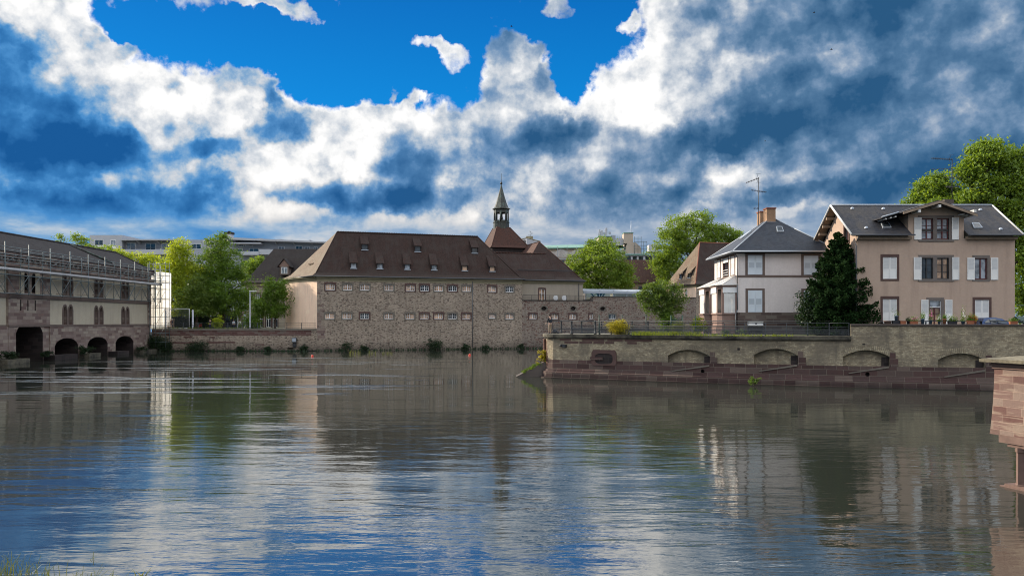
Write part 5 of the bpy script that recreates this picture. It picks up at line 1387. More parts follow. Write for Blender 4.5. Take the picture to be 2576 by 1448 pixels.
tmp = bpy.data.objects.new('tmp', cu); me = bpy.data.meshes.new_from_object(tmp); bpy.data.objects.remove(tmp)
gi = bpy.data.objects.new('graffiti', me); COL.objects.link(gi); gi.parent = gr; me.materials.append(M['black_plastic'])
dv = Vector((p1[0] - p0[0], p1[1] - p0[1], 0)); ang = math.atan2(dv.y, dv.x)
mw = Matrix.Translation(Vector((p0[0] + dv.x * .2, p0[1] + dv.y * .2, gz(617))) + Vector((dv.y, -dv.x, 0)).normalized() * .06) @ Matrix.Rotation(ang, 4, 'Z') @ Matrix.Rotation(R(90), 4, 'X') @ Matrix.Diagonal((.62, .9, 1, 1))
gi.matrix_parent_inverse = Matrix.Identity(4); gi.matrix_basis = Matrix.Translation(-ORIG[gr.name]) @ mw

# apartment blocks on the far left
Ya = 218.0; ax = lambda x: wx(x, Ya); az = lambda y: wz(y, Ya)
ap = thing('apartment_block', 'long pale grey apartment block with roof terraces and loggias far behind the left trees', 'building', (ax(450), Ya + 8, GZ))
def wall_box(name, x0, x1, ytop, m_k, dy=0.0, depth=14, ytop2=None):
    m_ = MB(); y2 = ytop2 or ytop; a, b = ax(x0), ax(x1)
    z0_, z1_ = az(ytop), az(y2)
    f = [(a, Ya + dy, GZ), (b, Ya + dy, GZ), (b, Ya + dy, z1_), (a, Ya + dy, z0_)]
    m_.prism(f, (0, depth, 0)); return m_.build(name, M[m_k], ap)
wall_box('left_tower', 225.5, 307.6, 590.8, 'concrete')
m_ = MB(); m_.face([(ax(225.5) - 5.5, Ya + 22, GZ), (ax(225.5), Ya, GZ), (ax(225.5), Ya, az(590.8)), (ax(225.5) - 5.5, Ya + 22, az(590.8))]); m_.build('left_side_wall', M['beige'], ap)  # beige beside the grey front; sunlight on this side is put into the colour
wall_box('left_wing', 307.6, 436, 606, 'concrete_b', 1.6)
wall_box('middle_tower', 436, 517, 602.5, 'concrete_b', .2)
wall_box('right_wing', 517, 640, 600, 'concrete_b', 1.6)
wall_box('far_right_wing', 640, 830, 604, 'concrete_b', 1.6, ytop2=613)
m_ = MB(); m_.box(ax(306), Ya - 1.2, az(605), ax(436), Ya + 3, az(602)); m_.build('roof_slab', M['concrete'], ap)
m_ = MB(); m_.prism([(ax(562), Ya - 1.4, az(603)), (ax(830), Ya - 1.4, az(612)), (ax(830), Ya - 1.4, az(609)), (ax(562), Ya - 1.4, az(597))], (0, 4.5, 0)); m_.build('right_roof_slab', M['concrete'], ap)
m_ = MB(); m_.box(ax(306), Ya - 1.0, az(640), ax(436), Ya + 1.6, az(628)); m_.build('balcony_front', M['concrete'], ap)
m_ = MB(); m_.prism([(ax(655), Ya - 1.2, az(640)), (ax(830), Ya - 1.2, az(646)), (ax(830), Ya - 1.2, az(634)), (ax(655), Ya - 1.2, az(627))], (0, 2.8, 0)); m_.build('right_balcony_front', M['concrete'], ap)
m_ = MB(); m_.box(ax(585), Ya - 1.6, az(614), ax(660), Ya + 1.6, az(611)); m_.box(ax(600), Ya - 1.5, az(642), ax(655), Ya + 1.6, az(633)); m_.build('loggia_slabs', M['concrete'], ap)
wi = [(238.5, 260, 602, 622), (278, 292, 603, 624), (310, 335, 609, 627), (360, 386, 610, 627), (400, 425, 611, 628), (452, 472, 613, 626), (480, 506, 612, 626),
      (596, 608, 609, 619), (612, 632, 609, 618), (622, 646, 623, 637), (662, 675, 625, 643), (696, 712, 618, 629), (740, 757, 617, 629), (763, 776, 618, 630), (786, 796, 619, 631), (592, 606, 624, 640),
      (240, 260, 636, 655), (310, 335, 644, 660), (355, 380, 644, 660), (740, 756, 650, 664), (700, 716, 650, 664), (640, 656, 652, 668)]
for i, (x0_, x1_, y0_, y1_) in enumerate(wi):
    dy = -.05 if (225 < x0_ < 300) else (.12 if 436 < x0_ < 517 else 1.5)
    m_ = MB(); m_.box(ax(x0_), Ya + dy, az(y1_), ax(x1_), Ya + dy + .06, az(y0_)); wn_o = m_.build('window', M['white'], ap)
    m_ = MB(); wd = ax(x1_) - ax(x0_); xm = (ax(x0_) + ax(x1_)) / 2
    lift = .3 * (az(y0_) - az(y1_)) if x0_ < 300 else .1
    m_.box(ax(x0_) + .12, Ya + dy - .03, az(y1_) + lift, xm - .05, Ya + dy, az(y0_) - .12); m_.box(xm + .05, Ya + dy - .03, az(y1_) + lift, ax(x1_) - .12, Ya + dy, az(y0_) - .12)
    m_.build('pane', M['glass_pale'] if i % 3 else M['glass'], wn_o)
for x_ in (345, 395, 520, 590, 637, 690, 735, 780):
    m_ = MB(); m_.prism([(ax(x_), Ya - .9, az(606 if x_ < 500 else 604)), (ax(x_), Ya + 1.6, az(606 if x_ < 500 else 604)), (ax(x_), Ya + 1.6, az(614))], (.35, 0, 0)); m_.build('bracket', M['concrete'], ap)
m_ = MB(); m_.box(ax(562), Ya + 1, az(606), ax(578), Ya + 3, az(587)); ch = m_.build('chimney', M['concrete'], ap)
m_ = MB(); m_.box(ax(560), Ya + .8, az(587), ax(580), Ya + 3.2, az(582)); m_.tube((ax(570), Ya + 2, az(582)), (ax(570), Ya + 2, az(579)), .4, n=8); m_.build('cap', M['tiles_dark'], ch)
for x0_, x1_, y_ in ((309, 340, 600), (638, 650, 596), (690, 700, 598), (726, 745, 601), (785, 795, 606)):
    m_ = MB(); m_.box(ax(x0_), Ya + 3, az(y_ + 6), ax(x1_), Ya + 6, az(y_)); m_.build('roof_vent', M['concrete'], ap)
m_ = MB()
for y_ in (622.5, 625): m_.tube((ax(312), Ya - 1.0, az(y_)), (ax(436), Ya - 1.0, az(y_)), .05, n=4)
m_.build('balcony_rail', M['iron'], ap)

# ================================================================== promontory with its river wall
TG = 4.05
FRONT = [(3.9, 73.6), (10, 70.6), (17.5, 67.0), (26.5, 63.1), (37, 60.1), (62, 56.0)]
BACKL = [(95, 112), (70, 104), (22, 88), (12, 82), (4.6, 79.3)]
tipc = Vector((4.45, 75.6, 0)); 
tip = [(3.42, 78.0), (3.2, 76.8), (3.13, 75.6), (3.22, 74.6), (3.45, 74.0)]
ring_ = FRONT + BACKL + tip
g = MB(); g.face([(x, y, TG - .03) for x, y in ring_]); g.build('promontory_ground', M['ground'], kind='structure')

def poly_frame(pts):
    V = [Vector((x, y, 0)) for x, y in pts]; acc = [0]
    for a, b in zip(V[:-1], V[1:]): acc.append(acc[-1] + (b - a).length)
    nr = []
    for i in range(len(V)):
        n = Vector((0, 0, 0))
        if i > 0: d = (V[i] - V[i - 1]).normalized(); n += Vector((d.y, -d.x, 0))
        if i < len(V) - 1: d = (V[i + 1] - V[i]).normalized(); n += Vector((d.y, -d.x, 0))
        nr.append(n.normalized())
    def P(u, z, d=0.0):
        i = 0
        while i < len(V) - 2 and u > acc[i + 1]: i += 1
        t = (u - acc[i]) / (acc[i + 1] - acc[i]); p = V[i].lerp(V[i + 1], t); n = nr[i].lerp(nr[i + 1], max(0, min(1, t))).normalized()
        return Vector((p.x + n.x * d, p.y + n.y * d, z))
    return P, acc, V
PW, wacc, WV = poly_frame(tip + FRONT)
def w_u(x):      # arc length where the wall crosses picture column x
    k = (x - CX) / F
    for i in range(len(WV) - 1):
        a, b = WV[i], WV[i + 1]; fa, fb = a.x - k * a.y, b.x - k * b.y
        if i >= 4 and fa <= 0 <= fb: return wacc[i] + (wacc[i + 1] - wacc[i]) * (fa / (fa - fb))
    return wacc[-1]
def w_z(y, u): return wz(y, PW(u, 0).y)
WU1 = wacc[-1]; UH = w_u(2140)
pw = thing('promontory_wall', 'long low river wall of yellow brick over dark red stone blocks, with arched recesses', 'wall', (20, 64, 0))
LOWZ = 1.68
niches = []
for (x0, xt, x1, ys, yt) in ((1680, 1755, 1786, 895, 879), (1897, 1955, 2007, 893.5, 876.5), (2121, 2180, 2238, 897, 880), (2360, 2420, 2479, 905, 888)):
    a, b = w_u(x0), w_u(x1); zt = w_z(yt, (a + b) / 2); zs = w_z(ys, (a + b) / 2)
    niches.append((a, b, zs, zt))
brick = MB(); rev = MB(); nb_ = MB(); hl = []
for (a, b, zs, zt) in niches:
    zf = (lambda a, b, zs, zt: lambda u: zs + (zt - zs) * math.sin(math.pi * max(0, min(1, (u - a) / (b - a)))) ** .8)(a, b, zs, zt)
    zl = (lambda a, b: lambda u: LOWZ + max(0, (u - a) / (b - a)) * .0)(a, b)
    hl.append(dict(u0=a, u1=b, zb=zl, zt=zf, depth=.45, k=16))
holed_wall(PW, 0, UH, LOWZ, 3.72, hl, brick, rev, nb_, du=.9)
holed_wall(PW, UH, WU1, LOWZ, 4.87, hl, brick, rev, nb_, du=.9)
brick.build('brick_face', M['yellow_brick'], pw); rev.split('recess_soffit', M['yellow_brick'], pw); nb_.split('recess_back', M['yellow_brick'], pw)
for a, b, zs, zt in niches:     # ring of upright bricks over each arch
    m_ = MB(); n_ = 26
    for i in range(n_):
        t0, t1 = i / n_, (i + .8) / n_; f = lambda t: zs + (zt - zs) * math.sin(math.pi * t) ** .8
        u0_, u1_ = a + (b - a) * t0, a + (b - a) * t1; lean = (t0 - .5) * .35
        m_.prism([PW(u0_, f(t0) + .0, .0), PW(u1_, f(t1) + .0, .0), PW(u1_ + lean, f(t1) + .42, .0), PW(u0_ + lean, f(t0) + .42, .0)], PW(u0_, 0, .025) - PW(u0_, 0, 0))
    m_.build('arch_ring', M['yellow_brick'], pw)
    m_ = MB(); m_.fbox(PW, b - .55, b - .02, zs - .75, zs - .02, -.44, -.36); m_.build('culvert_mouth', M['barrage_dark'], pw)  # flat dark panel; the culvert's inner shade is put into its colour
    m_ = MB(); m_.fbox(PW, b, b + .42, zs - .1, zs + .38, -.05, .035); m_.fbox(PW, b, b + .62, LOWZ - .02, zs - .1, -.05, .045); m_.build('jamb_blocks', M['red_blocks'], pw)
    m_ = MB(); z_hi, z_lo = zs - .72, zs - 1.42
    m_.prism([PW(a + .1, z_lo - .03, .04), PW(b, z_hi - .05, -.2), PW(b, z_hi, -.2), PW(a + .1, z_lo, .04)], PW(b, 0, .16) - PW(b, 0, 0)) if False else m_.prism([PW(a + .4, z_lo + .08, .03), PW(b - .05, z_hi - .12, .03), PW(b - .05, z_hi + .02, .03), PW(a + .4, z_lo + .15, .03)], PW(b, 0, .10) - PW(b, 0, 0)); m_.build('slanting_ledge', M['surround_grey'], pw)
    m_ = MB(); m_.prism([PW(a + .5, LOWZ - .03, -.4), PW(b, LOWZ - .03, -.4), PW(b, zs - .72, -.4)], PW(b, 0, .41) - PW(b, 0, 0)); m_.build('recess_sill', M['red_blocks'], pw)
low = MB(); lr = MB(); lb = MB()
oa, ob_ = w_u(1489), w_u(1551); oz0, oz1 = 1.25, w_z(881, (oa + ob_) / 2)
hl = []
for x_, y_ in ((2127 - 360, 0),): pass
holes_small = [(w_u(1767.5), .98), (w_u(2182), 1.05)]
for u_, z_ in holes_small:
    zf = (lambda u_, z_: lambda s: (lambda u: z_ + s * .17 * math.sqrt(max(0, 1 - ((u - u_) / .17) ** 2))))(u_, z_)
    hl.append(dict(u0=u_ - .17, u1=u_ + .17, zb=zf(-1), zt=zf(1), depth=.4, k=8))
PL1 = lambda u, z, d=0.0: PW(u, z, d + .04)
holed_wall(PL1, 0, WU1, .62, LOWZ, hl, low, lr, lb, du=.9)
n_ = 60
for i in range(n_):
    a, b = WU1 * i / n_, WU1 * (i + 1) / n_
    low.face([PL1(a, LOWZ, 0), PL1(b, LOWZ, 0), PW(b, LOWZ, -.1), PW(a, LOWZ, -.1)])
low.build('red_block_face', M['red_blocks'], pw); lr.split('drain_pipe', M['barrage_dark'], pw); lb.split('drain_back', M['barrage_dark'], pw)
ba = MB(); ca = MB()
cuts = sorted(set([0, WU1] + wacc + [i * 1.0 for i in range(1, int(WU1))]))
for a, b in zip(cuts[:-1], cuts[1:]):
    for (z0, d0, z1, d1) in ((-2, .62, .08, .62), (.08, .62, .10, .36), (.10, .36, .56, .34), (.56, .34, .60, .26), (.60, .26, .62, .16), (.62, .16, .80, .14), (.80, .14, .84, .04)):
        ba.face([PW(a, z0, d0), PW(b, z0, d0), PW(b, z1, d1), PW(a, z1, d1)], [(a, z0), (b, z0), (b, z1 + (d0 - d1) * .5), (a, z1 + (d0 - d1) * .5)])
ba.build('plinth', M['red_blocks'], pw)
capc = sorted(c for c in set(cuts + [UH]) if c <= UH)
for a, b in zip(capc[:-1], capc[1:]):
    for (z0, d0, z1, d1) in ((3.62, .0, 3.66, .12), (3.66, .12, 3.74, .12), (3.74, .12, 3.76, .22), (3.76, .22, 4.02, .22), (4.02, .22, TG, .18), (TG, .18, TG, -.5)):
        ca.face([PW(a, z0, d0), PW(b, z0, d0), PW(b, z1, d1), PW(a, z1, d1)], [(a, z0 + d0), (b, z0 + d0), (b, z1 + d1), (a, z1 + d1)])
ca.face([PW(UH, 3.66, 0), PW(UH, 3.66, .22), PW(UH, TG, .22), PW(UH, TG, 0)])
ca.build('coping', M['cap'], pw)
m_ = MB()
hc = [UH] + [c for c in cuts if c > UH + .01]
for a, b in zip(hc[:-1], hc[1:]):
    for (z0, d0, z1, d1) in ((4.85, 0, 4.86, .12), (4.86, .12, 4.94, .14), (4.94, .14, 5.0, .12), (5.0, .12, 5.0, -.4), (5.0, -.4, TG, -.4)): m_.face([PW(a, z0, d0), PW(b, z0, d0), PW(b, z1, d1), PW(a, z1, d1)])
for (z0, d0, z1, d1) in ((4.86, .12, 5.0, -.4),): m_.face([PW(UH, z0, d1), PW(UH, z0, d0), PW(UH, z1, d0), PW(UH, z1, d1)])
m_.build('parapet_coping', M['coping_brown'], pw)
m_ = MB(); m_.face([PW(UH, TG - .3, 0), PW(UH, 4.9, 0), PW(UH, 4.9, -.38), PW(UH, TG - .3, -.38)]); m_.build('parapet_end', M['yellow_brick'], pw)
m_ = MB()
for xa_, xb_, za_ in ((1420, 1455, 3.2), (1458, 1490, 3.2), (1493, 1520, 3.2), (1523, 1545, 3.2), (1578, 1602, 3.2), (1408, 1436, 3.43), (1465, 1520, 3.43), (1528, 1566, 3.43), (1572, 1640, 3.43)): m_.fbox(PW, w_u(xa_), w_u(xb_), za_, za_ + .2, 0, .02)
m_.split('upper_red_block', M['surround'], pw)
# stone frame around the oval outfall
m_ = MB(); k_ = 22; uc, zc = (oa + ob_) / 2, 1.86; hwid, hhgt = .84, .47
outl = []; inl = []
for i in range(k_):
    t_ = 2 * math.pi * i / k_; c_, s_ = math.cos(t_), math.sin(t_)
    e = .55; inl.append((uc + hwid * abs(c_) ** e * (1 if c_ > 0 else -1), zc + hhgt * abs(s_) ** e * (1 if s_ > 0 else -1)))
    mx_ = max(abs(c_), abs(s_)); outl.append((uc + 1.17 * c_ / mx_, zc + (.80 if s_ > 0 else .62) * s_ / mx_))
m_.ring(PW, outl, inl, -.02, .10); fr_ = m_.build('outfall_frame', M['surround'], pw)
m_ = MB(); m_.face([PW(u, z, .045) for u, z in inl]); m_.build('outfall_mouth', M['barrage_dark'], pw)  # flat dark face; shade inside the outfall is put into its colour
m_ = MB(); m_.fbox(PW, uc - 1.3, uc - .1, zc - .12, zc + .14, .045, .14); m_.build('outfall_block', M['red_blocks'], pw)
for x_, y_, s_ in ((2173, 3.35, .22), (1880 - 22, 2.9, .2)):
    m_ = MB(); u_ = w_u(x_); m_.fbox(PW, u_ - s_ * .5, u_ + s_ * .5, y_ - s_ * .5, y_ + s_ * .5, -.01, .012); m_.build('drain_hole', M['barrage_dark'], pw)  # dark plate on the wall; the hole's shade is put into its colour
m_ = MB(); u_ = w_u(1418); m_.fbox(PW, u_, u_ + .32, 2.85, 3.1, 0, .3); m_.lathe(PW(u_ - .2, 2.9, .15), [(0, 0), (.12, 0), (.12, .2), (0, .2)], 8); m_.build('light_bracket', M['iron_dark'], pw)

# timber fender logs chained down the nose
for i in range(16):
    zz = 3.35 - (i // 2) * .28 - (.10 if i % 2 else 0); ang = R(196 + (i % 2) * 22 + i * 1.2)
    x_, y_ = 3.3 + (-.16 if i % 2 == 0 else .12), 75.25 - (.55 if i % 2 else 0) - i * .01
    if i == 0: fd = thing('fender_blocks', 'stack of rounded dark brown rubbing blocks fixed down the nose of the promontory', 'fender', (3.2, 75, 2))
    m_ = MB(); m_.lathe((x_ - .05, y_ - .1, zz - .2), [(0, 0), (.1, .02), (.15, .08), (.15, .36), (.1, .42), (0, .44)], 8); m_.build('block', mat('red_brown_timber', color=(.10, .045, .032), rough=.8, noise=.3), fd)
# sloping stone cutwater with moss
cw = thing('cutwater_ramp', 'low triangular stone ramp sloping into the water at the nose of the promontory', 'ramp', (1.8, 75.5, 0))
m_ = MB(); z_t = 1.55; m_.prism([(3.3, 74.7, -1), (.4, 74.9, -1), (.4, 74.9, .02), (3.3, 74.7, z_t)], (0, 1.9, 0)); m_.build('ramp', M['coping_brown'], cw)
blades('moss_tuft', 'patch of yellow-green moss and grass on the sloping ramp', [(1.2 + i * .22, 74.95 + .15 * (i % 3), .42 + i * .11) for i in range(7)], .32, M['leaf_olive'], 5, 'grass', lean=.9, wd=.03, per=50, spread=.14)
bush('yellow_weed', 'bright yellow-green weed growing where the ramp meets the promontory nose', (2.75, 74.9, 1.3), (.42, .35, 1.25), 900, .12, M['leaf_gold'], 8, cat='plant')

# ---- railings on the promontory
hp = [((x - CX) / F) for x in (1382, 1436.4, 1494.6)]
fpts = [PW(w_u(x), 0, -.12) for x in (1379, 1436.4, 1496)]
L0 = [(p.x, p.y) for p in fpts]
acc_ = [0, (fpts[1] - fpts[0]).length, (fpts[1] - fpts[0]).length + (fpts[2] - fpts[1]).length]
railing('iron_railing', 'heavy dark iron railing with thick posts along the river edge of the promontory nose', L0, TG, 1.18, M['iron'], posts=acc_, rails=(1.0, .64, .33, .08), heavy=True, rr=.028, mesh=True)
bp = [(wx(x, 78.6), 78.6) for x in (1412, 1463, 1513, 1552, 1590, 1630)]
bl = [0]
for a, b in zip(bp[:-1], bp[1:]): bl.append(bl[-1] + math.hypot(b[0] - a[0], b[1] - a[1]))
railing('iron_railing', 'heavy dark iron railing with thick posts along the far edge of the promontory nose', [(3.5, 77.4)] + bp, TG, 1.2, M['iron'], posts=[x + math.hypot(bp[0][0] - 3.5, bp[0][1] - 77.4) for x in bl], rails=(1.0, .64, .33, .08), heavy=True, rr=.028, mesh=True)
gx_ = [1507, 1536, 1579, 1624, 1669, 1720, 1770, 1821, 1873, 1925, 1978, 2032, 2086, 2136]
fp = [PW(w_u(x), 0, -.15) for x in gx_]; ac = [0]
for a, b in zip(fp[:-1], fp[1:]): ac.append(ac[-1] + (b - a).length)
railing('garden_railing', 'thin grey-green iron railing along the river edge in front of the garden and pale villa', [(p.x, p.y) for p in fp], TG, 1.02, M['iron'], posts=ac, rails=(1.0, .68, .4, .08), pr=.032, rr=.02, mesh=True, vert=True)
# tall green garden fence
gf = thing('garden_fence', 'tall fence of thin green posts and wire netting crossing the garden to the pale villa', 'fence', (12, 74, TG))
gfp = [(wx(x, Y_), Y_) for x, Y_ in ((1507, 71.2), (1565, 72.5), (1625, 71.0), (1717, 76.2), (1750, 76.0))]
for x_, y_ in gfp:
    m_ = MB(); m_.tube((x_, y_, TG), (x_, y_, TG + 1.75), .04, n=6); m_.build('post', M['green_iron'], gf)
for i in range(4):
    (a, b), (c_, d_) = gfp[i], gfp[i + 1]
    if i == 2: continue
    m_ = MB(); m_.tube((a, b, TG + 1.6), (c_, d_, TG + 1.6), .012, n=4); m_.build('wire', M['green_iron'], gf)
gt_ = thing('garden_gate', 'dark green barred iron gate behind the small bushy tree', 'gate', (wx(1700, 77), 77, TG))
for x_ in (1688, 1716):
    m_ = MB(); m_.tube((wx(x_, 77), 77, TG), (wx(x_, 77), 77, TG + 1.75), .06, n=6); m_.build('post', M['green_iron'], gt_)
for i in range(8):
    x_ = wx(1690 + i * 3.3, 77); m_ = MB(); m_.tube((x_, 77, TG + .1), (x_, 77, TG + 1.55), .02, n=4); m_.build('bar', M['green_iron'], gt_)
m_ = MB(); m_.tube((wx(1688, 77), 77, TG + 1.3), (wx(1716, 77), 77, TG + 1.3), .03, n=4); m_.build('rail', M['green_iron'], gt_)

# ================================================================== pale villa
Vx0, Vx1, Vy0, Vy1 = 20.72, 29.15, 73.0, 81.5
VEZ = 11.62
V6 = lambda x, y: ((2700 + x / 2.2986) / 1.59, (750 + y / 2.2986) / 1.59)
vl_ = thing('pale_villa', 'two storey pale pink villa with white shutters, stone bays and a pyramid slate roof', 'house', ((Vx0 + Vx1) / 2, (Vy0 + Vy1) / 2, TG))
VF = plane_frame((0, Vy0, 0), (1, 0, 0), (0, -1, 0)); VS = plane_frame((Vx0, 0, 0), (0, 1, 0), (-1, 0, 0))
zf_ = lambda y: wz(V6(0, y)[1], Vy0); xf_ = lambda x: wx(V6(x, 0)[0], Vy0)
zbase, zband0, zband1, ztop = zf_(1147), zf_(824), zf_(804), zf_(604)
m_ = MB()
def wallq(a0, a1, P, z0, z1, holes, wm_, rm_): holed_wall(P, a0, a1, z0, z1, holes, wm_, rm_, None)
def shutter_pair(P, u0, u1, z0, z1, parent, open_=False, smat='shutter', gmat='shutter_gap', name='shutter', surround='band', split=None):
    """closed shutters in a stone surround: window > two shutters each with a louvre panel"""
    s = MB(); t = .22
    s.ring(P, [(u0 - t, z0 - .16), (u1 + t, z0 - .16), (u1 + t, z1 + .16), (u0 - t, z1 + .16)], [(u0, z0), (u1, z0), (u1, z1), (u0, z1)], -.1, .035)
    win = s.build('window', M[surround], parent)
    um = (u0 + u1) / 2
    for a, b in ((u0 + .01, um - .008), (um + .008, u1 - .01)):
        sh = MB(); sh.fbox(P, a, b, z0 + .01, z1 - .01, -.02, .02); w_ = b - a; h_ = z1 - z0
        sh.fbox(P, a, a + .07, z0 + .01, z1 - .01, .02, .035); sh.fbox(P, b - .07, b, z0 + .01, z1 - .01, .02, .035)
        for f0, f1 in ((0.01, .05), (.30, .35), (.62, .67), (.95, .99)): sh.fbox(P, a + .07, b - .07, z0 + h_ * f0, z0 + h_ * f1, .02, .034)
        for j in range(9):
            zz = z0 + h_ * (.36 + .26 * j / 9); sh.fbox(P, a + .07, b - .07, zz, zz + h_ * .014, .02, .03)
        so_ = sh.build(name, M[smat], win)
        lv = MB(); lv.fbox(P, a + .07, b - .07, z0 + h_ * .355, z0 + h_ * .615, .0201, .0215); lo = lv.build('louvre', M[gmat], win)
    return win
openf = [(xf_(668), xf_(803), zf_(802), zf_(617)), (xf_(1182), xf_(1317), zf_(804), zf_(622)), (xf_(670), xf_(802), zf_(1147), zf_(940)), (xf_(1182), xf_(1317), zf_(1148), zf_(942))]
wm_ = MB(); rm_ = MB()
holed_wall(VF, Vx0, Vx1, zband1, ztop, [dict(u0=a, u1=b, zb=max(c, zband1), zt=min(d, ztop), depth=.1) for a, b, c, d in openf[:2]], wm_, rm_, None)
holed_wall(VF, Vx0, Vx1, zbase, zband0, [dict(u0=a, u1=b, zb=max(c, zbase), zt=d, depth=.1) for a, b, c, d in openf[2:]], wm_, rm_, None)
# side: y depth positions from the columns of the photograph
ys_ = lambda x: Vx0 * F / (V6(x, 0)[0] - CX)
sideW = [(ys_(417), ys_(392)), (ys_(490), ys_(445)), (ys_(548), ys_(517))]
sz = (zband1 + .12, ztop - .12)
hs = [dict(u0=a, u1=b, zb=sz[0], zt=sz[1], depth=.2) for a, b in sideW]
holed_wall(VS, Vy0, Vy1, zband1, ztop, hs, wm_, rm_, None); holed_wall(VS, Vy0, Vy1, zbase, zband0, [], wm_, rm_, None)
wm_.face([(Vx1, Vy0, TG), (Vx1, Vy1, TG), (Vx1, Vy1, ztop), (Vx1, Vy0, ztop)]); wm_.face([(Vx1, Vy1, TG), (Vx0, Vy1, TG), (Vx0, Vy1, ztop), (Vx1, Vy1, ztop)])
wm_.build('wall', M['villa_wall'], vl_); rm_.split('window_reveal', M['band'], vl_)
m_ = MB(); m_.fbox(VF, Vx0 - .06, Vx1, TG - .3, zbase, -.3, .06); m_.fbox(VS, Vy0, Vy1, TG - .3, zbase, -.3, .06); m_.build('stone_base', M['villa_base'], vl_)
m_ = MB(); m_.fbox(VF, Vx0 - .04, Vx1, zband0, zband1, -.3, .04); m_.fbox(VS, Vy0, Vy1, zband0, zband1, -.3, .04); m_.build('band_course', M['band'], vl_)
for a, b, c, d in openf: shutter_pair(VF, a, b, c + .02, d - .02, vl_, smat='shutter_blue', gmat='blue_gap')
for i in (0, 2): shutter_pair(VS, sideW[i][0], sideW[i][1], sz[0], sz[1], vl_)
a, b = sideW[1]; s = MB(); s.ring(VS, [(a - .2, sz[0] - .12), (b + .2, sz[0] - .12), (b + .2, sz[1] + .12), (a - .2, sz[1] + .12)], [(a, sz[0]), (b, sz[0]), (b, sz[1]), (a, sz[1])], -.1, .03); win = s.build('window', M['band'], vl_)
m_ = MB(); m_.fbox(VS, a, b, sz[1] - .42, sz[1], -.08, .02); m_.build('roller_blind', M['white'], win)
m_ = MB(); m_.fbox(VS, a, b, sz[0], sz[1] - .42, -.16, -.14); m_.build('pane', M['glass'], win)
m_ = MB()
for u_ in (a + .03, (a + b) / 2, b - .08): m_.fbox(VS, u_, u_ + .06, sz[0], sz[1] - .42, -.14, -.1)
m_.build('frame', M['maroon'], win)
m_ = MB()
for z_ in (.12, .35, .58): m_.fbox(VS, a, b, sz[0] + z_, sz[0] + z_ + .05, 0, .03)
m_.build('guard_rail', M['white'], win)
# roof
rz = 15.15; ra = (24.9, 77.1, rz); rb = (25.35, 77.1, rz); o = .62
m_ = MB(); hip_roof(m_, [(Vx0 - o, Vy0 - o, VEZ), (Vx1 + o, Vy0 - o, VEZ), (Vx1 + o, Vy1 + o, VEZ), (Vx0 - o, Vy1 + o, VEZ)], [ra, rb], (.02, .02), thick=.1); m_.build('roof', M['slate'], vl_)
m_ = MB(); m_.tube((Vx0 - o, Vy0 - o, VEZ + .02), ra, .06, n=5); m_.tube((Vx1 + o, Vy0 - o, VEZ + .02), rb, .06, n=5); m_.tube((Vx0 - o, Vy1 + o, VEZ + .02), ra, .05, n=5); m_.build('hip_flashing', M['zinc'], vl_)
m_ = MB(); m_.tube((Vx0 - o - .06, Vy0 - o - .06, VEZ - .06), (Vx1 + o, Vy0 - o - .06, VEZ - .06), .085, n=8); m_.tube((Vx0 - o - .06, Vy0 - o, VEZ - .06), (Vx0 - o - .06, Vy1 + o, VEZ - .06), .085, n=8); m_.build('gutter', M['zinc'], vl_)
m_ = MB(); xx = xf_(575); m_.path([(Vx0 - .62, Vy0 - .62, VEZ - .1), (Vx0 - .1, Vy0 - .12, VEZ - .55), (Vx0 - .1, Vy0 - .12, zf_(880)), (Vx0 - .1, Vy0 - .14, zf_(1120)), (Vx0 - .28, Vy0 - .2, zf_(1160)), (Vx0 - .28, Vy0 - .2, TG)], [.05, .05, .05, .05, .055, .055], 7); m_.build('downpipe', M['pipe'], vl_)
for (xa_, ya_, w_, h_, d_, mk, nm) in ((24.15, 78.7, .95, 2.35, .9, 'chimney', 'chimney'), (24.85, 76.6, 1.2, 1.45, 1.0, 'chimney', 'chimney')):
    zt_ = wz(V6(0, 215 if xa_ < 24.5 else 183)[1], ya_); xl = wx(V6(783 if xa_ < 24.5 else 845, 0)[0], ya_); xr = wx(V6(846 if xa_ < 24.5 else 925, 0)[0], ya_)
    m_ = MB(); m_.box(xl, ya_, zt_ - 2.6, xr, ya_ + 1.0, zt_ - .12); c_o = m_.build('chimney', M[mk], vl_)
    m_ = MB(); m_.box(xl - .06, ya_ - .06, zt_ - .12, xr + .06, ya_ + 1.06, zt_); m_.build('cap', M['chimney_red'], c_o)
    m_ = MB(); m_.box(xl - .04, ya_ - .04, zt_ - 2.3, xr + .04, ya_ + 1.04, zt_ - 1.38 if xa_ > 24.5 else zt_ - 1.5); m_.build('flashing', M['zinc'], c_o)
px, py = wx(1908.6, 77.6), 77.6
antenna('television_antenna', (px, py, 14.0), wz(446, 77.6) - 14.0, [(.985, -1.3, -.5, 8), (.74, .7, -.12, 5), (.74, -.8, .1, 3), (.42, -.6, -.02, 2)], vl_, .04)
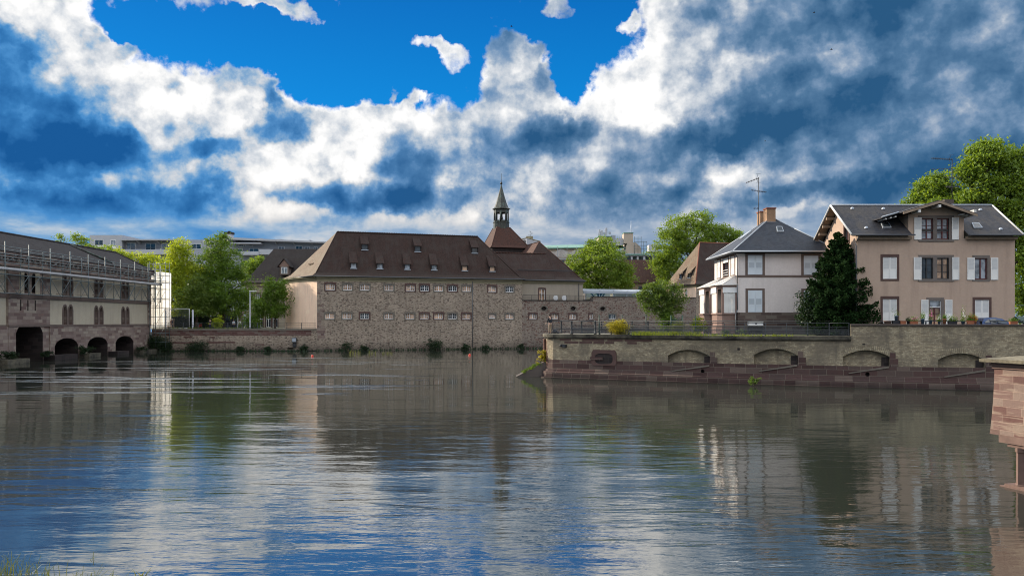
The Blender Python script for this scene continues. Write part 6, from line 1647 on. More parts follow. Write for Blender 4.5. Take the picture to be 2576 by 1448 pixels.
# skylights lying on the slopes
def on_front(x, y, ya, yb, za, zb):   # point of the front slope seen at (x, y)
    kz = -(y - HY) / F; t = (zb - za) / (yb - ya); Y = (za - CAMZ - ya * t) / (kz - t); return Vector((wx(x, Y), Y, CAMZ + kz * Y))
def skylight(quad, ya, yb, za, zb, parent, fr='zinc'):
    P_ = [on_front(x, y, ya, yb, za, zb) for x, y in quad]; n = (P_[1] - P_[0]).cross(P_[2] - P_[0]).normalized()
    if n.z < 0: n = -n
    c = sum(P_, Vector()) / 4
    m_ = MB(); m_.prism([p + n * .01 for p in P_], n * .1); f_ = m_.build('skylight', M[fr], parent)
    m_ = MB(); m_.face([c + (p - c) * .8 + n * .115 for p in P_]); m_.build('pane', M['glass'], f_)
skylight([V6(938, 412), V6(1000, 412), V6(982, 363), V6(930, 363)], Vy0 - o, 77.1, VEZ, rz, vl_)
m_ = MB(); m_.box(21.9, 76.0, 13.1, 22.3, 76.7, 13.25); 
n_ = Vector((-(rz - VEZ), 0, ra[0] - (Vx0 - o))).normalized(); t1 = Vector((ra[0] - (Vx0 - o), 0, rz - VEZ)).normalized(); c_ = Vector((Vx0 - o, 77.3, VEZ)) + t1 * 3.2
m_ = MB(); m_.prism([c_ + Vector((0, -.5, 0)) - t1 * .6 + n_ * .01, c_ + Vector((0, .5, 0)) - t1 * .6 + n_ * .01, c_ + Vector((0, .5, 0)) + t1 * .6 + n_ * .01, c_ + Vector((0, -.5, 0)) + t1 * .6 + n_ * .01], n_ * .12); m_.build('skylight', M['zinc'], vl_)
# bays on the left side
def bay(y0, y1, wdt, zt_, parent):
    x1 = Vx0; x0 = Vx0 - wdt; ch = .38
    out = [(x1, y0), (x0 + ch, y0), (x0, y0 + ch), (x0, y1 - ch), (x0 + ch, y1), (x1, y1)]
    zb_ = zf_(1150); zh = zt_ - .35
    m_ = MB()
    for a, b in zip(out[:-1], out[1:]):
        m_.face([(*a, TG - .2), (*b, TG - .2), (*b, zb_), (*a, zb_)]); m_.face([(*a, zh), (*b, zh), (*b, zt_), (*a, zt_)])
        L = math.hypot(b[0] - a[0], b[1] - a[1]); Pf = plane_frame((a[0], a[1], 0), (b[0] - a[0], b[1] - a[1], 0), ((b[1] - a[1]), -(b[0] - a[0]), 0) if False else (-(a[1] - b[1]), (a[0] - b[0]), 0))
        for (s0, s1) in ((0, .17 if L > .8 else .08), (L - (.17 if L > .8 else .08), L)): m_.face([Pf(s0, zb_), Pf(s1, zb_), Pf(s1, zh), Pf(s0, zh)])
    o_b = m_.build('bay', M['bay_stone'], parent)
    m_ = MB()
    for a, b in zip(out[:-1], out[1:]):
        d = Vector((b[0] - a[0], b[1] - a[1], 0)).normalized(); n = Vector((-d.y, d.x, 0)); n = n if n.dot(Vector((a[0] - (x0 + x1) / 2, a[1] - (y0 + y1) / 2, 0))) > 0 else -n
        for (z0, z1, e) in ((TG - .2, TG + .75, .1), (zb_ - .14, zb_, .09), (zt_ - .16, zt_ + .02, .12)):
            A_, B_ = Vector((*a, 0)) - d * .04, Vector((*b, 0)) + d * .04
            m_.prism([A_ + Vector((0, 0, z0)), B_ + Vector((0, 0, z0)), B_ + Vector((0, 0, z1)), A_ + Vector((0, 0, z1))], n * e)
    m_.build('mouldings', M['bay_stone'], o_b)
    for a, b in zip(out[:-1], out[1:]):
        L = math.hypot(b[0] - a[0], b[1] - a[1])
        if L < .6: continue
        d = Vector((b[0] - a[0], b[1] - a[1], 0)).normalized(); n = Vector((-d.y, d.x, 0)); n = n if n.dot(Vector((a[0] - (x0 + x1) / 2, a[1] - (y0 + y1) / 2, 0))) > 0 else -n
        A_ = Vector((*a, 0)) + d * .17; B_ = Vector((*b, 0)) - d * .17
        m_ = MB(); nS = 22
        for i in range(nS):
            za, zb2 = zb_ + (zh - zb_) * i / nS, zb_ + (zh - zb_) * (i + .85) / nS
            m_.prism([A_ + Vector((0, 0, za)), B_ + Vector((0, 0, za)), B_ + Vector((0, 0, zb2)), A_ + Vector((0, 0, zb2))], -n * .1)
        q_ = m_.build('roller_shutter', M['shutter'], o_b)
        m_ = MB(); zz = zh - .02; k_ = 10
        pts = [A_ - d * .12 + Vector((0, 0, zz + .3)), B_ + d * .12 + Vector((0, 0, zz + .3))]; low_ = []
        for i in range(k_ * 2 + 1): low_.append(B_.lerp(A_, i / (k_ * 2)) + d * .12 * (1 - i / k_) + Vector((0, 0, zz - .35 + (.08 if i % 2 == 0 else 0))))
        m_.prism([p + n * .03 for p in pts[:1] + pts[1:] + low_], n * .05); m_.build('awning_valance', M['white'], o_b)
    ov_ = .22
    eave = [(x1, y0 - ov_), (x0 + ch - .1, y0 - ov_), (x0 - ov_, y0 + ch - .1), (x0 - ov_, y1 - ch + .1), (x0 + ch - .1, y1 + ov_), (x1, y1 + ov_)]
    t_ = [(x1, y0 + .35, zt_ + .95), (x1, y1 - .35, zt_ + .95)]; ap_ = [t_[0], t_[0], t_[0], t_[1], t_[1], t_[1]]
    m_ = MB()
    for i in range(5):
        a, b = (*eave[i], zt_ + .03), (*eave[i + 1], zt_ + .03)
        p = [a, b, ap_[i + 1], ap_[i]]
        if ap_[i] == ap_[i + 1]: p = p[:3]
        m_.face(p); m_.tube(a, b, .05, n=5); m_.tube(a, ap_[i], .035, n=5)
    m_.build('bay_roof', mat('pale_sheet_roof', color=(.46, .44, .42), rough=.6, noise=.15), o_b)
zbt = wz(V6(0, 897)[1], 73.4)
bay(73.35, 76.0, 1.75, zbt, vl_); bay(78.0, 80.9, 1.75, zbt, vl_)
m_ = MB(); m_.box(Vx0 - 1.2, 76.0, TG, Vx0, 78.0, TG + 1.1); m_.box(Vx0 - 1.6, 76.3, TG, Vx0 - 1.2, 77.8, TG + .6); m_.build('entrance_steps', M['bay_stone'], vl_)
m_ = MB(); m_.tube((Vx0 - 1.7, 76.9, TG + 1.6), (Vx0 - .2, 76.9, TG + 2.3), .03); m_.build('handrail', M['maroon'], vl_)

# white trough with lid on a dark stand under the villa wall
bx_ = thing('white_box_on_stand', 'small white box with a dark round emblem on a black stand against the villa base', 'box', (wx(1900, 72.6), 72.6, TG))
xa_, xb_ = wx(1883, 72.6), wx(1919, 72.6)
m_ = MB(); m_.box(xa_, 72.5, TG + .78, xb_, 72.9, TG + 1.12); m_.box(xa_ - .03, 72.45, TG + 1.12, xb_ + .03, 72.9, TG + 1.16); m_.build('body', M['white'], bx_)
m_ = MB(); m_.box(xa_, 72.45, TG + .42, xb_, 72.95, TG + .55)
for x_ in (xa_ + .05, xb_ - .1): m_.box(x_, 72.5, TG, x_ + .05, 72.9, TG + .8)
m_.build('stand', M['iron_dark'], bx_)
m_ = MB(); m_.lathe((0, 0, 0), [(0, 0), (.09, 0)], 12); m2 = MB(); cxx = (xa_ + xb_) / 2
m2.face([(cxx + .09 * math.cos(2 * math.pi * i / 12), 72.495, TG + .97 + .09 * math.sin(2 * math.pi * i / 12)) for i in range(12)]); m2.build('emblem', M['iron_dark'], bx_)

# ================================================================== peach house
C7 = lambda x, y: ((3300 + x / 1.683) / 1.59, (500 + y / 1.683) / 1.59)
HYf = 66.5; Hx0, Hx1, Hy1 = wx(2156, HYf), wx(2553, HYf), 73.9
ph = thing('peach_house', 'large peach rendered house with white shutters, slate roof and central dormer gable', 'house', ((Hx0 + Hx1) / 2, 70, TG))
HF = plane_frame((0, HYf, 0), (1, 0, 0), (0, -1, 0)); HS = plane_frame((Hx0, 0, 0), (0, 1, 0), (-1, 0, 0))
X7 = lambda x: wx(C7(x, 0)[0], HYf); Z7 = lambda y: wz(C7(0, y)[1], HYf)
HEZ = Z7(742); Hrz = wz(C7(0, 540)[1], 70.2)
z_g = 4.55
op = [  # u0, u1, z0, z1, kind
    (648, 727, 768, 628, 'maroon_pale'), (753, 832, 768, 628, 'maroon_pale'), (648, 727, 1035, 893, 'dark'), (754, 832, 1035, 893, 'curtain'), (1008, 1092, 1038, 895, 'dark_pale'),
    (388, 484, 1034, 888, 'shut'), (388, 484, 1332, 1170, 'shut'), (1008, 1105, 1332, 1176, 'shut'), (703, 780, 1350, 1180, 'door')]
hl = [dict(u0=X7(a), u1=X7(b), zb=Z7(c), zt=Z7(d), depth=.22) for a, b, c, d, k_ in op]
wm_ = MB(); rm_ = MB()
dg0, dg1 = X7(560), X7(935); dtz = Z7(545)
holed_wall(HF, Hx0, dg0, TG - .3, HEZ - .25, [h for h in hl if h['u1'] < dg0], wm_, rm_, None)
holed_wall(HF, dg1, Hx1, TG - .3, HEZ - .25, [h for h in hl if h['u0'] > dg1], wm_, rm_, None)
pk = X7(768); zpk = Z7(528); zl, zr_ = Z7(600), Z7(595)
ztf = lambda u: zl + (zpk - zl) * (u - dg0) / (pk - dg0) if u < pk else zpk + (zr_ - zpk) * (u - pk) / (dg1 - pk)
holed_wall(HF, dg0, pk, TG - .3, 0, [h for h in hl if dg0 < h['u0'] < pk], wm_, rm_, None, ztop=ztf) if False else None
inner = [h for h in hl if h['u0'] > dg0 and h['u1'] < dg1]
holed_wall(HF, dg0, dg1, TG - .3, 0, inner + [], wm_, rm_, None, ztop=ztf, du=(dg1 - dg0) / 24)
wm_.face([HF(dg0, HEZ - .4, 0), HF(dg0, HEZ - .4, -5), HF(dg0, zl, -5), HF(dg0, zl, 0)]); wm_.face([HF(dg1, HEZ - .4, 0), HF(dg1, HEZ - .4, -5), HF(dg1, zr_, -5), HF(dg1, zr_, 0)])
gwy = wx(0, 1); gy = Hx0 * F / (C7(146, 0)[0] - CX); gz_ = wz(C7(0, 733)[1], gy)
m_h = [dict(u0=gy - .42, u1=gy + .42, zb=gz_ - .6, zt=gz_ + .6, depth=.18)]
zt_s = lambda u: (HEZ - .2) + (Hrz - .25 - HEZ + .2) * (1 - abs(u - 70.2) / 3.72)
holed_wall(HS, HYf, Hy1, TG - .3, 0, m_h, wm_, rm_, None, ztop=zt_s, du=.4)
wm_.face([(Hx1, Hy1, TG - .3), (Hx1, HYf, TG - .3), (Hx1, HYf, HEZ - .2), (Hx1, 70.2, Hrz - .25), (Hx1, Hy1, HEZ - .2)]); wm_.face([(Hx0, Hy1, TG), (Hx1, Hy1, TG), (Hx1, Hy1, HEZ), (Hx0, Hy1, HEZ)])
wm_.build('wall', M['peach_wall'], ph); rm_.split('window_reveal', M['win_grey_stone'], ph)
m_ = MB(); m_.ring(HS, [(gy - .62, gz_ - .85), (gy + .62, gz_ - .85), (gy + .62, gz_ + .8), (gy - .62, gz_ + .8)], [(gy - .42, gz_ - .6), (gy + .42, gz_ - .6), (gy + .42, gz_ + .6), (gy - .42, gz_ + .6)], -.05, .05); wn = m_.build('window', M['surround'], ph)
m_ = MB(); m_.fbox(HS, gy - .42, gy + .42, gz_ - .6, gz_ + .6, -.15, -.12); m_.build('pane', M['glass'], wn)
m_ = MB()
for u_ in (gy - .4, gy - .02, gy + .36): m_.fbox(HS, u_, u_ + .05, gz_ - .6, gz_ + .6, -.12, -.08)
m_.build('frame', M['maroon'], wn)
def frame_rect(P, u0, u1, z0, z1, mk, parent, nm='surround', t=.2, d=.035, side=True):
    m_ = MB(); m_.ring(P, [(u0 - (t if side else .02), z0 - .17), (u1 + (t if side else .02), z0 - .17), (u1 + (t if side else .02), z1 + .24), (u0 - (t if side else .02), z1 + .24)], [(u0, z0), (u1, z0), (u1, z1), (u0, z1)], -.03, d); return m_.build(nm, M[mk], parent)
def casement(P, u0, u1, z0, z1, mk, glass, parent, bars=2, depth=-.17):
    um = (u0 + u1) / 2
    m_ = MB()
    for a, b in ((u0, u0 + .07), (um - .045, um + .045), (u1 - .07, u1)): m_.fbox(P, a, b, z0, z1, depth, depth + .07)
    for a, b in ((z0, z0 + .08), (z1 - .07, z1)): m_.fbox(P, u0, u1, a, b, depth, depth + .065)
    for i in range(1, bars + 1): zz = z0 + (z1 - z0) * i / (bars + 1); m_.fbox(P, u0, u1, zz - .018, zz + .018, depth, depth + .05)
    fo = m_.build('casement', M[mk], parent)
    m_ = MB(); m_.fbox(P, u0, u1, z0, z1, depth - .02, depth + .005); m_.build('pane', M[glass], parent)
def open_shutter(P, u0, u1, z0, z1, parent, smat='shutter'):
    m_ = MB(); m_.fbox(P, u0, u1, z0, z1, .04, .075)
    for a, b in ((u0, u0 + .06), (u1 - .06, u1)): m_.fbox(P, a, b, z0, z1, .075, .09)
    h_ = z1 - z0
    for f0, f1 in ((0, .03), (.42, .46), (.97, 1)): m_.fbox(P, u0 + .06, u1 - .06, z0 + h_ * f0, z0 + h_ * f1, .075, .088)
    for j in range(14): zz = z0 + h_ * (.47 + .5 * j / 14); m_.fbox(P, u0 + .06, u1 - .06, zz, zz + h_ * .018, .075, .084)
    s_ = m_.build('shutter', M[smat], parent)
    m_ = MB(); m_.fbox(P, u0 + .06, u1 - .06, z0 + h_ * .46, z0 + h_ * .97, .0751, .0765); m_.build('louvre', M['shutter_gap'], parent)
def double_window(x0, xm0, xm1, x1, y1, y0, fm, g1, g2, shut, ysh):
    s = MB(); u0, u1 = X7(x0), X7(x1); z0, z1 = Z7(y1), Z7(y0)
    a, b = X7(xm0), X7(xm1)
    s.fbox(HF, u0 - .25, u1 + .42, z1, z1 + .24, -.03, .04); s.fbox(HF, u0 - .25, u1 + .42, z0 - .2, z0, -.03, .07); s.fbox(HF, a, b, z0, z1, -.2, .035); s.fbox(HF, u0 - .12, u0, z0, z1, -.2, .03); s.fbox(HF, u1, u1 + .36, z0, z1, -.2, .035)
    wn = s.build('double_window', M['win_grey_stone'], ph)
    casement(HF, u0, a, z0, z1, fm, g1, wn); casement(HF, b, u1, z0, z1, fm, g2, wn)
    for (c, d) in shut: open_shutter(HF, X7(c), X7(d), Z7(ysh[1]), Z7(ysh[0]), wn)
double_window(648, 727, 753, 832, 768, 628, 'maroon', 'glass_pale', 'glass_pale', ((598, 646), (852, 897)), (622, 771))
double_window(648, 727, 754, 832, 1035, 893, 'iron_dark', 'glass', 'glass_warm', ((595, 646), (854, 900)), (889, 1041))
wn = frame_rect(HF, X7(1008), X7(1092), Z7(1038), Z7(895), 'win_grey_stone', ph, 'window'); casement(HF, X7(1008), X7(1092), Z7(1038), Z7(895), 'maroon', 'glass_pale', wn, 0)
for c, d in ((955, 1004), (1113, 1162)): open_shutter(HF, X7(c), X7(d), Z7(1041), Z7(892), wn)
for a, b, c, d in ((388, 484, 1034, 888), (388, 484, 1332, 1170), (1008, 1105, 1332, 1176)):
    wn = frame_rect(HF, X7(a), X7(b), Z7(c), Z7(d), 'surround', ph, 'window', .18)
    um = (X7(a) + X7(b)) / 2
    for e, f in ((X7(a), um - .01), (um + .01, X7(b))): open_shutter(plane_frame((0, HYf + .1, 0), (1, 0, 0), (0, -1, 0)), e, f, Z7(c), Z7(d), wn)
wn = frame_rect(HF, X7(703), X7(780), Z7(1350), Z7(1180), 'win_grey_stone', ph, 'door', .26)
casement(HF, X7(703), X7(780), Z7(1350), Z7(1226), 'maroon', 'glass_warm', wn, 2); m_ = MB(); m_.fbox(HF, X7(703), X7(780), Z7(1224), Z7(1184), -.16, -.14); m_.build('transom_pane', M['glass_pale'], wn)
m_ = MB(); m_.ring(HF, [(X7(699), Z7(1350)), (X7(784), Z7(1350)), (X7(784), Z7(1177)), (X7(699), Z7(1177))], [(X7(706), Z7(1350)), (X7(777), Z7(1350)), (X7(777), Z7(1184)), (X7(706), Z7(1184))], -.1, -.04); m_.fbox(HF, X7(703), X7(780), Z7(1227), Z7(1222), -.16, -.06); m_.build('door_frame', M['white'], wn)
for c, d in ((645, 693), (806, 854)): open_shutter(HF, X7(c), X7(d), Z7(1340), Z7(1175), wn)
# roofs
Rx0, Rx1 = Hx0 - .7, wx(2573, 65.9); Ry0, Rym, Ry1 = 65.85, 70.2, 74.5; ez = HEZ + .02
def slab(pts, th=.12):
    m_ = MB(); q_ = [Vector(p) - Vector((0, 0, th)) for p in pts]; m_.face(pts); m_.face(q_[::-1])
    for i in range(len(pts)): j = (i + 1) % len(pts); m_.face([q_[i], q_[j], pts[j], pts[i]])
    return m_
sl = (Hrz - ez) / (Rym - Ry0); rz_ = lambda y: ez + (y - Ry0) * sl
xa_, xb_ = X7(578), X7(935) + .02
m_ = slab([(Rx0, Ry0, ez), (dg0 - .0, Ry0, ez), (dg0 - .0, Rym, Hrz), (Rx0, Rym, Hrz)])
m2 = slab([(dg1, Ry0, ez), (Rx1, Ry0, ez), (Rx1, Rym, Hrz), (dg1, Rym, Hrz)])
m3 = slab([(dg0, HYf + .05, rz_(HYf + .05) - .02), (dg1, HYf + .05, rz_(HYf + .05) - .02), (dg1, Rym, Hrz - .02), (dg0, Rym, Hrz - .02)])
for q_ in (m2, m3):
    k0 = len(m_.v); m_.v += q_.v; m_.f += [[i + k0 for i in f] for f in q_.f]; m_.uv += q_.uv; m_.mi += q_.mi; m_.sm += q_.sm
m_.build('front_roof_slope', M['slate_worn'], ph)
slab([(Rx1, Ry1, ez), (Rx0, Ry1, ez), (Rx0, Rym, Hrz), (Rx1, Rym, Hrz)]).build('rear_roof_slope', M['slate_worn'], ph)
m_ = MB()
for x_ in (Rx0, Rx1):
    s_ = -.04 if x_ == Rx0 else .04
    m_.tube((x_ + s_, Ry0 - .02, ez - .02), (x_ + s_, Rym, Hrz), .09, n=5); m_.tube((x_ + s_, Ry1, ez), (x_ + s_, Rym, Hrz), .09, n=5)
m_.build('verge_boards', M['wood_white'], ph)
m_ = MB()
for t_ in (.15, .35, .55, .75):
    m_.box(Rx0 + .02, Ry1 - (Ry1 - Rym) * t_ - .12, rz_(Ry0) + (Hrz - ez) * t_ - .4, Hx0, Ry1 - (Ry1 - Rym) * t_ + .12, rz_(Ry0) + (Hrz - ez) * t_ - .16)
m_.face([(Rx0, Ry1, ez - .14), (Hx0, Ry1, ez - .14), (Hx0, Rym, Hrz - .14), (Rx0, Rym, Hrz - .14)]); m_.face([(Rx0, Ry0, ez - .14), (Rx0, Rym, Hrz - .14), (Hx0, Rym, Hrz - .14), (Hx0, Ry0, ez - .14)]); m_.build('verge_soffit', M['wood'], ph)
m_ = MB(); m_.tube((Rx0, Rym, Hrz + .03), (Rx1, Rym, Hrz + .03), .08, n=5); m_.build('ridge', M['zinc'], ph)
m_ = MB(); m_.fbox(HF, Hx0 - .05, X7(575), HEZ - .36, HEZ - .1, -.1, .3); m_.fbox(HF, X7(945), Hx1 + .05, HEZ - .36, HEZ - .1, -.1, .3); m_.build('wooden_eaves', M['wood'], ph)
m_ = MB(); m_.tube((Rx0, Ry0 - .06, ez - .05), (X7(578), Ry0 - .06, ez - .05), .07, n=6); m_.tube((X7(935), Ry0 - .06, ez - .05), (Rx1, Ry0 - .06, ez - .05), .07, n=6); m_.build('gutter', M['pipe'], ph)
m_ = MB(); m_.path([(Hx0 - .1, Ry0, ez - .1), (Hx0 - .12, HYf - .1, ez - .6), (Hx0 - .12, HYf - .1, TG)], [.05, .05, .05], 6); m_.build('downpipe', M['pipe'], ph)
# dormer gable roof
gp_ = (pk, zpk + .28); gl_ = (wx(2229, 65.4), wz(543, 65.4)); gr_ = (wx(2458, 65.4), wz(537, 65.4)); yb_ = 72.4; yf_ = 65.35
pkx = wx(2363, 65.4); pkz = wz(503, 65.4)
mid_l = (wx(2271, 65.4), wz(531, 65.4))
slab([(gl_[0], yf_ + .9, gl_[1]), (mid_l[0], yf_ + .1, mid_l[1] - .05), (pkx, yf_, pkz), (pkx, yb_, pkz), (gl_[0], yf_ + 1.3, gl_[1])][:0] or [(mid_l[0], yf_, mid_l[1]), (pkx, yf_, pkz), (pkx, yb_, pkz), (mid_l[0], yb_, mid_l[1])], .1).build('dormer_roof_left', M['slate_worn'], ph)
slab([(gl_[0], yf_ + .75, gl_[1]), (mid_l[0], yf_ + .75, mid_l[1]), (mid_l[0], yb_ - 2, mid_l[1]), (gl_[0], yb_ - 2, gl_[1])], .1).build('dormer_eave_left', M['slate_worn'], ph)
slab([(gr_[0], yf_, gr_[1]), (gr_[0], yb_, gr_[1]), (pkx, yb_, pkz), (pkx, yf_, pkz)], .1).build('dormer_roof_right', M['slate_worn'], ph)
m_ = MB(); 
def board(a, b, y_, h_=.26):
    m_.prism([(a[0], y_, a[1] - .06), (b[0], y_, b[1] - .06), (b[0], y_, b[1] - h_), (a[0], y_, a[1] - h_)], (0, -.06, 0))
board(mid_l, (pkx, pkz), yf_); board((pkx, pkz), gr_, yf_); m_.build('barge_board', M['wood'], ph)
m_ = MB()
for (x_, z_) in ((pkx, pkz - .5), (X7(588), Z7(592)), (X7(955), Z7(592))): m_.box(x_ - .1, yf_ - .05, z_ - .1, x_ + .1, HYf, z_ + .12)
for i in range(3): 
    f_ = i / 3; m_.box(gl_[0] + .25 + f_ * 1.2, yf_ + .7, gl_[1] - .2 + f_ * .28, gl_[0] + .37 + f_ * 1.2, HYf + 1, gl_[1] - .1 + f_ * .28)
    m_.box(gr_[0] - .35 - f_ * .9, yf_ + .4, gr_[1] - .2 + f_ * .25, gr_[0] - .22 - f_ * .9, HYf + 1, gr_[1] - .1 + f_ * .25)
m_.split('rafter_end', M['wood_white'], ph)
m_ = MB(); m_.tube((gl_[0] - .05, yf_ + .7, gl_[1]), (mid_l[0], yf_ + .7, mid_l[1] + .02), .07, n=6); m_.build('dormer_gutter', M['zinc'], ph)
for q_ in ([(388, 697), (446, 694), (425, 660), (373, 658)], [(1000, 698), (1060, 697), (1035, 664), (985, 662)]):
    skylight([C7(*p) for p in q_], Ry0, Rym, ez, Hrz, ph, 'zinc')
for x_, y_ in ((183, 562), (392, 564), (277, 692), (1045, 571), (1182, 701)):
    p = on_front(*C7(x_, y_), Ry0, Rym, ez, Hrz); m_ = MB(); m_.lathe((p.x, p.y, p.z - .05), [(.16, 0), (.16, .08), (.1, .17), (0, .2)], 8); m_.build('roof_vent', M['zinc'], ph)
m_ = MB(); ya_ = 70.6; m_.box(wx(C7(805, 0)[0], ya_), ya_, Hrz - .6, wx(C7(868, 0)[0], ya_), ya_ + .8, wz(C7(0, 500)[1], ya_)); m_.build('chimney', M['coping_brown'], ph)
ax_, ay_ = wx(C7(856, 0)[0], 71.2), 71.2
antenna('television_antenna', (ax_, ay_, 15.3), wz(C7(0, 228)[1], 71.2) - 15.3, [(.985, -2.0, .08, 12), (.8, -2.1, -.1, 4), (.62, .7, 0, 3), (.62, -.9, 0, 3), (.42, -.6, .05, 6), (.42, .5, .05, 4)], ph, .035)

# ================================================================== trees
def px_lobes(base, Y, lst, dy=0.0):
    """lobes given as picture column, row, half width, half height (at distance Y) -> local metres"""
    s = Y / F; out = []
    for l in lst:
        x, y, rx, ry = l[:4]; d = l[4] if len(l) > 4 else 0.0
        out.append((wx(x, Y) - base[0], d + dy, wz(y, Y) - base[2], rx * s, rx * s * .9, ry * s))
    return out
def ptree(name, label, x, Y, z, lst, n, size, lm, tr, seed, cl=.9, per=60, group=None, top=None, shell=.5):
    b = (wx(x, Y), Y, z)
    return tree(name, label, b, px_lobes(b, Y, lst), n, size, M[lm], tr, seed, cl, per, group, 'tree', top, shell)
ptree('broadleaf_tree', 'tall bright yellow-green backlit tree just right of the white wrapped scaffold', 454, 150, GZ,
      [(445, 645, 24, 38), (455, 620, 20, 22), (430, 690, 30, 40), (470, 700, 30, 45), (410, 735, 24, 40), (440, 760, 40, 40), (480, 760, 26, 30), (408, 690, 18, 26), (500, 720, 20, 30), (455, 700, 40, 50, 1.5)], 15000, .34, 'leaf_yellow_green', .38, 11, 1.2, 45, top=9)
ptree('broadleaf_tree', 'largest dark green tree on the left quay with a thick trunk', 558, 152, GZ,
      [(548, 625, 30, 34), (555, 605, 16, 16), (530, 665, 38, 36), (580, 665, 36, 38), (515, 715, 34, 40), (560, 710, 48, 50), (605, 715, 28, 42), (530, 765, 36, 28), (590, 768, 38, 28), (500, 745, 26, 30), (545, 745, 50, 40, -2), (610, 755, 20, 26), (500, 690, 20, 24)], 22000, .33, 'leaf_green', .55, 12, 1.2, 45, top=11)
ptree('broadleaf_tree', 'lower green tree with slim trunk filling the gap left of the largest dark tree', 495, 147, GZ,
      [(470, 745, 24, 28), (495, 720, 24, 26), (515, 755, 24, 24), (480, 775, 26, 18), (500, 780, 30, 14), (463, 772, 14, 14)], 7000, .30, 'leaf_olive', .26, 13, 1.0, 45, top=5)
ptree('broadleaf_tree', 'small dense tree standing against the left edge of the pink gable', 692, 146, GZ,
      [(690, 735, 24, 26), (672, 760, 24, 24), (706, 760, 18, 26), (680, 712, 14, 12), (710, 722, 12, 18), (660, 775, 18, 18), (695, 782, 22, 18), (650, 765, 10, 14)], 8000, .28, 'leaf_green', .2, 14, .9, 45, top=4.5)
ptree('broadleaf_tree', 'slender pale green treetops rising over the ridge of the covered dam', 205, 168, GZ,
      [(150, 603, 12, 12), (146, 596, 8, 8), (200, 606, 18, 15), (192, 596, 10, 10), (215, 610, 14, 12), (240, 640, 60, 22)], 4500, .30, 'leaf_plane', .3, 15, .7, 30, top=14)
ptree('broadleaf_tree', 'yellow-green leafy tree whose top shows just beyond the dam roof end', 345, 172, GZ,
      [(310, 645, 22, 16), (345, 655, 26, 22), (380, 660, 24, 22), (300, 632, 10, 10), (290, 655, 16, 12), (365, 690, 34, 30), (395, 665, 16, 22), (400, 720, 20, 50)], 8000, .32, 'leaf_yellow_green', .35, 16, .9, 40, top=12)
ptree('broadleaf_tree', 'small mid green tree between the largest dark tree and the dark roofed house', 640, 185, GZ,
      [(632, 672, 16, 18), (648, 662, 14, 14), (655, 652, 8, 8), (625, 700, 18, 26)], 3000, .34, 'leaf_plane', .3, 17, .8, 40, top=11)
ptree('broadleaf_tree', 'round full green tree behind the glazed passage', 1505, 176, GZ,
      [(1500, 645, 34, 36), (1520, 625, 28, 24), (1490, 620, 18, 16), (1460, 660, 30, 28), (1540, 655, 28, 34), (1570, 690, 24, 24), (1500, 695, 50, 32), (1445, 685, 26, 24), (1555, 700, 34, 22), (1575, 672, 14, 14), (1510, 660, 50, 40, -2), (1470, 715, 40, 18), (1535, 716, 50, 16)], 19000, .36, 'leaf_plane', .5, 18, 1.2, 45, top=10)
ptree('plane_tree', 'tallest broad green tree behind the hip roofed stone house', 1745, 192, GZ,
      [(1700, 575, 36, 28), (1760, 558, 30, 22), (1690, 610, 36, 32), (1750, 600, 50, 40), (1810, 585, 34, 20), (1845, 595, 26, 16), (1668, 640, 28, 26), (1665, 670, 24, 24), (1720, 650, 50, 40), (1790, 630, 40, 40), (1850, 612, 20, 16), (1720, 553, 18, 14), (1680, 690, 26, 26)], 24000, .40, 'leaf_plane', .6, 19, 1.4, 50, top=17)
ptree('plane_tree', 'big bright green tree rising behind the right half of the peach house', 2480, 92, TG,
      [(2480, 390, 42, 25), (2440, 430, 29, 24), (2520, 400, 39, 27), (2470, 470, 39, 30), (2560, 450, 50, 42), (2440, 500, 25, 20), (2520, 500, 50, 37), (2600, 520, 50, 50), (2480, 372, 22, 15), (2500, 360, 13, 10), (2450, 405, 15, 12), (2570, 580, 42, 42), (2595, 640, 50, 50), (2590, 710, 42, 50), (2425, 425, 15, 10), (2580, 400, 34, 25), (2540, 560, 34, 42), (2600, 770, 34, 34)], 26000, .34, 'leaf_plane', .7, 20, 1.0, 34, top=17, shell=.62)
ptree('plane_tree', 'lower bright green tree peeping over the dormer gable of the peach house', 2345, 96, TG,
      [(2340, 475, 34, 26), (2365, 455, 18, 18), (2320, 500, 30, 22), (2375, 490, 34, 26), (2295, 512, 20, 12), (2400, 500, 28, 24), (2350, 520, 60, 24), (2345, 448, 10, 12)], 7000, .32, 'leaf_plane', .45, 21, .9, 34, top=15, shell=.6)
ptree('small_tree', 'small glossy bushy tree with reddish tips on the promontory garden', 1672, 79, TG,
      [(1650, 740, 30, 28), (1690, 745, 28, 28), (1665, 765, 36, 26), (1630, 755, 20, 20), (1700, 770, 20, 22), (1672, 725, 30, 16), (1640, 775, 24, 16), (1610, 742, 10, 9), (1660, 790, 18, 12), (1665, 806, 16, 12), (1718, 748, 10, 9), (1700, 718, 12, 8), (1622, 728, 9, 8)], 6500, .17, 'leaf_olive', .11, 22, .45, 26, top=2.6, shell=.4)
bush('ivy_clump', 'dark ivy clump around the trunk of the small bushy tree', (wx(1678, 78.2), 78.2, TG), (.95, .8, 2.5), 5000, .13, M['leaf_green'], 23, cat='ivy', lobes=6)

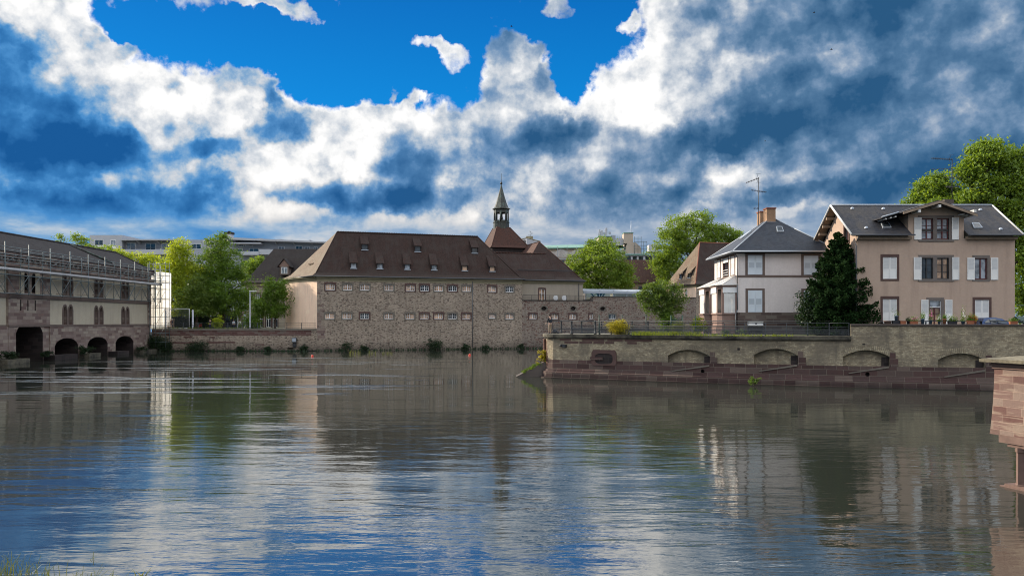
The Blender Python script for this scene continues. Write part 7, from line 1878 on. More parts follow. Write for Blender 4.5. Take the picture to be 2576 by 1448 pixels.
def conifer(name, label, x, Y, ytop, halfw, n, seed):
    b = Vector((wx(x, Y), Y, TG)); H = wz(ytop, Y) - TG; hw = halfw * Y / F
    root = thing(name, label, 'conifer', b); rng = np.random.default_rng(seed); rd = random.Random(seed)
    t = MB(); t.path([b, b + Vector((.1, 0, H * .5)), b + Vector((0, 0, H * .98))], [.22, .13, .02], 7)
    pts = []; ups = []
    nb = 420
    for i in range(nb):
        f = (i + rd.random()) / nb; z = H * (.02 + .96 * f)
        w_ = hw * (1 - f) ** .62 * rd.uniform(.72, 1.12) * (.80 if f < .12 else 1) * (1.0 if f < .7 else .85)
        a = rd.uniform(0, 2 * math.pi); d = Vector((math.cos(a), math.sin(a), 0)); p0 = b + Vector((0, 0, z))
        tip_ = p0 + d * w_ + Vector((0, 0, w_ * rd.uniform(-.12, .22)))
        if i % 3 == 0: t.tube(p0, p0.lerp(tip_, .8), .025, .006, 4)
        k = max(8, int(n / nb * (.3 + 1.3 * w_ / hw)))
        s = rng.random(k) ** .65; side = Vector((-d.y, d.x, 0)); wd = rng.normal(size=k) * .17 * w_ * (1.05 - s)
        dr = -np.abs(rng.normal(size=k)) * .16 * w_ * .6 + .10 * s * s * w_
        P_ = np.array([list(p0.lerp(tip_, float(q))) for q in s]) + np.outer(wd, list(side)) + np.outer(dr, [0, 0, 1]); pts.append(P_)
    P_ = np.concatenate(pts); P_ = P_[P_[:, 2] > b.z + .05]
    t.build('trunk', M['bark'], root)
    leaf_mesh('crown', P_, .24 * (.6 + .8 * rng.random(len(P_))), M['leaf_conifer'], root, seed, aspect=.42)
    return root
conifer('conifer', 'tall dark green pointed conifer between the pale villa and the peach house', 2108, 67.6, 580, 108, 60000, 31)
bush('laurel_bush', 'spreading mid green shrub at the left foot of the dark conifer', (wx(2050, 67.3), 67.3, TG), (1.4, .9, 4.0), 3500, .17, M['leaf_dark'], 32, cat='shrub', lobes=6)

# garden plants on the promontory
bush('golden_shrub', 'rounded golden yellow conifer shrub behind the garden railing', (wx(1552, 71.3), 71.3, TG), (1.25, .8, 1.15), 7000, .085, M['leaf_gold'], 41, cat='shrub', lobes=7)
bush('laurel_bush', 'bright green round bush against the left bay of the pale villa', (wx(1758, 77.5), 77.5, TG), (.75, .7, 1.6), 2500, .12, M['leaf_yellow_green'], 42, cat='bush', lobes=5)
bush('lavender', 'grey-green feathery lavender clump in the garden bed right of the small tree', (wx(1703, 71.5), 71.5, TG), (.9, .5, 1.15), 3000, .07, M['leaf_reed'], 43, cat='plant', lobes=6)
rd = random.Random(44); sp = []
for i in range(46):
    x_ = rd.uniform(1590, 1745); Y_ = rd.uniform(69.5, 72.5); sp.append((wx(x_, Y_), Y_ - (x_ - 1590) * .012, TG))
blades('garden_grass', 'yellow-green grass and low flowers along the garden railing', sp, .38, M['leaf_grass'], 45, 'grass', lean=.6, wd=.02, per=22, spread=.3)['kind'] = 'stuff'
sp = [(wx(x_, 66.3 - (x_ - 1750) * .01), 66.3 - (x_ - 1750) * .01, TG) for x_ in range(1745, 1990, 14)]
blades('verge_weeds', 'low weeds growing along the coping in front of the villa base', sp, .22, M['leaf_grass'], 46, 'weeds', lean=.6, wd=.018, per=18, spread=.35)['kind'] = 'stuff'
for i, (x_, w_, h_, lab) in enumerate([(1866, .45, .5, 'low dark green plant at the foot of the villa downpipe'), (1825, .4, .45, 'small green plant beside the villa entrance steps')]):
    bush('garden_plant', lab, (wx(x_, 72), 72, TG), (w_, .3, h_), 500, .09, M['leaf_green'], 47 + i, cat='plant')

# weeds at the waterline
wl_ = [(388, 139.0, 2.9, 2.8, 'big dark bush at the foot of the scaffold tower by the water'), (352, 134, 1.3, .9, 'low dark bush between the last arch and the scaffold tower'), (421, 139.6, 1.2, 1.6, 'dark bush trailing over the left end of the quay wall'),
       (497, 139.4, 2.2, 1.6, 'spreading dark bush at the foot of the quay wall below the lower tree'), (603, 139.6, 1.0, .8, 'small weed clump at the quay wall below the lamp post'), (676, 139.9, 1.1, .8, 'low weeds at the quay wall under the small dense tree'), (764, 140.3, .8, 1.0, 'small dark weed bush just left of the masonry corner'),
       (868, 142.6, 1.4, 1.9, 'dark bush at the facade foot below the second window'), (915, 143.2, .7, .8, 'small weed at the facade foot below the third window'), (1092, 146, 1.6, 2.0, 'largest dark bush at the facade foot near the middle'), (1172, 147.6, 1.0, 1.0, 'low weeds at the facade foot beside the downpipe'), (1223, 148.6, .8, .7, 'tiny weed clump right of the facade downpipe'), (1312, 151, .7, .9, 'small weed at the foot of the junction with the terrace wall'),
       (115, 106.3, .8, .7, 'small green bush on the footing beside the wide arch'), (210, 116.5, 1.2, 1.1, 'dark bush on the footing between first and second small arches'), (18, 98.2, 1.2, 1.0, 'dark scrub on the leftmost stone footing')]
for i, (x_, Y_, w_, h_, lab) in enumerate(wl_):
    z_ = .05 if x_ > 260 else .5
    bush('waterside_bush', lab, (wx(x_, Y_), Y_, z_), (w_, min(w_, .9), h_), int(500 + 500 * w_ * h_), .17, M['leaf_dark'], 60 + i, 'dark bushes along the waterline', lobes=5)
bush('waterside_bush', 'small weed growing on the plinth of the promontory wall', (wx(1898, 64.0), 64.0, .1), (.45, .35, .8), 500, .1, M['leaf_green'], 90, 'dark bushes along the waterline')
tw_ = [(-34.4 + .952 * i * 1.3, 140.75 + .306 * i * 1.3, .0) for i in range(0, 42)] + [(-62 + i * 1.3, 139.3, 0) for i in range(21)]
blades('waterline_weeds', 'fringe of dark weeds along the foot of the far walls', tw_, .5, M['leaf_dark'], 91, 'weeds', lean=.6, wd=.05, per=16, spread=.45)['kind'] = 'stuff'
for i, (x_, n_, lab) in enumerate([(880, 4, 'sunlit pale reeds in the water, leftmost and tallest tuft'), (928, 3, 'sunlit pale reeds in the water, middle tuft'), (961, 4, 'sunlit pale reeds in the water, rightmost tuft')]):
    Y_ = 128.0; blades('reed_tuft', lab, [(wx(x_, Y_) + j * .5, Y_, 0) for j in range(n_)], .8 - .12 * i, M['leaf_reed'], 95 + i, 'reeds', 'sunlit reeds in front of the long facade', lean=1.1, wd=.02, per=5, spread=.12)
# reeds at the photographer's feet
def near(x, y): Y_ = CAMZ * F / (y - HY); return (wx(x, Y_), Y_, 0)
for i, (pts_, h_, per, lab) in enumerate([([near(5, 1442), near(30, 1448), near(-20, 1450), near(55, 1452), near(15, 1465)], .55, 14, 'thick clump of green reeds at the left edge of the water'), ([near(98, 1450), near(112, 1460), near(80, 1458)], .42, 9, 'second clump of reeds right of the thick corner clump'),
        ([near(205, 1466), near(222, 1472)], .42, 9, 'thin reed clump just left of the trailing grass'), ([near(262, 1470), near(285, 1478), near(300, 1476)], .36, 9, 'trailing grass blades bent over by the current')]):
    blades('river_reeds', lab, pts_, h_, M['leaf_reed'], 100 + i, 'reeds', 'reeds at the near bank', lean=.95, wd=.006, per=per, spread=.16)
blades('river_reeds', 'tiny bent tuft breaking the water right of the trailing grass', [near(360, 1446)], .22, M['leaf_reed'], 105, 'reeds', 'reeds at the near bank', lean=1.6, wd=.01, per=8, spread=.05)
blades('river_reeds', 'lone arching blades in open water above the trailing grass', [near(234, 1404)], .2, M['leaf_reed'], 106, 'reeds', 'reeds at the near bank', lean=1.7, wd=.008, per=4, spread=.04)

# buoys
for x_, y_, lab in ((785.7, 896, 'small red buoy floating off the corner of the pink gable'), (1181.6, 893.4, 'small red buoy floating below the facade downpipe')):
    p = near(x_, y_); b_ = thing('buoy', lab, 'buoy', p, 'red mooring buoys')
    m_ = MB(); m_.lathe(p, [(0, -.15), (.15, -.1), (.2, .03), (.15, .17), (.06, .25), (0, .26)], 12); m_.build('float', M['red_plastic'], b_)
    m_ = MB(); m_.lathe(p, [(.04, .3), (.05, .42), (0, .45)], 6); m_.build('eye', M['iron'], b_)

# ================================================================== stone pier at the right edge
pc = Vector((15.45, 25.75, 0)); pd = Vector((.285, -.958, 0)).normalized(); pn = Vector((-pd.y * -1, 0, 0)); pn = Vector((pd.y, -pd.x, 0)).normalized()
PP = plane_frame(pc, pd, pn)
def pblocks(): return blocks([(0, (.095, .045, .037)), (.35, (.135, .08, .067)), (.7, (.18, .13, .105)), (1, (.085, .042, .036))], .72, .25, mortar=(.30, .21, .16), msize=.007, vary=.3, bandy=True)
M['pier'] = mat('banded_red_sandstone', pblocks()); M['pier_cap'] = mat('lichened_coping_stone', color=(.115, .10, .068), noise=.8, nscale=9, bump=.5)
M['pier_plain'] = mat('pink_sandstone', color=(.13, .082, .066), noise=.35, nscale=6, bump=.3)
pi_ = thing('stone_pier', 'banded red sandstone pier overhanging short columns at the right edge of the water', 'pier', (15.9, 24.5, 0))
prof = [(-.02, 1.58), (.0, 1.62), (.06, 2.1), (.11, 2.6), (.145, 3.1), (.16, 3.55), (.16, 3.7)]   # inset at the far end by height
zb = 1.58
m_ = MB(); n_ = len(prof); Lp = 6.0; Dp = 2.2
cr = [[PP(i_, z, 0), PP(Lp, z, 0), PP(Lp, z, -Dp), PP(i_, z, -Dp)] for i_, z in prof]
for k in range(n_ - 1):
    for i in range(4):
        j = (i + 1) % 4; a, b, c, d = cr[k][i], cr[k][j], cr[k + 1][j], cr[k + 1][i]
        m_.face([b, a, d, c] if False else [a, b, c, d])
m_.face(cr[0][::-1]); m_.build('pier_block', M['pier'], pi_)
m_ = MB(); m_.fbox(PP, .0 + .35, Lp, 1.36, 1.6, -Dp, .03); m_.fbox(PP, .62, Lp, 1.26, 1.38, -Dp, -.02); m_.build('corbel_course', M['pier_plain'], pi_)
m_ = MB()
for z0, z1, o in ((3.7, 3.78, .05), (3.78, 3.84, .10), (3.84, 3.88, .06), (3.88, 4.0, .22)): m_.fbox(PP, .16 - o, Lp, z0, z1, -Dp - o, o)
m_.build('cornice', M['pier_plain'], pi_)
m_ = MB(); o = .3; q_ = [PP(.16 - o, 4.0, o), PP(Lp, 4.0, o), PP(Lp, 4.0, -Dp - o), PP(.16 - o, 4.0, -Dp - o)]; t_ = [PP(1.2, 4.18, -.8), PP(Lp, 4.18, -.8), PP(Lp, 4.18, -1.2), PP(1.2, 4.18, -1.2)]
for i in range(4): j = (i + 1) % 4; m_.face([q_[i], q_[j], t_[j], t_[i]]); m_.face([q_[i] - Vector((0, 0, .1)), q_[j] - Vector((0, 0, .1)), q_[j], q_[i]])
m_.face(t_); m_.face([p - Vector((0, 0, .1)) for p in q_][::-1]); m_.build('coping', M['pier_cap'], pi_)
for u_, d_, r_ in ((.78, -.30, .13), (1.02, .0, .16), (2.2, .0, .16), (3.4, 0, .16)):
    m_ = MB(); p = PP(u_, 0, d_ - .1); m_.lathe((p.x, p.y, 0), [(r_ * 1.15, -1), (r_ * 1.15, .12), (r_ * .9, .15), (r_ * .88, 1.1), (r_ * 1.1, 1.14), (r_ * 1.1, 1.28)], 4 if u_ > 1 else 10, R(28), u_ < 1); m_.build('column', M['pier_plain'], pi_)
m_ = MB(); m_.fbox(PP, .62, Lp, -1, .10, -Dp, .10); m_.fbox(PP, .5, Lp, -1, .03, -Dp, .16); m_.build('footing', M['pier_plain'], pi_)

# ================================================================== people
def person(name, label, base, face, h, top, bottom, hair, pose='stand', scale=1.0, feet='black_plastic', looking_down=False):
    """one continuous skinned body, clothing and hair as parts; face = heading in radians (direction the body faces)"""
    base = Vector(base); root = thing(name, label, 'person', base); s = h / 1.78
    def skin(nm, verts, edges, rad, mk, sub=1):
        me = bpy.data.meshes.new(nm); me.from_pydata([tuple(Vector(v) * s) for v in verts], edges, []); o = bpy.data.objects.new(nm, me); COL.objects.link(o)
        o.modifiers.new('skin', 'SKIN'); 
        sv = me.skin_vertices[0].data
        for i, r_ in enumerate(rad): rx, ry = (r_ if isinstance(r_, tuple) else (r_, r_)); sv[i].radius = (rx * s, ry * s)
        sv[0].use_root = True
        ss = o.modifiers.new('sub', 'SUBSURF'); ss.levels = sub; ss.render_levels = sub
        dg = bpy.context.evaluated_depsgraph_get(); dg.update(); m2 = bpy.data.meshes.new_from_object(o.evaluated_get(dg)); m2.name = nm
        bpy.data.objects.remove(o); o2 = bpy.data.objects.new(nm, m2); COL.objects.link(o2); o2.parent = root; m2.materials.clear(); m2.materials.append(M[mk])
        for p in m2.polygons: p.use_smooth = True
        ORIG[o2.name] = base; return o2
    fwd = .05 if looking_down else 0
    ar = {'stand': ((.24, .0, 1.15), (.27, .06, .90), (.26, .10, .80)), 'rail': ((.25, .02, 1.2), (.27, .18, .98), (.24, .34, .98)), 'phone': ((.24, .02, 1.17), (.20, .22, 1.08), (.10, .28, 1.2))}[pose]
    V = [(0, 0, .95), (0, 0, 1.15), (0, .0, 1.38), (0, .01 + fwd * .3, 1.52), (0, .03 + fwd, 1.64), (0, .035 + fwd * 1.2, 1.74),
         (.10, 0, .88), (.11, .02, .50), (.11, -.02, .09), (.12, .12, .04), (-.10, 0, .88), (-.11, .0, .50), (-.12, -.03, .09), (-.13, .11, .04),
         (.19, 0, 1.42), ar[0], ar[1], ar[2], (-.19, 0, 1.42), (-ar[0][0], ar[0][1], ar[0][2]), (-ar[1][0], ar[1][1], ar[1][2]), (-ar[2][0], ar[2][1], ar[2][2])]
    E = [(0, 1), (1, 2), (2, 3), (3, 4), (4, 5), (0, 6), (6, 7), (7, 8), (8, 9), (0, 10), (10, 11), (11, 12), (12, 13), (2, 14), (14, 15), (15, 16), (16, 17), (2, 18), (18, 19), (19, 20), (20, 21)]
    Rr = [(.15, .11), (.14, .10), (.15, .10), .055, (.085, .10), (.07, .085), .085, .06, .04, (.045, .03), .085, .06, .04, (.045, .03), .055, .042, .033, .03, .055, .042, .033, .03]
    # fingers, short chains rooted in the palm
    k0 = len(V)
    for sd, hand in ((1, 17), (-1, 21)):
        hx, hy, hz = V[hand]
        for j in range(5):
            a_ = (j - 2) * .018; V.append((hx + a_ * .4, hy + a_ + .01, hz - .05)); V.append((hx + a_ * .4 - sd * .008, hy + a_ * 1.1 + .018, hz - .09 - (.015 if j in (1, 2, 3) else 0)))
            Rr += [.010, .008]; E += [(hand, len(V) - 2), (len(V) - 2, len(V) - 1)]
    skin('body', V, E, Rr, 'skin', 2)
    V2 = [(0, 0, .93), (0, 0, 1.15), (0, 0, 1.40), (0, .01, 1.50), (.19, 0, 1.42), ar[0], tuple(Vector(ar[0]).lerp(Vector(ar[1]), .92)), (-.19, 0, 1.42), (-ar[0][0], ar[0][1], ar[0][2]), tuple(Vector((-ar[0][0], ar[0][1], ar[0][2])).lerp(Vector((-ar[1][0], ar[1][1], ar[1][2])), .92))]
    skin('shirt', V2, [(0, 1), (1, 2), (2, 3), (2, 4), (4, 5), (5, 6), (2, 7), (7, 8), (8, 9)], [(.19, .14), (.17, .13), (.175, .125), .075, .075, .06, .05, .075, .06, .05], top, 2)
    V3 = [(0, 0, 1.0), (0, 0, .93), (.10, 0, .86), (.11, .02, .50), (.11, -.02, .12), (-.10, 0, .86), (-.11, 0, .50), (-.12, -.03, .12)]
    skin('trousers', V3, [(0, 1), (1, 2), (2, 3), (3, 4), (1, 5), (5, 6), (6, 7)], [(.16, .12), (.17, .125), .105, .08, .065, .105, .08, .065], bottom, 2)
    m_ = MB(); hc = Vector((0, .025 + fwd * 1.1, 1.715)) * s + base
    for i in range(0, 9):
        pass
    m_.lathe((hc.x, hc.y - .012, hc.z - .06 * s), [(.075 * s, -.02 * s), (.102 * s, .03 * s), (.106 * s, .08 * s), (.085 * s, .13 * s), (.04 * s, .155 * s), (0, .16 * s)], 12); hr = m_.build('hair', M[hair], root)
    for sx_ in (.115, -.125):
        m_ = MB(); p = base + Vector((sx_, .04, 0)) * s; m_.lathe((0, 0, 0), [(0, 0)], 3) if False else None
        m_.prism([p + Vector(q) * s for q in ((-.045, -.1, 0), (.045, -.1, 0), (.05, .06, 0), (.03, .15, 0), (-.03, .15, 0), (-.05, .06, 0))], (0, 0, .075 * s)); m_.build('shoe', M[feet], root)
    # nose, ears as one small mesh keep the head readable from the front
    m_ = MB(); fy = hc.y + .10 * s
    m_.tube((hc.x, fy - .02 * s, hc.z - .01), (hc.x, fy + .018 * s, hc.z - .04 * s), .012 * s, .015 * s, 5); m_.tube((hc.x - .098 * s, hc.y - .01, hc.z - .05 * s), (hc.x - .098 * s, hc.y - .01, hc.z + .0), .018 * s, n=5); m_.tube((hc.x + .098 * s, hc.y - .01, hc.z - .05 * s), (hc.x + .098 * s, hc.y - .01, hc.z), .018 * s, n=5); m_.build('nose_and_ears', M['skin'], root)
    m_ = MB()
    for e in (-.035, .035): m_.tube((hc.x + e * s, fy - .03 * s, hc.z + .005), (hc.x + e * s, fy - .002 * s, hc.z + .005), .011 * s, n=6)
    m_.build('eyes', M['hair_dark'], root)
    m_ = MB(); m_.tube((hc.x - .025 * s, fy - .004, hc.z - .068 * s), (hc.x + .025 * s, fy - .004, hc.z - .068 * s), .006 * s, n=4); m_.build('mouth', M['petal_red'], root)
    root.rotation_euler = (0, 0, face)
    return root
person('person', 'person in dark plaid shirt and khaki trousers looking down over the promontory nose railing', (wx(1383.5, 76.3), 76.3, TG), R(35), 1.80, 'shirt_dark', 'khaki', 'hair_dark', 'rail', looking_down=True)
bp_ = thing('backpack', 'black backpack slumped on the ground at the standing person\'s feet', 'backpack', (wx(1396, 76.2), 76.2, TG))
m_ = MB(); p = Vector((wx(1396, 76.2), 76.2, TG)); m_.lathe((p.x, p.y, p.z), [(0, 0), (.24, .02), (.27, .12), (.22, .3), (.12, .42), (0, .45)], 10); m_.lathe((p.x + .3, p.y - .05, p.z), [(0, 0), (.17, .02), (.17, .1), (.08, .17), (0, .18)], 8); m_.build('bag', M['black_plastic'], bp_)
m_ = MB(); m_.path([p + Vector((-.15, 0, .3)), p + Vector((-.28, 0, .75)), p + Vector((-.25, 0, .95))], [.03, .025, .02], 5); m_.build('strap', M['black_plastic'], bp_)
Yp = 143.0
person('person', 'white-haired person in dark jacket behind the wide site fence panel, front one', (wx(434, Yp), Yp, GZ), R(100), 1.72, 'navy', 'navy', 'hair_white', 'stand')
person('person', 'white-haired person half hidden behind the other white-haired person', (wx(430, Yp + 1.2), Yp + 1.2, GZ), R(100), 1.85, 'maroon_cloth', 'navy', 'hair_white', 'stand')
person('person', 'person with long dark hair in shorts looking at a phone by the quay railing', (wx(528.5, 141.6), 141.6, GZ), R(200), 1.72, 'hair_dark', 'navy', 'hair_dark', 'phone', feet='white')
for x_, lab, tp_, Y_ in ((588, 'person in a pale blue top sitting in the shade right of the thick trunk', 'shutter_blue', 150), (603, 'person in a white top in deep shade left of the lamp post', 'white', 151)):
    person('person', lab, (wx(x_, Y_), Y_, GZ), R(190), 1.6, tp_, 'navy', 'hair_dark', 'stand')

# bicycles
def bicycle(label, x, Y, fr, ang):
    p = Vector((wx(x, Y), Y, GZ)); r_ = thing('bicycle', label, 'bicycle', p, 'bicycles parked on the left quay')
    for dx in (-.52, .52):
        m_ = MB(); k_ = 18; c = p + Vector((dx, 0, .34))
        P_ = [c + Vector((.33 * math.cos(2 * math.pi * i / k_), 0, .33 * math.sin(2 * math.pi * i / k_))) for i in range(k_)]
        for i in range(k_): m_.tube(P_[i], P_[(i + 1) % k_], .02, n=4, caps=False)
        wh = m_.build('wheel', M['rubber'], r_)
        m_ = MB()
        for i in range(0, k_, 3): m_.tube(c, P_[i], .004, n=3)
        m_.build('spokes', M['steel'], wh)
    V = lambda x_, z_: p + Vector((x_, 0, z_))
    m_ = MB()
    for a, b in (((-.52, .34), (-.12, .32)), ((-.12, .32), (-.22, .82)), ((-.52, .34), (-.2, .74)), ((-.2, .74), (.33, .78)), ((-.12, .32), (.36, .68)), ((.52, .34), (.33, .9))): m_.tube(V(*a), V(*b), .02, n=5)
    m_.build('frame', M[fr], r_)
    m_ = MB(); m_.box(p.x - .34, p.y - .06, p.z + .82, p.x - .1, p.y + .06, p.z + .88); m_.build('saddle', M['black_plastic'], r_)
    m_ = MB(); m_.tube(V(.33, .9), V(.31, 1.0), .018, n=5); m_.tube(p + Vector((.31, -.26, 1.0)), p + Vector((.31, .26, 1.0)), .015, n=5); m_.build('handlebar', M['steel'], r_)
    r_.rotation_euler = (0, 0, ang)
bicycle('dark bicycle leaning by the quay railing right of the pale concrete post', 492, 141.7, 'iron_dark', R(55))
bicycle('red framed bicycle leaning in front of the lower tree trunk', 503, 141.8, 'red_plastic', R(-35))

# clipped hedge and low things under the left trees
hg = thing('hedge', 'long dark clipped hedge behind the bicycles under the left trees', 'hedge', (wx(480, 149), 149, GZ))
rng = np.random.default_rng(5); n_ = 14000; xa_, xb_ = wx(433, 149), wx(548, 149); P_ = np.stack([rng.uniform(xa_, xb_, n_), 149 + rng.uniform(-.7, .7, n_), GZ + rng.uniform(.05, 2.15, n_)], 1)
face_ = rng.random(n_) < .6; P_[face_, 1] = 148.3 + rng.normal(size=face_.sum()) * .06
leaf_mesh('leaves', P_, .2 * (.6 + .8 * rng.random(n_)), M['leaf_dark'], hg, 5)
m_ = MB(); m_.box(xa_ + .2, 148.6, GZ, xb_ - .2, 149.5, GZ + 1.9); m_.build('branches', M['bark'], hg)
bush('shrub', 'spiky pale green shrub left of the lamp post', (wx(633, 145), 145, GZ), (2.0, 1.2, 2.7), 3500, .22, M['leaf_green'], 72, cat='shrub', lobes=6)
bush('shrub', 'sunlit yellow-green shrub right of the phone user', (wx(545, 144), 144, GZ), (1.1, .8, 2.2), 2200, .2, M['leaf_yellow_green'], 73, cat='shrub', lobes=5)
gb2 = [(wx(x_, 141.6), 141.6, GZ) for x_ in range(425, 600, 9)]
blades('quay_grass', 'strip of rough grass on the left quay edge', gb2, .4, M['leaf_grass'], 74, 'grass', lean=.6, wd=.04, per=12, spread=.4)['kind'] = 'stuff'
# low glass and steel pavilion glimpsed under the trees
pvn = thing('garden_pavilion', 'low cream pavilion with glass doors glimpsed under the left trees', 'building', (wx(500, 162), 162, GZ))
m_ = MB(); a, b = wx(400, 162), wx(600, 162); m_.box(a, 162, GZ + 2.9, b, 168, GZ + 3.5); m_.box(a, 165, GZ, b, 165.2, GZ + 2.9); m_.build('wall', M['annex_plaster'], pvn)
for i in range(12):
    x_ = a + 1 + i * 1.35; m_ = MB(); m_.box(x_, 162, GZ, x_ + .2, 162.2, GZ + 2.9); m_.build('column', M['concrete'] if i % 2 else M['iron'], pvn)
for i in range(11):
    x_ = a + 1.25 + i * 1.35; m_ = MB(); m_.box(x_, 162.1, GZ, x_ + 1.05, 162.15, GZ + 2.8); m_.build('glass_door', M['glass'], pvn)
ws = thing('cream_low_wall', 'low cream block with a flat top left of the hedge', 'wall', (wx(423, 147), 147, GZ)); m_ = MB(); m_.box(wx(413, 147), 147, GZ, wx(433, 147), 148, GZ + 1.55); m_.build('body', M['gable_plaster'], ws); m_ = MB(); m_.box(wx(412, 147), 146.9, GZ + 1.55, wx(434, 147), 148.1, GZ + 1.85); m_.build('top_slab', M['barrage_plaster'], ws)

# ================================================================== pots on the parapet, car, canopy
PG = lambda x: (3480 + x / 4.182) / 1.59
def pot(label, x, w_px, h, mk, flowers=None, leaf='leaf_green', lh=.3, box=False, name='flower_pot', z0=5.0, n=260, spread=None):
    u_ = w_u(PG(x)); c = PW(u_, z0, -.15); w_ = w_px / 4.182 / 1.59 * c.y / F
    r_ = thing(name, label, 'plant pot', tuple(c), 'pots standing on the parapet')
    m_ = MB()
    if box:
        t_ = [(-w_ / 2, -.11), (w_ / 2, -.11), (w_ / 2, .11), (-w_ / 2, .11)]
        lo = [c + Vector((a * .92, b * .8, 0)) for a, b in t_]; hi = [c + Vector((a, b, h)) for a, b in t_]
        for i in range(4): j = (i + 1) % 4; m_.face([lo[i], lo[j], hi[j], hi[i]])
        m_.face([p - Vector((0, 0, .03)) for p in hi]); m_.fbox(lambda u, z, d: c + Vector((u, d, z)), -w_ / 2 - .01, w_ / 2 + .01, h - .03, h + .005, -.125, -.11)
    else:
        m_.lathe(tuple(c), [(0, 0), (w_ * .36, 0), (w_ * .47, h * .86), (w_ * .52, h * .88), (w_ * .52, h), (w_ * .45, h), (w_ * .43, h - .03), (0, h - .04)], 12)
    m_.build('container', M[mk], r_)
    if leaf:
        rng = np.random.default_rng(int(x)); k_ = n; P_ = np.array(c) + np.stack([rng.normal(size=k_) * w_ * (spread or .3), rng.normal(size=k_) * .08, h + np.abs(rng.normal(size=k_)) * lh * .55], 1)
        leaf_mesh('foliage', P_, .07 * (.6 + .8 * rng.random(k_)), M[leaf], r_, int(x))
    if flowers:
        rng = np.random.default_rng(int(x) + 9); k_ = 26; P_ = np.array(c) + np.stack([rng.normal(size=k_) * w_ * .25, -.08 + rng.normal(size=k_) * .05, h + lh * .4 + np.abs(rng.normal(size=k_)) * lh * .35], 1)
        leaf_mesh('flowers', P_, .075 * (.7 + .6 * rng.random(k_)), M[flowers], r_, int(x), aspect=.9)
    return r_
pot('dark rounded bowl on the parapet nearest the conifer', 195, 60, .17, 'black_plastic', leaf=None)
pot('wide pale pink basin on the parapet', 300, 135, .26, 'bay_stone', leaf=None)
pot('black crate on the parapet under the tall dark blue pot', 440, 130, .27, 'black_plastic', leaf=None, box=True, name='crate')
pot('dark blue pot with spiky leaves standing on the black crate', 443, 62, .38, 'blue_pot', leaf='leaf_green', lh=.5, z0=5.27, n=70, spread=.7)
pot('plain terracotta planter box right of the black crate', 555, 90, .24, 'terracotta', leaf=None, box=True)
pot('terracotta planter with pink flowers', 735, 135, .22, 'terracotta', 'petal_pink', box=True)
pot('dark wire edged basket beside the pink flowered planter', 645, 55, .26, 'iron_dark', leaf='leaf_dark', lh=.2)
pot('blue-grey pot with a bushy herb left of the door', 888, 62, .42, 'blue_pot', lh=.42)
pot('small slate blue pot just left of the door', 940, 30, .18, 'blue_pot', leaf=None)
pot('tall dark pot with pale green and pink flowers in front of the door', 1022, 50, .30, 'blue_pot', 'petal_pink', lh=.7, leaf='leaf_reed')
pot('tiny pot of white flowers at the right side of the door', 1163, 46, .2, 'blue_pot', 'petal_white', lh=.4)
pot('round terracotta pot with a leafy plant right of the door', 1255, 56, .40, 'terracotta', lh=.3)
pot('long dark planter box with white flowers', 1385, 150, .22, 'black_plastic', 'petal_white', lh=.35, box=True, n=600)
pot('blue pot with big round white blooms', 1565, 66, .22, 'blue_pot', 'petal_white', lh=.9, leaf='leaf_green')
pot('terracotta planter with dark foliage left of the car', 1690, 110, .28, 'terracotta', 'petal_red', lh=.4, box=True, n=600)
pot('small pot with yellow-green plant beside the car nose', 1775, 40, .25, 'terracotta', 'petal_red', lh=.35, leaf='leaf_gold')
pot('small black pot in front of the car window', 1870, 36, .22, 'black_plastic', leaf=None)
pot('terracotta planter at the far right end of the parapet', 2410, 130, .22, 'terracotta', lh=.2, box=True)
# parked car, mostly hidden by the parapet
cY = 63.2; cx0, cx1 = wx(PG(1760), cY), wx(PG(2470), cY); car = thing('parked_car', 'blue hatchback parked behind the parapet, only its roof and windows showing', 'car', ((cx0 + cx1) / 2, cY, TG))
prf = [(cx0, .35), (cx0, .75), (cx0 + .25, .95), (cx0 + .55, 1.05), (wx(PG(1935), cY) - .05, 1.40), (wx(PG(2010), cY), 1.47), (wx(PG(2120), cY), 1.46), (wx(PG(2230), cY), 1.36), (wx(PG(2350), cY), 1.02), (cx1 - .35, .88), (cx1 - .05, .72), (cx1, .35)]
m_ = MB(); W_ = 1.72; n_ = 8
def car_y(z, s): return cY + W_ / 2 + s * (W_ / 2) * (1 - max(0, z - .95) * .42)
for (x0_, z0_), (x1_, z1_) in zip(prf[:-1], prf[1:]): m_.face([(x0_, car_y(z0_, -1), TG + z0_), (x0_, car_y(z0_, 1), TG + z0_), (x1_, car_y(z1_, 1), TG + z1_), (x1_, car_y(z1_, -1), TG + z1_)], sm=True)
for s_ in (-1, 1):
    for (x0_, z0_), (x1_, z1_) in zip(prf[:-1], prf[1:]): m_.face([(x0_, car_y(.35, s_), TG + .35), (x1_, car_y(.35, s_), TG + .35), (x1_, car_y(z1_, s_), TG + z1_), (x0_, car_y(z0_, s_), TG + z0_)])
m_.build('body', M['car_blue'], car)
for (xa_, xb_, ya_, yb2) in ((PG(1925), PG(2010), 1.05, 1.36), (PG(2022), PG(2130), 1.02, 1.40), (PG(2142), PG(2290), 1.0, 1.34)):
    a, b = wx(xa_, cY), wx(xb_, cY); m_ = MB()
    za = min(yb2, 1.34) if xa_ > PG(1930) else 1.12; zb_ = yb2 if xb_ < PG(2280) else 1.12
    m_.face([(a, car_y(ya_, -1) - .01, TG + ya_), (b, car_y(ya_, -1) - .01, TG + ya_), (b, car_y(zb_, -1) - .01, TG + zb_), (a, car_y(za, -1) - .01, TG + za)]); m_.build('side_window', M['glass'], car)
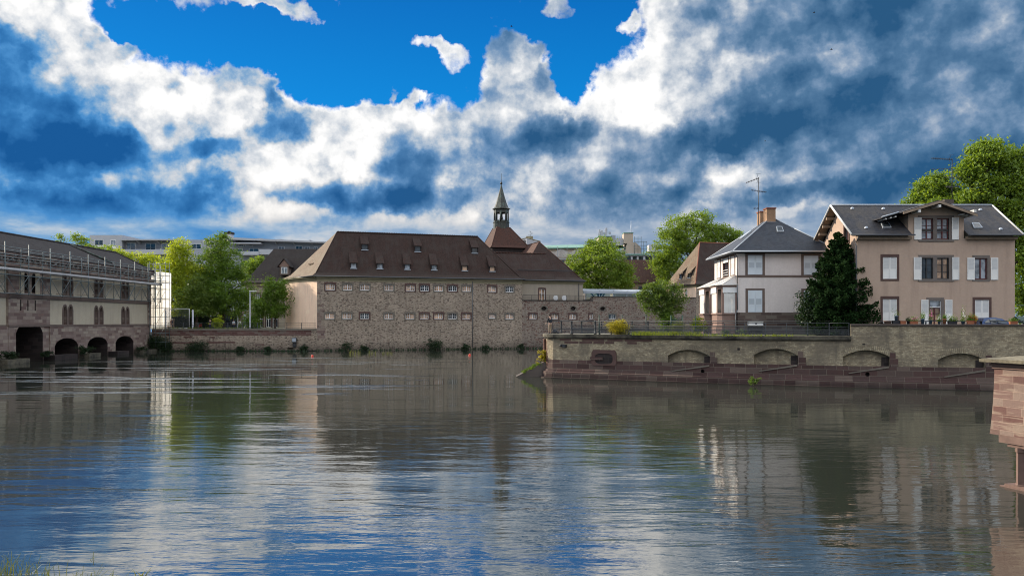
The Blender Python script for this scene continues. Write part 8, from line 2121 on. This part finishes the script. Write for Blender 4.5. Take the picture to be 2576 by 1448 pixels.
for x_ in (cx0 + .75, cx1 - .75):
    m_ = MB(); m_.tube((x_, cY - .02, TG + .32), (x_, cY + .2, TG + .32), .32, n=18); wh = m_.build('wheel', M['rubber'], car); m_ = MB(); m_.tube((x_, cY - .03, TG + .32), (x_, cY + .0, TG + .32), .2, n=14); m_.build('rim', M['steel'], wh)
    m_ = MB(); m_.tube((x_, cY + W_ - .2, TG + .32), (x_, cY + W_ + .02, TG + .32), .32, n=18); m_.build('wheel', M['rubber'], car)
m_ = MB(); m_.box(cx1 - .06, cY + .1, TG + .6, cx1 + .01, cY + .4, TG + .72); m_.build('headlight', M['clear_glass'], car)
cn_ = thing('green_canopy', 'dark green canvas canopy and pale post at the right edge behind the parapet', 'canopy', (wx(2566, 66), 66, TG))
m_ = MB(); q0 = Vector((wx(2554, 66), 66, wz(795, 66))); m_.face([q0, q0 + Vector((3, 0, 0)), q0 + Vector((3, -1.2, -.55)), q0 + Vector((.1, -1.2, -.6))]); m_.face([q0 + Vector((0, .04, 0)), q0 + Vector((.1, -1.2, -.6)), q0 + Vector((0, 1, -.5))]); m_.build('canvas', M['green_iron'], cn_)
m_ = MB(); m_.tube(q0 + Vector((.55, -.2, -.3)), (q0.x + .55, q0.y - .2, TG), .06); m_.build('post', M['concrete'], cn_)
m_ = MB(); m_.tube(q0 + Vector((-.1, -.3, .9)), q0 + Vector((3, -.3, .9)), .03); m_.tube(q0 + Vector((2.9, -.3, .9)), (q0.x + 2.9, q0.y - .3, TG), .03); m_.build('rail', M['steel'], cn_)
m_ = MB(); m_.box(wx(2170, 64.5), 64.5, TG, wx(2180, 64.5), 64.9, TG + .1)

# a few birds high over the river
for i, (x_, y_, Y_, lab) in enumerate([(2048, 32, 60, 'tiny dark bird highest in the grey cloud on the right'), (2092, 125, 55, 'tiny dark bird just below the highest one'), (1287, 67, 60, 'tiny dark bird in the blue above the cloud tower'), (1925, 355, 90, 'tiny dark bird above the villa antenna')]):
    p = at(x_, y_, Y_); b_ = thing('bird', lab, 'bird', p, 'birds over the river'); m_ = MB()
    m_.lathe((0, 0, 0), [(0, 0)], 3) if False else None
    m_.tube(p + Vector((-.09, 0, 0)), p + Vector((.0, 0, .01)), .012, .03, 6); m_.tube(p, p + Vector((.08, 0, 0)), .03, .008, 6); m_.build('body', M['hair_dark'], b_)
    for s_ in (-1, 1):
        m_ = MB(); m_.face([p + Vector((-.03, 0, .01)), p + Vector((.04, 0, .01)), p + Vector((-.02, s_ * .1, .07)), p + Vector((-.07, s_ * .19, .05))]); m_.build('wing', M['hair_dark'], b_)
